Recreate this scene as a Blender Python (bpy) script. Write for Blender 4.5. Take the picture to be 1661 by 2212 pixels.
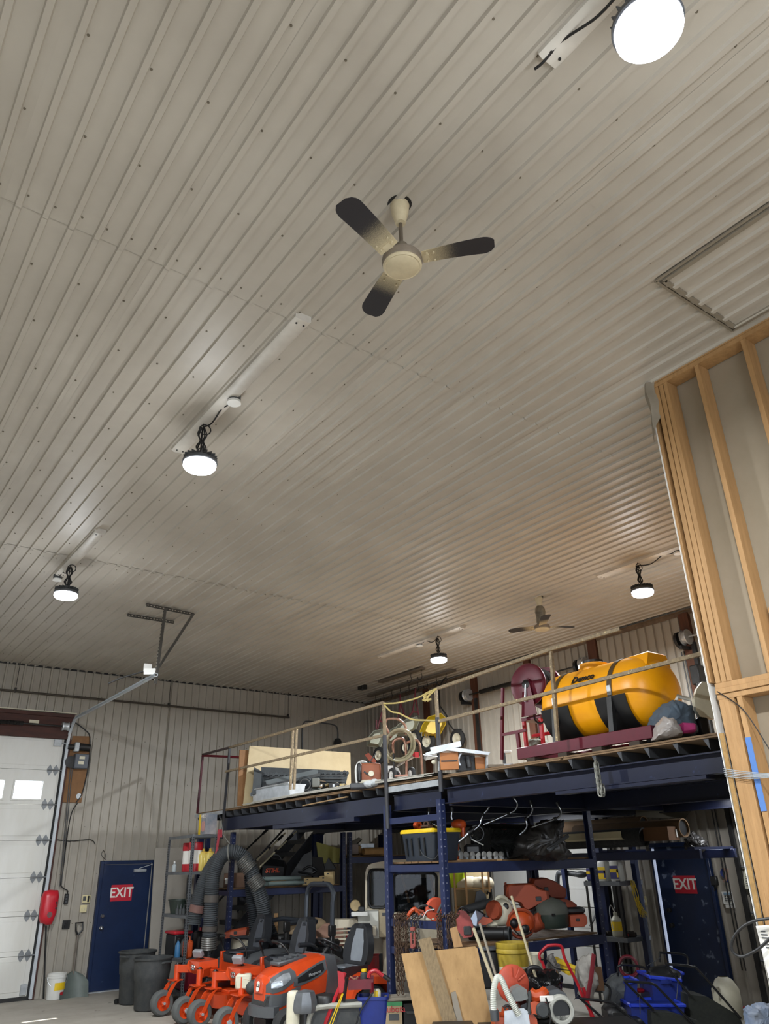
import bpy, math, random
from mathutils import Matrix, Vector, Euler, noise
random.seed(7)
for o in list(bpy.data.objects): bpy.data.objects.remove(o)
scene = bpy.context.scene
COL = scene.collection
PI = math.pi
# ---------------------------------------------------------------- camera
IW, IH = 1661, 2212
FPX = 1630.15
YAW, PITCH, ROLL = 0.641400943, 0.434842091, -0.0272375327
CAM = Vector((0, 0, 1.95))
_f = Vector((math.sin(YAW) * math.cos(PITCH), math.cos(YAW) * math.cos(PITCH), math.sin(PITCH)))
_r = Vector((math.cos(YAW), -math.sin(YAW), 0)); _u = _r.cross(_f)
CR = _r * math.cos(ROLL) + _u * math.sin(ROLL)
CU = -_r * math.sin(ROLL) + _u * math.cos(ROLL)
CF = _f
cd = bpy.data.cameras.new('camera'); cam = bpy.data.objects.new('camera', cd); COL.objects.link(cam)
cd.sensor_fit = 'VERTICAL'; cd.sensor_height = 36; cd.lens = FPX / IH * 36; cd.clip_start = 0.05; cd.clip_end = 200
cam.matrix_world = Matrix(((CR.x, CU.x, -CF.x, CAM.x), (CR.y, CU.y, -CF.y, CAM.y), (CR.z, CU.z, -CF.z, CAM.z), (0, 0, 0, 1)))
scene.camera = cam
# ---------------------------------------------------------------- world, sun, exposure
vs = scene.view_settings
vs.view_transform = 'Standard'; vs.look = 'None'; vs.gamma = 1; vs.use_curve_mapping = False
vs.exposure = 0.0
LAMP_W = 290
w = bpy.data.worlds.new('sky'); scene.world = w; w.use_nodes = True
wb = w.node_tree.nodes['Background']; wb.inputs[0].default_value = (0.80, 0.88, 1.0, 1); wb.inputs[1].default_value = 7.0
sd = bpy.data.lights.new('sun', 'SUN'); sd.energy = 14; sd.angle = 0.009; sd.color = (1, .96, .9)
sun = bpy.data.objects.new('sun', sd); COL.objects.link(sun)
sun.rotation_euler = Vector((0.2, -2.2, -3.3)).to_track_quat('-Z', 'Y').to_euler()

# ---------------------------------------------------------------- helpers
def ray(px, py):
    return CR * ((px - IW / 2) / FPX) - CU * ((py - IH / 2) / FPX) + CF
def A(px, py, ax, val):
    """world point on the plane ax = val seen at photograph pixel (px, py)"""
    i = 'XYZ'.index(ax); d = ray(px, py)
    return CAM + d * ((val - CAM[i]) / d[i])
def V(*a): return Vector(a)
def lin(h):
    h = h.lstrip('#'); c = [int(h[i:i + 2], 16) / 255 for i in (0, 2, 4)]
    return tuple(x / 12.92 if x <= .04045 else ((x + .055) / 1.055) ** 2.4 for x in c) + (1,)

MATS = {}
def mat(name, col, rough=.6, metal=0, col2=None, scale=6, amt=.5, bump=0, bscale=40, coord='Object', stretch=(1, 1, 1), emit=0, alpha=1, trans=0, spec=.5, spots=None, coat=0):
    """procedural material: base colour drifting to col2 by noise, optional spots, fine bump"""
    if name in MATS: return MATS[name]
    m = bpy.data.materials.new(name); MATS[name] = m; m.use_nodes = True
    nt = m.node_tree; N = nt.nodes; L = nt.links; b = N['Principled BSDF']
    b.inputs['Roughness'].default_value = rough; b.inputs['Metallic'].default_value = metal
    b.inputs['Specular IOR Level'].default_value = spec
    if coat: b.inputs['Coat Weight'].default_value = coat
    if trans: b.inputs['Transmission Weight'].default_value = trans
    if alpha < 1: b.inputs['Alpha'].default_value = alpha
    c1 = lin(col); c2 = lin(col2) if col2 else tuple(x * .72 for x in c1[:3]) + (1,)
    tc = N.new('ShaderNodeTexCoord'); mp = N.new('ShaderNodeMapping'); mp.inputs['Scale'].default_value = stretch
    L.new(tc.outputs[coord], mp.inputs['Vector'])
    nz = N.new('ShaderNodeTexNoise'); nz.inputs['Scale'].default_value = scale; nz.inputs['Detail'].default_value = 5; nz.inputs['Roughness'].default_value = .65
    L.new(mp.outputs[0], nz.inputs['Vector'])
    rp = N.new('ShaderNodeMapRange'); rp.inputs['From Min'].default_value = .35; rp.inputs['From Max'].default_value = .75
    rp.inputs['To Min'].default_value = 0; rp.inputs['To Max'].default_value = amt
    L.new(nz.outputs['Fac'], rp.inputs['Value'])
    mx = N.new('ShaderNodeMix'); mx.data_type = 'RGBA'; mx.inputs[6].default_value = c1; mx.inputs[7].default_value = c2
    L.new(rp.outputs[0], mx.inputs[0]); out = mx.outputs[2]
    if spots:  # (colour, scale, threshold)
        n2 = N.new('ShaderNodeTexNoise'); n2.inputs['Scale'].default_value = spots[1]; n2.inputs['Detail'].default_value = 6
        L.new(mp.outputs[0], n2.inputs['Vector'])
        r2 = N.new('ShaderNodeMapRange'); r2.inputs['From Min'].default_value = spots[2]; r2.inputs['From Max'].default_value = spots[2] + .06
        L.new(n2.outputs['Fac'], r2.inputs['Value'])
        m2 = N.new('ShaderNodeMix'); m2.data_type = 'RGBA'; m2.inputs[7].default_value = lin(spots[0])
        L.new(r2.outputs[0], m2.inputs[0]); L.new(out, m2.inputs[6]); out = m2.outputs[2]
    L.new(out, b.inputs['Base Color'])
    if bump:
        n3 = N.new('ShaderNodeTexNoise'); n3.inputs['Scale'].default_value = bscale; n3.inputs['Detail'].default_value = 3
        L.new(mp.outputs[0], n3.inputs['Vector'])
        bp = N.new('ShaderNodeBump'); bp.inputs['Strength'].default_value = bump; bp.inputs['Distance'].default_value = .01
        L.new(n3.outputs['Fac'], bp.inputs['Height']); L.new(bp.outputs[0], b.inputs['Normal'])
    if emit:
        b.inputs['Emission Strength'].default_value = emit; b.inputs['Emission Color'].default_value = c1
    return m

class MB:
    def __init__(s): s.v = []; s.f = []
    def add(s, vs, fs):
        k = len(s.v); s.v += [Vector(p) for p in vs]; s.f += [tuple(i + k for i in f) for f in fs]; return s
    def box(s, c, d, r=None, ch=0):
        c = Vector(c); hx, hy, hz = d[0] / 2, d[1] / 2, d[2] / 2
        R = Euler(r).to_matrix() if r is not None and not isinstance(r, Matrix) else (r or Matrix.Identity(3))
        if not ch:
            P = [(x * hx, y * hy, z * hz) for z in (-1, 1) for y in (-1, 1) for x in (-1, 1)]
            F = [(0, 2, 3, 1), (4, 5, 7, 6), (0, 1, 5, 4), (2, 6, 7, 3), (0, 4, 6, 2), (1, 3, 7, 5)]
        else:
            P = []; idx = {}
            for sx in (-1, 1):
                for sy in (-1, 1):
                    for sz in (-1, 1):
                        for a in range(3):
                            q = [sx * hx, sy * hy, sz * hz]
                            for b in range(3):
                                if b != a: q[b] -= (sx, sy, sz)[b] * ch
                            idx[(sx, sy, sz, a)] = len(P); P.append(q)
            F = []
            for a in range(3):
                b, c2 = (a + 1) % 3, (a + 2) % 3
                for sg in (-1, 1):
                    q = []
                    for (u, w_) in ((-1, -1), (1, -1), (1, 1), (-1, 1)):
                        k = [0, 0, 0]; k[a] = sg; k[b] = u; k[c2] = w_; q.append(idx[(*k, a)])
                    F.append(q if sg > 0 else q[::-1])
                for u in (-1, 1):       # edges along a
                    for w_ in (-1, 1):
                        k0 = [0, 0, 0]; k0[b] = u; k0[c2] = w_; k1 = list(k0); k0[a] = -1; k1[a] = 1
                        q = [idx[(*k0, b)], idx[(*k1, b)], idx[(*k1, c2)], idx[(*k0, c2)]]
                        F.append(q if u * w_ < 0 else q[::-1])
            for sx in (-1, 1):
                for sy in (-1, 1):
                    for sz in (-1, 1):
                        q = [idx[(sx, sy, sz, a)] for a in range(3)]
                        F.append(q if sx * sy * sz > 0 else q[::-1])
        return s.add([c + R @ Vector(p) for p in P], F)
    def bar(s, p, q, w_, h, up=(0, 0, 1), ch=0):
        p, q = Vector(p), Vector(q); d = q - p; L = d.length; z = d / L
        u = Vector(up)
        if abs(u.dot(z)) > .98: u = Vector((1, 0, 0)) if abs(z.x) < .9 else Vector((0, 1, 0))
        x = u.cross(z).normalized(); y = z.cross(x)
        R = Matrix((x, y, z)).transposed()
        return s.box((p + q) / 2, (w_, h, L), R, ch)
    def angle(s, p, q, w_, t, a, b):
        """L-section bar p to q with legs along directions a and b"""
        p, q = Vector(p), Vector(q); a = Vector(a).normalized(); b = Vector(b).normalized()
        sec = [(0, 0), (w_, 0), (w_, t), (t, t), (t, w_), (0, w_)]
        P = [e + a * x + b * y for e in (p, q) for x, y in sec]
        F = [(0, 1, 2, 3), (0, 3, 4, 5), (9, 8, 7, 6), (11, 10, 9, 6)] + [(i, i + 6, (i + 1) % 6 + 6, (i + 1) % 6) for i in range(6)]
        return s.add(P, F)
    def tube(s, pts, r, n=8, closed=False, caps=True, flat=1):
        pts = [Vector(p) for p in pts]; m = len(pts)
        if not isinstance(r, (list, tuple)): r = [r] * m
        T = []
        for i in range(m):
            a = pts[(i - 1) % m] if closed or i else pts[0]; b = pts[(i + 1) % m] if closed or i < m - 1 else pts[-1]
            T.append((b - a).normalized() if (b - a).length > 1e-9 else Vector((0, 0, 1)))
        u = Vector((0, 0, 1)) if abs(T[0].z) < .9 else Vector((1, 0, 0))
        u = (u - T[0] * u.dot(T[0])).normalized(); k = len(s.v)
        for i in range(m):
            u = u - T[i] * u.dot(T[i])
            u = u.normalized() if u.length > 1e-6 else T[i].orthogonal().normalized()
            w_ = T[i].cross(u)
            for j in range(n):
                t = 2 * PI * j / n; s.v.append(pts[i] + (u * math.cos(t) + w_ * math.sin(t) * flat) * r[i])
        for i in range(m if closed else m - 1):
            i2 = (i + 1) % m
            for j in range(n): s.f.append((k + i * n + j, k + i * n + (j + 1) % n, k + i2 * n + (j + 1) % n, k + i2 * n + j))
        if caps and not closed:
            s.f.append(tuple(k + j for j in range(n))[::-1]); s.f.append(tuple(k + (m - 1) * n + j for j in range(n)))
        return s
    def cyl(s, p, q, r, r2=None, n=16): return s.tube([p, q], [r, r if r2 is None else r2], n)
    def lathe(s, prof, o=(0, 0, 0), ax=(0, 0, 1), n=20, ang=2 * PI):
        o = Vector(o); z = Vector(ax).normalized(); x = z.orthogonal().normalized(); y = z.cross(x)
        full = abs(ang - 2 * PI) < 1e-6; nn = n if full else n + 1; k = len(s.v)
        for r, h in prof:
            for j in range(nn):
                t = ang * j / n; s.v.append(o + z * h + (x * math.cos(t) + y * math.sin(t)) * r)
        for i in range(len(prof) - 1):
            for j in range(n):
                a, b = k + i * nn + j, k + i * nn + (j + 1) % nn
                s.f.append((a, b, b + nn, a + nn))
        return s
    def prism(s, poly, o, ux, uy, h):
        """polygon poly (2-D) in the frame o, ux, uy extruded by vector h"""
        o, ux, uy, h = Vector(o), Vector(ux), Vector(uy), Vector(h); n = len(poly)
        P = [o + ux * a + uy * b for a, b in poly]
        if ux.cross(uy).dot(h) < 0: P = P[::-1]
        return s.add(P + [p + h for p in P], [tuple(range(n))[::-1], tuple(range(n, 2 * n))] + [(i, (i + 1) % n, (i + 1) % n + n, i + n) for i in range(n)])
    def ell(s, c, r, rot=None, nu=12, nv=8, pw=1):
        c = Vector(c); R = Euler(rot).to_matrix() if rot is not None else Matrix.Identity(3); k = len(s.v)
        r = r if isinstance(r, (list, tuple)) else (r, r, r)
        sp = lambda t: math.copysign(abs(t) ** pw, t)
        for i in range(nv + 1):
            ph = -PI / 2 + PI * i / nv
            for j in range(nu):
                th = 2 * PI * j / nu
                s.v.append(c + R @ Vector((r[0] * sp(math.cos(ph)) * sp(math.cos(th)), r[1] * sp(math.cos(ph)) * sp(math.sin(th)), r[2] * sp(math.sin(ph)))))
        for i in range(nv):
            for j in range(nu): s.f.append((k + i * nu + j, k + i * nu + (j + 1) % nu, k + (i + 1) * nu + (j + 1) % nu, k + (i + 1) * nu + j))
        return s
    def torus(s, c, R_, r, ax=(0, 0, 1), n=20, m=8, a0=0, a1=2 * PI, sx=1):
        c = Vector(c); z = Vector(ax).normalized(); x = z.orthogonal().normalized(); y = z.cross(x)
        full = abs(a1 - a0 - 2 * PI) < 1e-6
        pts = [c + (x * math.cos(t) * sx + y * math.sin(t)) * R_ for t in [a0 + (a1 - a0) * i / n for i in range(n if full else n + 1)]]
        return s.tube(pts, r, m, closed=full)
    def loft(s, rings, cap=True):
        k = len(s.v); n = len(rings[0])
        for rg in rings: s.v += [Vector(p) for p in rg]
        for i in range(len(rings) - 1):
            for j in range(n): s.f.append((k + i * n + j, k + i * n + (j + 1) % n, k + (i + 1) * n + (j + 1) % n, k + (i + 1) * n + j))
        if cap: s.f.append(tuple(k + j for j in range(n))[::-1]); s.f.append(tuple(k + (len(rings) - 1) * n + j for j in range(n)))
        return s
    def grid(s, fn, nu, nv, th=0):
        """sheet fn(u,v) with optional thickness th along fn normals (z)"""
        k = len(s.v)
        for i in range(nu + 1):
            for j in range(nv + 1): s.v.append(Vector(fn(i / nu, j / nv)))
        for i in range(nu):
            for j in range(nv):
                a = k + i * (nv + 1) + j; s.f.append((a, a + nv + 1, a + nv + 2, a + 1))
        return s
    def crumple(s, amt, fr=6, seed=0):
        s.v = [p + noise.noise_vector(p * fr + Vector((seed, 0, 0))) * amt for p in s.v]; return s
    def xf(s, M): s.v = [M @ p for p in s.v]; return s

WM = {}
def thing(name, label, cat, loc=(0, 0, 0), rz=0, group=None, kind=None):
    o = bpy.data.objects.new(name, None); COL.objects.link(o); o.empty_display_size = .1
    o.location = loc; o.rotation_euler = (0, 0, rz)
    WM[o] = Matrix.Translation(Vector(loc)) @ Matrix.Rotation(rz, 4, 'Z')
    tag(o, label, cat, group, kind); return o
def tag(o, label=None, cat=None, group=None, kind=None):
    if label: o['label'] = label
    if cat: o['category'] = cat
    if group: o['group'] = group
    if kind: o['kind'] = kind
    return o
def mesh(mb, name, m, ang=38):
    me = bpy.data.meshes.new(name); me.from_pydata([tuple(p) for p in mb.v], [], mb.f); me.materials.append(m)
    me.validate(); me.polygons.foreach_set('use_smooth', [True] * len(me.polygons)); me.update()
    me.set_sharp_from_angle(angle=math.radians(ang)); return me
def part(mb, name, m, parent, world=True, label=None, kind=None, ang=38):
    M = WM[parent]
    if world: I = M.inverted(); mb.v = [I @ p for p in mb.v]
    o = bpy.data.objects.new(name, mesh(mb, name, m, ang)); COL.objects.link(o); o.parent = parent; WM[o] = M
    if label: o['label'] = label
    if kind: o['kind'] = kind
    return o
def solo(mb, name, m, label, cat, group=None, kind=None, ang=38, base=None):
    """a thing that is one mesh, origin at its base"""
    if base is None:
        n = len(mb.v); base = Vector((sum(p.x for p in mb.v) / n, sum(p.y for p in mb.v) / n, min(p.z for p in mb.v)))
    mb.v = [p - base for p in mb.v]
    o = bpy.data.objects.new(name, mesh(mb, name, m, ang)); COL.objects.link(o); o.location = base
    WM[o] = Matrix.Translation(base); tag(o, label, cat, group, kind); return o
def inst(me, name, parent, loc=(0, 0, 0), rot=(0, 0, 0), scl=(1, 1, 1)):
    o = bpy.data.objects.new(name, me); COL.objects.link(o); o.parent = parent
    o.location = loc; o.rotation_euler = rot; o.scale = scl; WM[o] = WM[parent]; return o
def dup(root, loc, rz=0, label=None, group=None):
    def rec(o, par):
        c = o.copy(); COL.objects.link(c)
        if par: c.parent = par
        for ch in list(o.children): rec(ch, c)
        return c
    r = rec(root, None); r.location = loc; r.rotation_euler = (0, 0, rz)
    WM[r] = Matrix.Translation(Vector(loc)) @ Matrix.Rotation(rz, 4, 'Z')
    if label: r['label'] = label
    if group: r['group'] = group
    return r
def text(s, size, o, ux, uy, m, parent, name='lettering', ext=.002, shear=0, sx=1, bold=0):
    """flat lettering centred at o, reading along ux, up along uy"""
    c = bpy.data.curves.new('t', 'FONT'); c.body = s; c.size = size; c.align_x = 'CENTER'; c.align_y = 'CENTER'; c.extrude = ext; c.shear = shear; c.offset = bold; c.resolution_u = 3
    t = bpy.data.objects.new('t', c); COL.objects.link(t)
    dg = bpy.context.evaluated_depsgraph_get(); me = bpy.data.meshes.new_from_object(t.evaluated_get(dg))
    bpy.data.objects.remove(t)
    ux = Vector(ux).normalized(); uy = Vector(uy).normalized(); uz = ux.cross(uy); o = Vector(o)
    M = Matrix(((ux.x * sx, uy.x, uz.x, o.x), (ux.y * sx, uy.y, uz.y, o.y), (ux.z * sx, uy.z, uz.z, o.z), (0, 0, 0, 1)))
    me.transform(WM[parent].inverted() @ M); me.materials.clear(); me.materials.append(m); me.name = name
    ob = bpy.data.objects.new(name, me); COL.objects.link(ob); ob.parent = parent; WM[ob] = WM[parent]; return ob
def arc(c, r, a0, a1, n, ux, uy):
    c, ux, uy = Vector(c), Vector(ux), Vector(uy)
    return [c + (ux * math.cos(a0 + (a1 - a0) * i / n) + uy * math.sin(a0 + (a1 - a0) * i / n)) * r for i in range(n + 1)]
def spline(pts, k=6):
    """Catmull-Rom through pts"""
    P = [Vector(p) for p in pts]; P = [P[0] * 2 - P[1]] + P + [P[-1] * 2 - P[-2]]; out = []
    for i in range(1, len(P) - 2):
        for j in range(k):
            t = j / k; a, b, c, d = P[i - 1:i + 3]
            out.append(.5 * ((2 * b) + (c - a) * t + (2 * a - 5 * b + 4 * c - d) * t * t + (3 * b - a - 3 * c + d) * t ** 3))
    return out + [P[-2]]
def rrect(w_, h, r, n=4):
    """rounded rectangle outline, centred"""
    out = []
    for cx, cy, a in ((w_ / 2 - r, h / 2 - r, 0), (-w_ / 2 + r, h / 2 - r, PI / 2), (-w_ / 2 + r, -h / 2 + r, PI), (w_ / 2 - r, -h / 2 + r, 1.5 * PI)):
        out += [(cx + r * math.cos(a + PI / 2 * i / n), cy + r * math.sin(a + PI / 2 * i / n)) for i in range(n + 1)]
    return out

HR = Vector((math.cos(YAW), -math.sin(YAW), 0)); HD = Vector((math.sin(YAW), math.cos(YAW), 0)); UZ = Vector((0, 0, 1))
def PL(o):
    """upright plane through world point o squarely facing the aisle: q(px, py, d) gives the point seen at that pixel, pushed back d metres"""
    o = Vector(o)
    def q(px, py, d=0):
        r = ray(px, py); p = CAM + r * ((o - CAM).dot(HD) / r.dot(HD)); return p + HD * d
    return q
# ---------------------------------------------------------------- materials
CEILM = mat('ceiling_metal', '#b9b3a8', .45, 0, '#9a9286', .8, .6, spots=('#857b6e', 1.1, .69))
WALLM = mat('wall_metal', '#a29c91', .45, 0, '#857f74', 1.1, .6)
CONC = mat('concrete', '#aaa59b', .75, 0, '#8d877c', 1.6, .8, bump=.15, bscale=30, spots=('#6f6a62', 5, .68))
WHITE = mat('white_paint', '#dcdcd8', .45, 0, '#bdbcb4', 3, .5)
DOORW = mat('door_white', '#d6d6d2', .4, 0, '#b9b6aa', 2, .5, stretch=(1, 1, .25))
BLUE = mat('blue_paint', '#161c33', .36, 0, '#0f1426', 5, .6, spots=('#2a3350', 14, .66))
DBLUE = mat('door_blue', '#17284a', .35, 0, '#101d38', 4, .6, spots=('#56647f', 9, .70))
RACKB = mat('rack_blue', '#222c50', .4, 0, '#161d38', 6, .7, spots=('#5a6072', 30, .71))
WOODB = mat('brown_wood', '#5a3420', .7, 0, '#3c2114', 6, .7, stretch=(6, 6, .6), bump=.2)
RUSTB = mat('rusty_brown_beam', '#4c2b23', .75, 0, '#2c1c1a', 5, .8, stretch=(.6, 3, 3))
PINE = mat('pine_stud', '#ae8759', .65, 0, '#8d6a40', 5, .8, stretch=(5, 5, .5), bump=.12, spots=('#7d5026', 8, .74))
PLY = mat('plywood', '#ae8a58', .65, 0, '#8c6a3c', 3, .8, stretch=(3, 3, 1), spots=('#6d4a26', 11, .70))
PLYP = mat('pale_plywood', '#b9a884', .6, 0, '#a18f6a', 3, .6)
OSB = mat('orange_board', '#86603a', .7, 0, '#6b4828', 7, .8)
DRY = mat('drywall_back', '#9b8f7c', .85, 0, '#857962', 1.5, .6)
GALV = mat('galvanised', '#c3c8cc', .35, .45, '#9aa0a4', 9, .8)
STEEL = mat('dark_steel', '#3a3a3a', .45, .6, '#232323', 12, .6)
CHROME = mat('chrome', '#d8d8d8', .18, 1, '#aaaaaa', 8, .3)
GREYM = mat('grey_steel_shelf', '#74787c', .45, .5, '#55585b', 10, .6)
RUST = mat('rusty_rail', '#97876c', .75, .1, '#655544', 25, .9, spots=('#c7b58c', 30, .62))
BLACK = mat('black_plastic', '#17181a', .45, 0, '#0e0f10', 8, .6)
RUBBER = mat('black_rubber', '#232426', .8, 0, '#3a3a38', 9, .6)
GREYP = mat('grey_plastic', '#4a4d50', .5, 0, '#38393b', 8, .6)
RED = mat('red_paint', '#b3202c', .35, 0, '#8e1a22', 6, .5)
DRED = mat('dark_red_paint', '#6d1524', .4, 0, '#4d0f1a', 8, .6)
ORANGE = mat('orange_paint', '#d2481a', .32, 0, '#b83a10', 6, .5, coat=.3)
ORANGEP = mat('orange_plastic', '#ba4a1d', .45, 0, '#963b17', 7, .6)
FADED = mat('faded_orange_plastic', '#97412400'[:7], .6, 0, '#7a331d', 5, .7, spots=('#6d3422', 12, .7))
CREAM = mat('cream_plastic', '#d8d3bd', .5, 0, '#b9b39b', 7, .6)
BEIGE = mat('beige_machine_paint', '#cfc5ae', .42, 0, '#b3a88f', 4, .6)
YEL = mat('yellow_tank_plastic', '#f6a90a', .38, 0, '#e08c04', 1.6, .7)
YELP = mat('yellow_plastic', '#e6c21c', .45, 0, '#c9a512', 6, .6)
BLUEP = mat('blue_plastic', '#1d3184', .45, 0, '#162568', 6, .6)
GREEN = mat('dark_green_plastic', '#28332c', .5, 0, '#1c2420', 6, .6)
CARD = mat('cardboard', '#a9814f', .8, 0, '#8a663b', 5, .6)
PAPER = mat('paper', '#e8e6df', .8, 0, '#d2cfc4', 6, .4)
TEXTW = mat('white_lettering', '#e9e4dc', .6)
TEXTK = mat('black_lettering', '#15120e', .6)
GLASSD = mat('dark_glass', '#0c1114', .03, 0, '#14191c', 3, .4, alpha=.75, spec=.2)
PANE = mat('window_glass', '#e8f2ff', .05, 0, '#dde8f5', 2, .2, alpha=.08)
DUST = mat('dusty_dark_plastic', '#35383a', .7, 0, '#4b4c4a', 14, .8)
ROPE = mat('yellow_rope', '#cdbb78', .8, 0, '#a8965a', 40, .6)
HOSE = mat('brown_hose', '#8c7a5c', .5, 0, '#6a5a42', 12, .6)
# ---------------------------------------------------------------- room shell
HC = 5.60; YW = 15.71; XW = 11.0; X0 = -4.6; Y0 = -4.2
PIT = .1545; WP = .163
def ribs(mb, u0, u1, w0, w1, fr, pitch, phase, h=.02, b=.046, t=.032, holes=()):
    """ribbed metal sheet over u0..u1, w0..w1; fr(u, w, d) maps to world"""
    us = [(u0, 0)]; k = math.floor((u0 - phase) / pitch) - 1
    while True:
        c = phase + k * pitch; k += 1
        if c - b / 2 > u1: break
        if c + b / 2 < u0: continue
        for du, d in ((-b / 2, 0), (-t / 2, h), (t / 2, h), (b / 2, 0)):
            if u0 < c + du < u1: us.append((c + du, d))
        if c + b / 2 > u1: break
    us.append((u1, us[-1][1] if us[-1][1] else 0))
    for hs in holes:
        for e in hs[:2]:
            if u0 < e < u1: us.append((e, 0))
    us.sort()
    for (ua, da), (ub, db) in zip(us, us[1:]):
        if ub - ua < 1e-6: continue
        iv = [(w0, w1)]
        for ha, hb, wa, wb in holes:
            if ha - 1e-6 <= (ua + ub) / 2 <= hb + 1e-6:
                iv = [q for p0, p1 in iv for q in ((p0, min(p1, wa)), (max(p0, wb), p1)) if q[1] - q[0] > 1e-4]
        for wa, wb in iv:
            mb.add([fr(ua, wa, da), fr(ub, wa, db), fr(ub, wb, db), fr(ua, wb, da)], [(0, 1, 2, 3)])
    return mb
def backing(u0, u1, w0, w1, fr, holes, th=.1):
    mb = MB(); us = sorted({u0, u1, *[e for h in holes for e in h[:2]]}); 
    for ua, ub in zip(us, us[1:]):
        iv = [(w0, w1)]
        for ha, hb, wa, wb in holes:
            if ha <= (ua + ub) / 2 <= hb: iv = [q for p0, p1 in iv for q in ((p0, min(p1, wa)), (max(p0, wb), p1)) if q[1] - q[0] > 1e-4]
        for wa, wb in iv:
            P = [fr(u, w_, d) for d in (-.012, -th) for u, w_ in ((ua, wa), (ub, wa), (ub, wb), (ua, wb))]
            mb.add(P, [(0, 1, 2, 3), (7, 6, 5, 4), (0, 4, 5, 1), (1, 5, 6, 2), (2, 6, 7, 3), (3, 7, 4, 0)])
    return mb
def struct(mb, name, m, label=None):
    o = solo(mb, name, m, label, None, kind='structure', base=Vector((0, 0, 0))); return o
fl = MB(); fl.box((3.2, 5.75, -.1), (15.8, 20.1, .2)); struct(fl, 'floor', CONC, 'grey concrete shop floor')
# ceiling with its ribbed steel panels
cf = lambda u, w_, d: V(u, w_, HC - d)
ceil = struct(MB().box((3.2, 5.75, HC + .06), (15.8, 20.1, .08)), 'ceiling', CEILM, 'ceiling of ribbed off-white steel panels')
SEAMS = [(-4.2, -1.653), (-1.65, 3.946), (3.951, 9.548), (9.553, 15.0), (15.005, YW)]
PW = 6 * PIT; k0 = math.floor((X0 - .18) / PW)
for r, (ya, yb) in enumerate(SEAMS):
    me = mesh(ribs(MB(), 0, PW, ya, yb, cf, PIT, .259 - .18), 'ceiling_panel', CEILM, 20)
    for k in range(k0, 99):
        x = .18 + k * PW
        if x > XW: break
        o = inst(me, 'ceiling_panel', ceil, (x, 0, -.0015 * (k % 2) - .003 * (r % 2)))
# screw heads, staggered rows
sc = MB(); y = -1.5; row = 0
for row in range(30):
    y = .30 + .59 * row
    if y > YW - .1: break
    near = min(abs(y - s_) for s_ in (3.95, 9.55, 15.0)) < .2
    for k in range(-30, 70):
        x = .291 + k * PIT
        if x < -1.5 or x > XW - .05 or ((k + row) % 2 and not near): continue
        sc.lathe([(0, -.008), (.007, -.008), (.008, 0)], (x, y + random.uniform(-.012, .012), HC), n=6)
part(sc, 'screw_heads', mat('screw_head', '#6b6355', .6), ceil, kind='stuff')
# back wall
WBH = [(.2, 3.95, 0, 4.25), (4.87, 5.93, 0, 2.11)]
bf = lambda u, w_, d: V(u, YW - d, w_)
wb_ = struct(backing(X0, XW + .1, 0, HC + .1, bf, WBH), 'wall_back', WALLM, 'end wall of ribbed beige steel panels')
k = 0; x = X0
while x < XW:
    x1 = min(x + 6 * WP, XW)
    part(ribs(MB(), x, x1, 0, HC, bf, WP, .06, .03, .05, .03, holes=WBH), 'wall_panel', WALLM, wb_, ang=20); x = x1
ws = MB()
for z in (.3, 1.1, 1.9, 2.7, 3.5, 4.3, 5.1):
    for k in range(17, 66, 2):
        x = .06 + (k + .5 * 0) * WP + .045
        if any(a < x < b and c < z < d for a, b, c, d in WBH): continue
        ws.lathe([(0, .008), (.007, .008), (.008, 0)], (x, YW, z), (0, -1, 0), n=6)
part(ws, 'screw_heads', MATS['screw_head'], wb_, kind='stuff')
# right wall
DR = (7.0, 7.98, 0, 2.12)           # exit door opening
WRH = [DR, (8.78, 11.62, 0, 2.95), (2.9, 6.52, 0, 2.95)]
rf = lambda u, w_, d: V(XW - d, u, w_)
wr_ = struct(backing(Y0, YW + .1, 0, HC + .1, rf, WRH), 'wall_right', WALLM, 'side wall of ribbed beige steel panels')
y = YW
while y > Y0:
    y1 = max(y - 6 * WP, Y0)
    part(ribs(MB(), y1, y, 0, HC, rf, WP, .1, .03, .05, .03, holes=WRH), 'wall_panel', WALLM, wr_, ang=20); y = y1
ASSUMED_DOOR = (-4.2, 3.4, 0, 4.2)   # assumed open door in the unseen rear wall, added to let daylight in
struct(MB().box((X0 - .05, 5.75, 2.8), (.1, 20.1, 5.8)), 'wall_left', WALLM)
struct(MB().box((0, Y0 - 6.1, -.12), (16, 12, .2)), 'assumed_apron', CONC, 'added concrete apron outside the assumed rear door, out of view')  # unseen ground, added so no sky light enters from below
struct(backing(X0 - .1, XW + .1, 0, HC + .1, lambda u, w_, d: V(u, Y0 + d, w_), [ASSUMED_DOOR]), 'wall_rear', WALLM, 'unseen rear wall with an assumed open door, added for daylight')  # doorway is assumed, added as daylight fill from behind the camera
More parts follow.
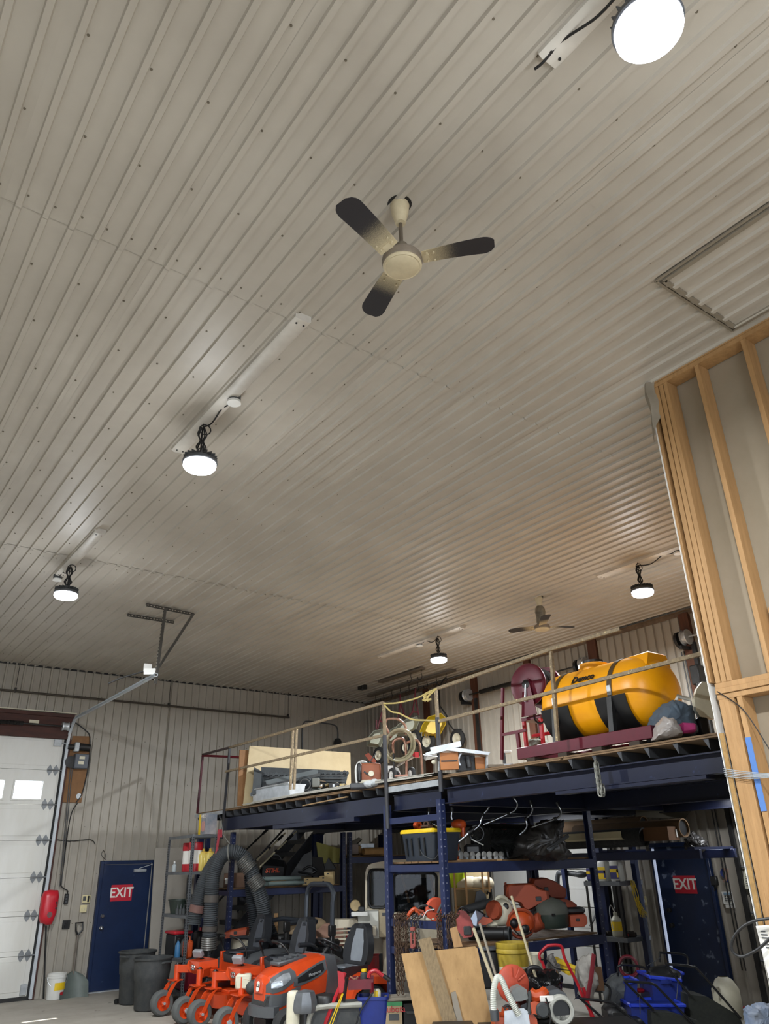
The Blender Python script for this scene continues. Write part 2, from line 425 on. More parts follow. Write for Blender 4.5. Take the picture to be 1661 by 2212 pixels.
# corner trims
struct(MB().angle((X0, YW - .005, HC - .035), (XW, YW - .005, HC - .035), .035, .004, (0, -1, 0), (0, 0, 1)), 'trim_1', STEEL)
struct(MB().angle((XW - .035, Y0, HC - .06), (XW - .035, YW, HC - .06), .07, .005, (0, 0, -1), (-1, 0, 0)), 'trim_2', mat('rust_trim', '#7c6a57', .7, .2, '#4d3c30', 8, .8))
struct(MB().angle((XW - .006, YW - .006, 0), (XW - .006, YW - .006, HC), .05, .004, (-1, 0, 0), (0, -1, 0)), 'trim_3', WALLM)
for i, (yc, wd) in enumerate(((8.53, .19), (10.15, .15), (11.70, .15), (6.64, .17), (13.3, .15))):
    zt = 2.95
    struct(MB().box((XW - .04, yc, (HC - .1 + zt) / 2), (.07, wd, HC - .1 - zt)), 'trim_%d' % (i + 4), WOODB, 'brown wooden post let into the ribbed side wall')
# ---------------------------------------------------------------- exit doors
def exit_sign(door, o, ux, uy, w_, h):
    n = Vector(ux).cross(Vector(uy))
    s_ = part(MB().prism([(-w_ / 2, -h / 2), (w_ / 2, -h / 2), (w_ / 2, h / 2), (-w_ / 2, h / 2)], o, ux, uy, n * .003), 'exit_sign', mat('sign_red', '#c21f33', .5), door, label='red sign with white capital letters')
    text('EXIT', h * .86, Vector(o) + n * .004, ux, uy, TEXTW, s_, 'lettering', .001, sx=.62 * w_ / h, bold=.004)
d1 = struct(MB().box((4.905, YW, 1.05), (.06, .12, 2.1), ch=.004).box((5.895, YW, 1.05), (.06, .12, 2.1), ch=.004).box((5.4, YW, 2.075), (.928, .118, .06), ch=.004), 'door_1', DBLUE, 'dark blue steel exit door in the end wall')
leaf = part(MB().box((5.4, YW - .01, 1.025), (.92, .05, 2.04), ch=.003), 'door_leaf', DBLUE, d1)
kn = MB(); 
for z in (1.0, 1.19): kn.lathe([(0, .075 if z < 1.1 else .03), (.026, .07 if z < 1.1 else .03), (.03, .05 if z < 1.1 else .02), (.014, .03), (.014, .012), (.034, .01), (.034, 0)], (5.02, YW - .035, z), (0, -1, 0), 14)
part(kn, 'door_knob', CHROME, d1)
part(MB().box((5.63, YW - .055, 1.93), (.24, .05, .055), ch=.008).bar((5.6, YW - .07, 1.965), (5.8, YW - .2, 2.03), .02, .008).bar((5.8, YW - .2, 2.03), (5.84, YW - .05, 2.06), .02, .008), 'door_closer', GALV, d1)
part(MB().bar((4.96, YW - .04, 2.045), (5.86, YW - .04, 2.045), .012, .012).bar((5.858, YW - .04, .02), (5.858, YW - .04, 2.04), .012, .012), 'weatherstrip', mat('weatherstrip', '#8d8b84', .6), d1)
exit_sign(d1, (5.325, YW - .036, 1.56), (1, 0, 0), (0, 0, 1), .40, .272)
part(MB().box((5.4, YW - .05, .008), (.98, .12, .016)), 'threshold', GALV, d1)
part(MB().box((5.4, YW + .06, 1.08), (1.2, .03, 2.2)), 'light_stop', DBLUE, d1)  # opaque sheet added behind the door, keeps outside light from leaking in
# right exit door with a bright gap along its latch edge
d2 = struct(MB().box((XW, 7.985, 1.06), (.08, .03, 2.12), ch=.002).box((XW, 7.02, 1.06), (.14, .05, 2.12), ch=.004).box((XW, 7.49, 2.09), (.14, .98, .06), ch=.004), 'door_2', DBLUE, 'scuffed dark blue exit door in the side wall under the mezzanine')
DSC = mat('door_blue_scuffed', '#172848', .35, 0, '#0f1c36', 4, .6, spots=('#66728a', 7, .61))
part(MB().box((XW - .01, 7.484, 1.04), (.05, .88, 2.05), ch=.003), 'door_leaf', DSC, d2)
part(MB().box((XW + .05, 7.4, 1.05), (.02, .96, 2.2)).box((XW + .05, 7.5, 2.1), (.02, 1.1, .12)), 'light_stop', DSC, d2)  # sheets added behind the leaf, blocking daylight except at the latch gap
kn = MB()
for z in (1.0, 1.2): kn.lathe([(0, .07), (.026, .065), (.03, .045), (.013, .03), (.013, .01), (.032, .008), (.032, 0)], (XW - .035, 7.80, z), (-1, 0, 0), 14)
part(kn, 'door_knob', STEEL, d2)
exit_sign(d2, (XW - .037, 7.475, 1.545), (0, -1, 0), (0, 0, 1), .37, .24)
# ---------------------------------------------------------------- overhead doors
def hinge(x, z, par, fr):
    h = MB()
    for dx in (-.055, .055):
        h.prism([(dx, -.10), (dx + .045, -.03), (dx + .045, .03), (dx, .10), (dx - .045, .03), (dx - .045, -.03)], fr(x, z, .0), fr(1, 0, 0) - fr(0, 0, 0), V(0, 0, 1), fr(0, 0, .008) - fr(0, 0, 0))
    a, b = fr(x - .1, z, .022), fr(x + .16, z, .022); h.cyl(a, b, .012, n=8)
    return part(h, 'hinge', mat('hinge_steel', '#83878a', .45, .4, '#5f6264', 12, .6), par)
gd = struct(MB().box((2.07, YW - .005, .04), (3.7, .05, .08)), 'door_3', RUBBER, 'white sectional overhead door with a row of small windows')
gf = lambda u, w_, d: V(u, YW - .035 - d, w_)
part(backing(.15, 4.0, .1, 4.3, lambda u, w_, d: V(u, YW + .06 - d * .2, w_), [(a, a + .49, 3.16, 3.48) for a in (.51, 1.17, 1.83, 2.49, 3.15)]), 'light_stop', DOORW, gd)  # unseen backing added to stop daylight through the section seams
part(MB().box((3.935, YW - .005, 2.12), (.05, .03, 4.25)), 'side_seal', RUBBER, gd)
SH = .603
wins = [(x, x + .49) for x in (.51, 1.17, 1.83, 2.49, 3.15)]
for i in range(7):
    za, zb = .06 + SH * i, .06 + SH * (i + 1) - .006
    hs = [(a, b, 3.16, 3.48) for a, b in wins] if i == 5 else []
    mb = backing(.25, 3.9, za, zb, lambda u, w_, d: V(u, YW - .04 - d * .45, w_), hs, .1)
    if i != 5: mb.box((2.07, YW - .037, (za + zb) / 2), (3.5, .008, .45), ch=.003)
    s_ = part(mb, 'door_section', DOORW, gd)
    if i == 5:
        for a, b in wins:
            fm = MB(); P = lambda u, w_: (u, w_)
            for c, d in (((a + b) / 2, 3.15), ((a + b) / 2, 3.49)): fm.box((c, YW - .04, d), (b - a + .05, .03, .03))
            for c in (a - .01, b + .01): fm.box((c, YW - .04, 3.32), (.03, .03, .308))
            part(fm, 'window_frame', DOORW, s_)
            part(MB().box(((a + b) / 2, YW - .02, 3.32), (b - a, .005, .32)), 'window_pane', PANE, s_)
    if i: hinge(3.77, za, s_, gf)
    else: part(MB().box((3.83, YW - .06, .16), (.1, .04, .16), ch=.005), 'bottom_bracket', GALV, s_)
    if i == 6: part(MB().box((3.78, YW - .07, 4.17), (.14, .05, .12), ch=.005).cyl((3.8, YW - .07, 4.17), (3.97, YW - .07, 4.17), .012), 'top_roller_bracket', GALV, s_)
# track: up the jamb, round the bend and out level towards the shop
def track(path, w_=.05):
    mb = MB(); sec = [(-w_ / 2, 0), (-w_ / 2, w_ * .8), (-w_ * .3, w_), (w_ * .3, w_), (w_ / 2, w_ * .8), (w_ / 2, 0), (w_ / 2 - .006, .002), (w_ / 2 - .008, w_ * .75), (0, w_ * .88), (-w_ / 2 + .008, w_ * .75), (-w_ / 2 + .006, .002)]
    rings = []
    for i, p in enumerate(path):
        t = (path[min(i + 1, len(path) - 1)] - path[max(i - 1, 0)]).normalized(); side = V(1, 0, 0); nrm = t.cross(side).normalized()
        rings.append([p + nrm * a + side * b for a, b in sec])
    return mb.loft(rings)
TX = 3.93
bend = arc((TX, YW - .52, 4.17), .42, 0, PI / 2, 8, V(0, 1, 0), V(0, 0, 1))
tend = V(TX, 11.15, 4.60)
part(track([V(TX, YW - .1, .02), V(TX, YW - .1, 4.1)] + bend + [tend]), 'track', mat('track_bright', '#cfd6dc', .3, .25, '#a8b0b8', 6, .5), gd)
part(MB().angle((TX + .02, YW - .62, 4.585), (TX + .02, 11.2, 4.605), .04, .004, (1, 0, 0), (0, 0, 1)), 'track_angle', GALV, gd)
part(MB().bar((TX - .12, 11.3, 4.66), (TX + .06, 11.24, 4.67), .05, .09).box((TX - .06, 11.32, 4.73), (.12, .02, .12)), 'track_bumper', WHITE, gd)
part(MB().tube([V(TX - .1, 11.35, 4.68), V(TX - .35, 11.6, 4.60), V(TX - .5, 11.7, 4.52)], .012, 6), 'spring_cable', STEEL, gd)
PERF = mat('perforated_angle', '#4c4a46', .5, .5, '#2f2d2b', 10, .6)
def perf(p, q, a, b, w_=.045, n=None):
    """slotted angle iron: two flanges with a row of dark holes"""
    mb = MB().angle(p, q, w_, .004, a, b); return mb
def slots(mb, p, q, a, nrm, sp=.05, off=.024):
    p, q = Vector(p), Vector(q); L = (q - p).length; t = (q - p) / L
    for i in range(int(L / sp)):
        c = p + t * (sp * (i + .5)) + Vector(a).normalized() * off
        mb.bar(c - t * .012, c + t * .012, .012, .0095, nrm)
    return mb
for (p, q) in ((A(317, 1303, 'Z', HC - .03), A(419, 1324, 'Z', HC - .03)), (A(276, 1325, 'Z', HC - .03), A(376, 1341, 'Z', HC - .03))):
    o = part(perf(p, q, (0, 1, 0), (0, 0, -1), .05), 'ceiling_angle', PERF, gd); part(slots(MB(), p, q, (0, 0, -1), (0, 1, 0)), 'slot', mat('slot_light', '#a49c8e', .6), o, kind='stuff')
for p, q in ((A(355, 1313, 'Z', HC - .05), tend + V(.03, .05, -.12)), (A(416, 1325, 'Z', HC - .05), tend + V(.05, .12, .1))):
    o = part(perf(p, q, (0, 1, 0), (1, 0, 0), .04), 'hanger_angle', PERF, gd); part(slots(MB(), p, q, (0, 1, 0), (1, 0, 0), .05, .02), 'slot', MATS['slot_light'], o, kind='stuff')
struct(MB().box((2.05, YW - .06, 4.47), (3.9, .1, .46)).box((2.05, YW - .12, 4.67), (3.9, .05, .06)), 'trim_11', RUSTB, 'rusty brown header beam above the overhead door')
struct(MB().box((3.985, YW - .04, 2.12), (.07, .07, 4.24)), 'trim_12', RUSTB)
struct(MB().box((2.05, YW - .05, 4.735), (4.0, .06, .02)), 'trim_13', CREAM)
part(MB().box((3.28, YW - .15, 4.515), (.17, .012, .055)), 'name_plate', CREAM, gd)
part(MB().cyl((.3, YW - .2, 4.46), (3.95, YW - .2, 4.46), .016, n=10), 'torsion_shaft', STEEL, gd)
sp = MB()
for i in range(60): sp.torus((1.9 + i * .02, YW - .2, 4.46), .032, .009, (1, 0, 0), 10, 5)
part(sp, 'torsion_spring', STEEL, gd)
part(MB().lathe([(0, 0), (.08, 0), (.085, .02), (.07, .04), (.07, .1), (.085, .12), (0, .12)], (3.78, YW - .2, 4.46), (1, 0, 0), 18), 'cable_drum', GALV, gd)
# side wall sectional doors under the mezzanine
def side_door(n, ya, yb, label, hs, hy):
    g = struct(MB().box((XW + .0, (ya + yb) / 2, .03), (.05, yb - ya, .06)), 'door_%d' % n, RUBBER, label)
    part(MB().box((XW + .07, (ya + yb) / 2, 1.5), (.02, yb - ya + .2, 3.0)), 'light_stop', DOORW, g)  # added behind the sections so their seams leak no daylight
    for i in range(5):
        z = .06 + .57 * i
        s_ = part(MB().box((XW + .02, (ya + yb) / 2, z + .28), (.05, yb - ya, .56), ch=.004).box((XW - .006, (ya + yb) / 2, z + .28), (.008, yb - ya - .2, .03)), 'door_section', DOORW, g)
        if i: hinge(hy, z, s_, lambda u, w_, d: V(XW - .01 - d, u, w_))
    for y in (ya - .05, yb + .05):
        if y < 4: continue
        part(MB().bar((XW - .07, y, .02), (XW - .07, y, 5.0), .06, .05), 'track', STEEL, g)
    return g
sd1 = side_door(4, 8.80, 11.60, 'white sectional door in the side wall behind the racking', 5, 8.9)
sd2 = side_door(5, 2.9, 6.50, 'white sectional door in the side wall beside the wooden partition', 5, 6.38)
dr = MB()
def drum(y, par):
    m_ = part(MB().lathe([(0, 0), (.12, 0), (.125, .015), (.1, .03), (.1, .08), (.125, .1), (0, .1)], (XW - .16, y - .05, 5.08), (0, 1, 0), 20), 'cable_drum', GALV, par)
    part(MB().lathe([(0, 0), (.13, 0), (.13, .05), (0, .05)], (XW - .16, y + .1, 5.06), (0, 1, 0), 20), 'bearing_cover', BLACK, par)
    part(MB().bar((XW - .02, y + .02, 4.92), (XW - .34, y + .02, 4.90), .05, .05), 'bearing_bracket', STEEL, par)
for y in (8.68, 11.78): drum(y, sd1)
part(MB().cyl((XW - .16, 8.6, 5.08), (XW - .16, 11.8, 5.08), .016, n=10), 'torsion_shaft', STEEL, sd1)
part(MB().cyl((XW - .16, 9.6, 5.08), (XW - .16, 10.95, 5.08), .045, n=12), 'torsion_spring', BLACK, sd1)
part(MB().cyl((XW - .16, 11.0, 5.08), (XW - .16, 11.4, 5.08), .045, n=12), 'torsion_spring', BLACK, sd1)
drum(6.6, sd2)
part(MB().cyl((XW - .16, 3, 5.08), (XW - .16, 6.7, 5.08), .016, n=10), 'torsion_shaft', GALV, sd2)
part(MB().box((XW - .16, 6.52, 4.46), (.2, .16, .3), ch=.02).cyl((XW - .2, 6.5, 4.2), (XW - .2, 6.5, 4.45), .06), 'door_operator', STEEL, sd2)
ch_ = MB()
for y in (6.75, 6.8): ch_.tube([V(XW - .05, y, 4.9), V(XW - .06, y, .5)], .009, 6)
part(ch_, 'pull_chain', STEEL, sd2)
# ---------------------------------------------------------------- timber partition
XP = 5.05; YE = 2.93
wp = struct(MB().box((XP + .155, (YE + Y0) / 2, HC / 2), (.013, YE - Y0, HC)), 'wall_partition', DRY, 'timber stud partition with bare framing and unpainted board behind')
part(MB().box((XP + .17, YE - .01, HC / 2), (.012, .1, HC)).box((XP + .08, YE + .042, HC / 2), (.19, .004, HC)), 'edge_trim', WHITE, wp, label='white metal strip on the end of the stud wall')
ZP = 2.96
def stud(y, za, zb, d=.14, wd=.038): part(MB().box((XP + d / 2, y, (za + zb) / 2), (d, wd, zb - za), ch=.002), 'stud', PINE, wp)
for y in [2.90, 2.855, 2.812] + [2.52 - .4 * i for i in range(14)]: stud(y, ZP + .076, HC - .08)
for y in (2.89, 2.85): part(MB().box((XP + .07, YE + .03, HC / 2 + 1.5), (.14, .02, HC - 3.1)), 'end_stud', PINE, wp) if y == 2.89 else None
for y in [2.905, 2.867, 2.829, 2.77] + [2.37 - .4 * i for i in range(14)]: stud(y, .04, ZP - .038)
for z in (.019, ZP - .019, ZP + .019, ZP + .057, HC - .06, HC - .02):
    part(MB().box((XP + .07 - (.01 if z in (ZP + .019,) else 0), (YE + Y0) / 2, z), (.14, YE - Y0, .038), ch=.002), 'plate', PINE, wp)
for y0, y1, z in ((2.5, 2.12, 3.42), (2.1, 1.72, 3.3), (1.7, 1.3, 3.42)):
    part(MB().box((XP + .12, (y0 + y1) / 2, z), (.038, y0 - y1 - .04, .14)), 'blocking', PINE, wp)
part(MB().grid(lambda u, v: V(XP - .02 - .03 * math.sin(u * 5), YE + .06 - .11 * u + .01 * math.sin(v * 9), HC - .02 - v * .55 * (1 - .5 * u)), 6, 10).crumple(.012, 9), 'plastic_sheet', mat('vapour_sheet', '#8f8676', .5, 0, '#6e665a', 8, .5), wp)
osb = part(MB().box((XP - .006, YE + .018, 1.35), (.012, .03, 2.7)), 'board_strip', mat('osb_edge', '#a5834f', .8, 0, '#7d5f36', 40, .9), wp)
wr2 = MB()
for i in range(5): wr2.tube(spline([V(XP - .02, YE + .05, 2.47 - .012 * i), V(XP - .03, 2.8, 2.43 - .01 * i), V(XP - .05, 2.6, 2.40 - .004 * i), V(XP - .03, 2.3, 2.38)], 4), .003, 4)
part(wr2, 'wire_bundle', GALV, wp)
part(MB().tube(spline([V(XP - .01, 2.915, 2.98), V(XP - .012, 2.78, 2.86), V(XP - .012, 2.71, 2.74), V(XP - .01, 2.6, 2.46), V(XP - .02, 2.5, 2.25)], 4), .004, 4), 'cable', BLACK, wp)
part(MB().box((XP - .003, 2.77, 2.42), (.004, .04, .46)), 'painter_tape', mat('blue_tape', '#4f78b8', .6), wp)
# ---------------------------------------------------------------- high-bay lamps
LENS = mat('led_lens', '#f4f6ff', .3, emit=22)
CORD = mat('black_cord', '#1a1a1b', .6)
def lamp(x, y, z, label, jb=None, coil=True, hk=(0, 0)):
    t = thing('high_bay_lamp', label, 'lamp', (x, y, z), 0, 'round LED high bay lamps hanging from the ceiling')
    part(MB().lathe([(0, .105), (.03, .105), (.035, .085), (.06, .08), (.075, .055), (.125, .045), (.148, .03), (.15, .008), (.143, .0), (.0, .0)], n=28), 'housing', GREYP, t, False)
    fins = MB()
    for i in range(20):
        a = 2 * PI * i / 20; fins.bar((math.cos(a) * .05, math.sin(a) * .05, .07), (math.cos(a) * .14, math.sin(a) * .14, .05), .004, .05)
    part(fins, 'cooling_fins', GREYP, t, False)
    part(MB().lathe([(.14, -.002), (.14, -.03), (.125, -.05), (.06, -.056), (0, -.058)], n=28), 'lens', LENS, t, False)
    hg = HC - z
    part(MB().torus((0, 0, .13), .025, .005, (0, 1, 0), 12, 6).tube([(0, 0, .15), (hk[0] * .6, hk[1] * .6, .2), (hk[0], hk[1], hg - .01)], .004, 6), 'hook', STEEL, t, False)
    if coil:
        c = MB()
        for i in range(5):
            a = i * .7; c.tube(spline([(math.cos(a) * .012, math.sin(a) * .012, hg - .1), (math.cos(a) * .04, math.sin(a) * .035, hg - .17), (math.cos(a) * .015, math.sin(a) * .015, hg - .24), (math.cos(a) * .045, math.sin(a) * .03, hg - .31), (0, 0, hg - .36)], 4), .007, 6)
        c.torus((.02, 0, hg - .12), .05, .006, (.3, 1, 0), 16, 6)
        c.tube(spline([(0, 0, hg - .33), (.02, .01, .2), (.01, 0, .1)], 4), .006, 6)
        part(c, 'cord_coil', CORD, t, False)
    if jb is not None:
        j = Vector(jb) - Vector((x, y, z))
        part(MB().tube(spline([(0, 0, hg - .1), (j.x * .3, j.y * .3, hg - .13), (j.x * .6, j.y * .6, hg - .06), (j.x * .8, j.y * .8, hg - .07), (j.x * .88, j.y * .88, hg - .06)], 5), .007, 6), 'cord', CORD, t, False)
    ld = bpy.data.lights.new('lamp_light', 'AREA'); ld.shape = 'DISK'; ld.size = .26; ld.energy = LAMP_W; ld.color = (.93, .97, 1.0)
    lo = bpy.data.objects.new('lamp_light', ld); COL.objects.link(lo); lo.parent = t; lo.location = (0, 0, -.065)
    gl = bpy.data.lights.new('lamp_glow', 'POINT'); gl.energy = LAMP_W * .05; gl.shadow_soft_size = .14; gl.color = (.93, .97, 1.0)
    go = bpy.data.objects.new('lamp_glow', gl); COL.objects.link(go); go.parent = t; go.location = (0, 0, -.2)
    return t
def jbox(x, y, label):
    t = thing('junction_box', label, 'junction box', (x, y, HC - .1), 0, 'round junction boxes on the ceiling')
    part(MB().lathe([(.055, .1), (.055, .02), (0, .02)], n=18), 'box_body', GREYP, t, False)
    part(MB().lathe([(.058, .022), (.06, .0), (.0, -.004)], n=18), 'cover_plate', WHITE, t, False)
LX, LX2 = 2.165, 8.45
lamp(LX, .94, 5.13, 'large glaring lamp at the upper right, nearest of the high bay lamps', (2.15, 1.6, 5.5))
lamp(LX, 5.56, 5.13, 'lit lamp on a looped black cord below the soot-marked strip', (2.22, 5.06, 5.5))
lamp(LX, 9.68, 5.13, 'lit lamp at far left with its black cord wound in a figure eight', (2.164, 10.3, 5.5))
lamp(LX2, 5.64, 5.13, 'lit lamp at the right beside the timber partition', (8.55, 5.05, 5.5))
lamp(LX2, 9.86, 5.13, 'lit lamp above the mezzanine railing, smallest in view', (8.5, 10.45, 5.5))
jbox(2.222, 5.06, 'grey junction box on the ceiling strip above the looped cord'); jbox(2.164, 10.3, 'junction box with white cover beside the far left lamp')
jbox(8.55, 5.08, 'junction box half behind the timber partition edge'); jbox(8.52, 10.46, 'junction box on the strip above the mezzanine railing')
STRIP = mat('strip_white', '#dcd8cf', .5, 0, '#5d544a', 1.0, .7)
def strip(x, ya, yb, label):
    t = thing('ceiling_strip', label, 'light strip', (x, (ya + yb) / 2, HC - .02), 0, 'old white fixture strips on the ceiling')
    part(MB().prism([(-.065, .02), (-.065, -.03), (-.045, -.045), (.045, -.045), (.065, -.03), (.065, .02)], (0, ya - (ya + yb) / 2, 0), (1, 0, 0), (0, 0, 1), (0, yb - ya, 0)), 'strip_body', STRIP, t, False)
    for e in (ya + .05, yb - .05):
        part(MB().lathe([(0, -.05), (.008, -.05), (.008, -.044)], (-.03, e - (ya + yb) / 2, 0), n=8).lathe([(0, -.05), (.008, -.05), (.008, -.044)], (.03, e - (ya + yb) / 2, 0), n=8), 'end_screws', STEEL, t, False)
    return t
strip(2.18, 3.84, 6.18, 'white strip with soot smears above the near hanging lamp'); strip(2.18, .2, 1.46, 'white strip ending beside the glaring lamp at upper right')
strip(2.17, 8.5, 10.2, 'white strip above the far left lamp'); strip(8.5, 4.0, 6.32, 'white strip above the lamp by the timber partition'); strip(8.5, 9.25, 11.65, 'white strip above the mezzanine railing lamp')
# soot smears are dirt on the sheet: dark thin stains
SOOT = mat('soot', '#5c5347', .9, alpha=.45)
# ---------------------------------------------------------------- ceiling fans
FANW = mat('fan_cream', '#cfc3a4', .5, 0, '#a5987a', 8, .6)
def blade_mat():
    m = mat('fan_blade_dirty', '#cdbf9d', .6, 0, '#a5987a', 8, .4); nt = m.node_tree; N = nt.nodes; L = nt.links
    tc = N.new('ShaderNodeTexCoord'); sp_ = N.new('ShaderNodeSeparateXYZ'); L.new(tc.outputs['Object'], sp_.inputs[0])
    nz = N.new('ShaderNodeTexNoise'); nz.inputs['Scale'].default_value = 90; ad = N.new('ShaderNodeMath'); ad.operation = 'MULTIPLY_ADD'; ad.inputs[1].default_value = .22; 
    L.new(nz.outputs['Fac'], ad.inputs[0]); L.new(sp_.outputs['X'], ad.inputs[2])
    rp = N.new('ShaderNodeMapRange'); rp.inputs['From Min'].default_value = .24; rp.inputs['From Max'].default_value = .42; L.new(ad.outputs[0], rp.inputs['Value'])
    mx = N.new('ShaderNodeMix'); mx.data_type = 'RGBA'; mx.inputs[7].default_value = lin('#1f1d22')
    b = N['Principled BSDF']; src = b.inputs['Base Color'].links[0].from_socket
    L.new(src, mx.inputs[6]); L.new(rp.outputs[0], mx.inputs[0]); L.new(mx.outputs[2], b.inputs['Base Color']); return m
BLD = blade_mat()
def blade_mesh(L0=.12, L1=.54):
    mb = MB(); n = 22; top = []; rings = []
    for i in range(n + 1):
        u = i / n; x = L0 + (L1 - L0) * u
        wl = .062 + .012 * u; wr = .062 + .02 * u
        if u > .82: f = math.sqrt(max(0, 1 - ((u - .82) / .19) ** 2)); wl *= .25 + .75 * f; wr *= f * .97 + .03
        tw = .22 - .1 * u; zc = .0 + .02 * math.sin(u * 2)
        ring = []
        for e, th in ((-wl, .002), (wr, .002), (wr, -.002), (-wl, -.002)): ring.append(V(x, e * math.cos(tw), zc + e * math.sin(tw) + th - (.012 if abs(e) > .05 and False else 0)))
        rings.append(ring)
    return mb.loft(rings)
BME = mesh(blade_mesh(), 'blade', BLD)
def fan(x, y, zb, angs, label, sooty=False):
    t = thing('ceiling_fan', label, 'ceiling fan', (x, y, zb), 0, 'three-bladed industrial ceiling fans')
    hg = HC - zb
    part(MB().lathe([(.055, hg - .005), (.06, hg - .02), (.05, hg - .09), (.038, hg - .13), (.032, hg - .16), (.0, hg - .165)], n=22), 'canopy', FANW, t, False)
    part(MB().lathe([(.062, hg + .0), (.075, hg - .004), (0, hg - .01)], n=20), 'ceiling_plate', STEEL, t, False)
    part(MB().cyl((0, 0, .1), (0, 0, hg - .15), .012, n=12), 'downrod', mat('fan_rod', '#6b6154', .5, .3), t, False)
    part(MB().lathe([(0, .15), (.035, .148), (.048, .12), (.048, .07), (.055, .06)], n=20), 'coupling', mat('fan_coupling', '#6e6557', .6), t, False)
    part(MB().lathe([(.05, .065), (.085, .06), (.115, .045), (.12, .02), (.118, .0), (.105, -.012)], n=30), 'motor_housing', mat('fan_motor', '#83786a', .5, 0, '#5b5145', 9, .6), t, False)
    part(MB().lathe([(.112, -.004), (.115, -.014), (.105, -.024), (.098, -.022), (.09, -.028), (.04, -.034), (0, -.035)], n=30), 'bottom_cap', FANW, t, False)
    for a in angs:
        b = inst(BME, 'blade', t, (0, 0, .03), (0, 0, a))
        ir = MB().box((.125, 0, .0), (.07, .05, .006), (.2, 0, 0))
        for sx, sy in ((.15, .04), (.19, .04), (.15, -.04), (.19, -.04)): ir.lathe([(0, -.012), (.006, -.012), (.006, 0)], (sx, sy, sy * .2), n=6)
        io = part(ir, 'blade_iron', FANW, b, False); 
    return t
# blade directions measured in the photograph
fan(2.145, 2.633, 5.12, [math.radians(a) for a in (-164.5, -46.7, 75)], 'dirty cream ceiling fan with dark-tipped blades, nearest the camera')
fan(8.52, 7.51, 5.10, [math.radians(a) for a in (110, -20, 230)], 'small cream ceiling fan with a sooty ball joint above the mezzanine')
f2 = [o for o in bpy.data.objects if o.name.startswith('ceiling_fan') and o.location.x > 8][0]
part(MB().lathe([(0, .36), (.05, .35), (.075, .31), (.08, .26), (.07, .2), (.075, .1), (.06, .06)], n=20), 'sooty_cover', mat('sooty_metal', '#8f8674', .5, .2, '#3b352c', 9, .9), f2, False)
# ---------------------------------------------------------------- attic hatch
ht = thing('ceiling_hatch', 'square attic hatch with a grey frame beside the timber partition', 'hatch', (4.5, 1.7, HC - .02))
hx0, hx1, hy0, hy1 = 4.05, 4.93, 1.2, 2.1
HT = mat('hatch_trim', '#8f8779', .45, .1)
for p, q in (((hx0, hy0), (hx1, hy0)), ((hx1, hy0), (hx1, hy1)), ((hx1, hy1), (hx0, hy1)), ((hx0, hy1), (hx0, hy0))):
    part(MB().bar((*p, HC - .026), (*q, HC - .026), .035, .02), 'frame_bar', HT, ht)
    part(MB().bar(((p[0] - 4.49) * 1.09 + 4.49, (p[1] - 1.65) * 1.09 + 1.65, HC - .022), ((q[0] - 4.49) * 1.09 + 4.49, (q[1] - 1.65) * 1.09 + 1.65, HC - .022), .02, .012), 'outer_bead', HT, ht)
part(ribs(MB(), hx0, hx1, hy0, hy1, lambda u, w_, d: V(u, w_, HC - .024 - d), PIT, .3), 'hatch_panel', CEILM, ht, ang=20)
# ---------------------------------------------------------------- pipe below the ceiling on the end wall
pp = thing('suspended_pipe', 'thin dark pipe hung along the end wall near the ceiling', 'pipe', (5.7, YW - .12, 5.06))
pl, pr_ = A(-60, 1484, 'Y', YW - .12), A(625, 1550, 'Y', YW - .12)
part(MB().cyl(pl, pr_, .021, n=10), 'pipe_run', mat('old_pipe', '#4a433b', .6, .3), pp)
for px, py in ((33, 1493), (364, 1525), (622, 1549)):
    b = A(px, py, 'Y', YW - .12)
    part(MB().cyl(b, (b.x, b.y, HC), .006, n=6).torus(b, .025, .008, (1, 0, 0), 10, 6).box((b.x, b.y, b.z + .04), (.04, .03, .05)), 'hanger_rod', STEEL, pp)
# conduit loop and horn on the end wall above the plywood
cd_ = thing('wall_conduit', 'grey conduit loop with a round horn on the end wall', 'conduit', (9.2, YW - .05, 4.2))
P_ = lambda x, y: A(x, y, 'Y', YW - .04)
part(MB().tube(spline([P_(653, 1625), P_(653, 1575), P_(656, 1563), P_(664, 1558), P_(700, 1562), P_(718, 1565), P_(727, 1570), P_(730, 1582), P_(730, 1600)], 4), .016, 8), 'conduit', GREYP, cd_)
hp = P_(723, 1605)
part(MB().lathe([(0, .16), (.09, .16), (.095, .12), (.04, .05), (.035, 0), (0, 0)], hp, (0, -1, 0), 18), 'horn', STEEL, cd_)
# ceiling boards with hooks above the mezzanine corner
HKB = mat('hook_board', '#6d6459', .7, 0, '#514a41', 5, .6, stretch=(1, .3, 1))
def hookboard(xa, ya, yb, hooks, label):
    t = thing('hook_board', label, 'board', (xa, (ya + yb) / 2, HC - .04), 0, 'grey boards with hooks on the ceiling')
    part(MB().box((xa, (ya + yb) / 2, HC - .045), (.14, yb - ya, .04), ch=.004), 'board', HKB, t)
    for y in hooks:
        part(MB().tube(spline([V(xa, y, HC - .06), V(xa + .005, y + .02, HC - .13), V(xa, y - .01, HC - .2), V(xa, y + .05, HC - .26), V(xa, y + .12, HC - .24), V(xa, y + .13, HC - .18)], 4), .007, 6), 'hook', STEEL, t)
hookboard(9.80, 11.95, 13.45, (12.0, 12.35), 'shorter hook board above the mezzanine with two empty hooks')
hookboard(10.47, 11.75, 14.85, [12.0 + .32 * i for i in range(9)], 'long hook board over the hanging spreaders')
bx = MB().box(A(783, 1485, 'Z', HC - .05), (.14, .2, .1), ch=.01).cyl(A(783, 1485, 'Z', HC - .1), A(783, 1485, 'Z', HC - .1) + V(0, 0, -.06), .02, n=8)
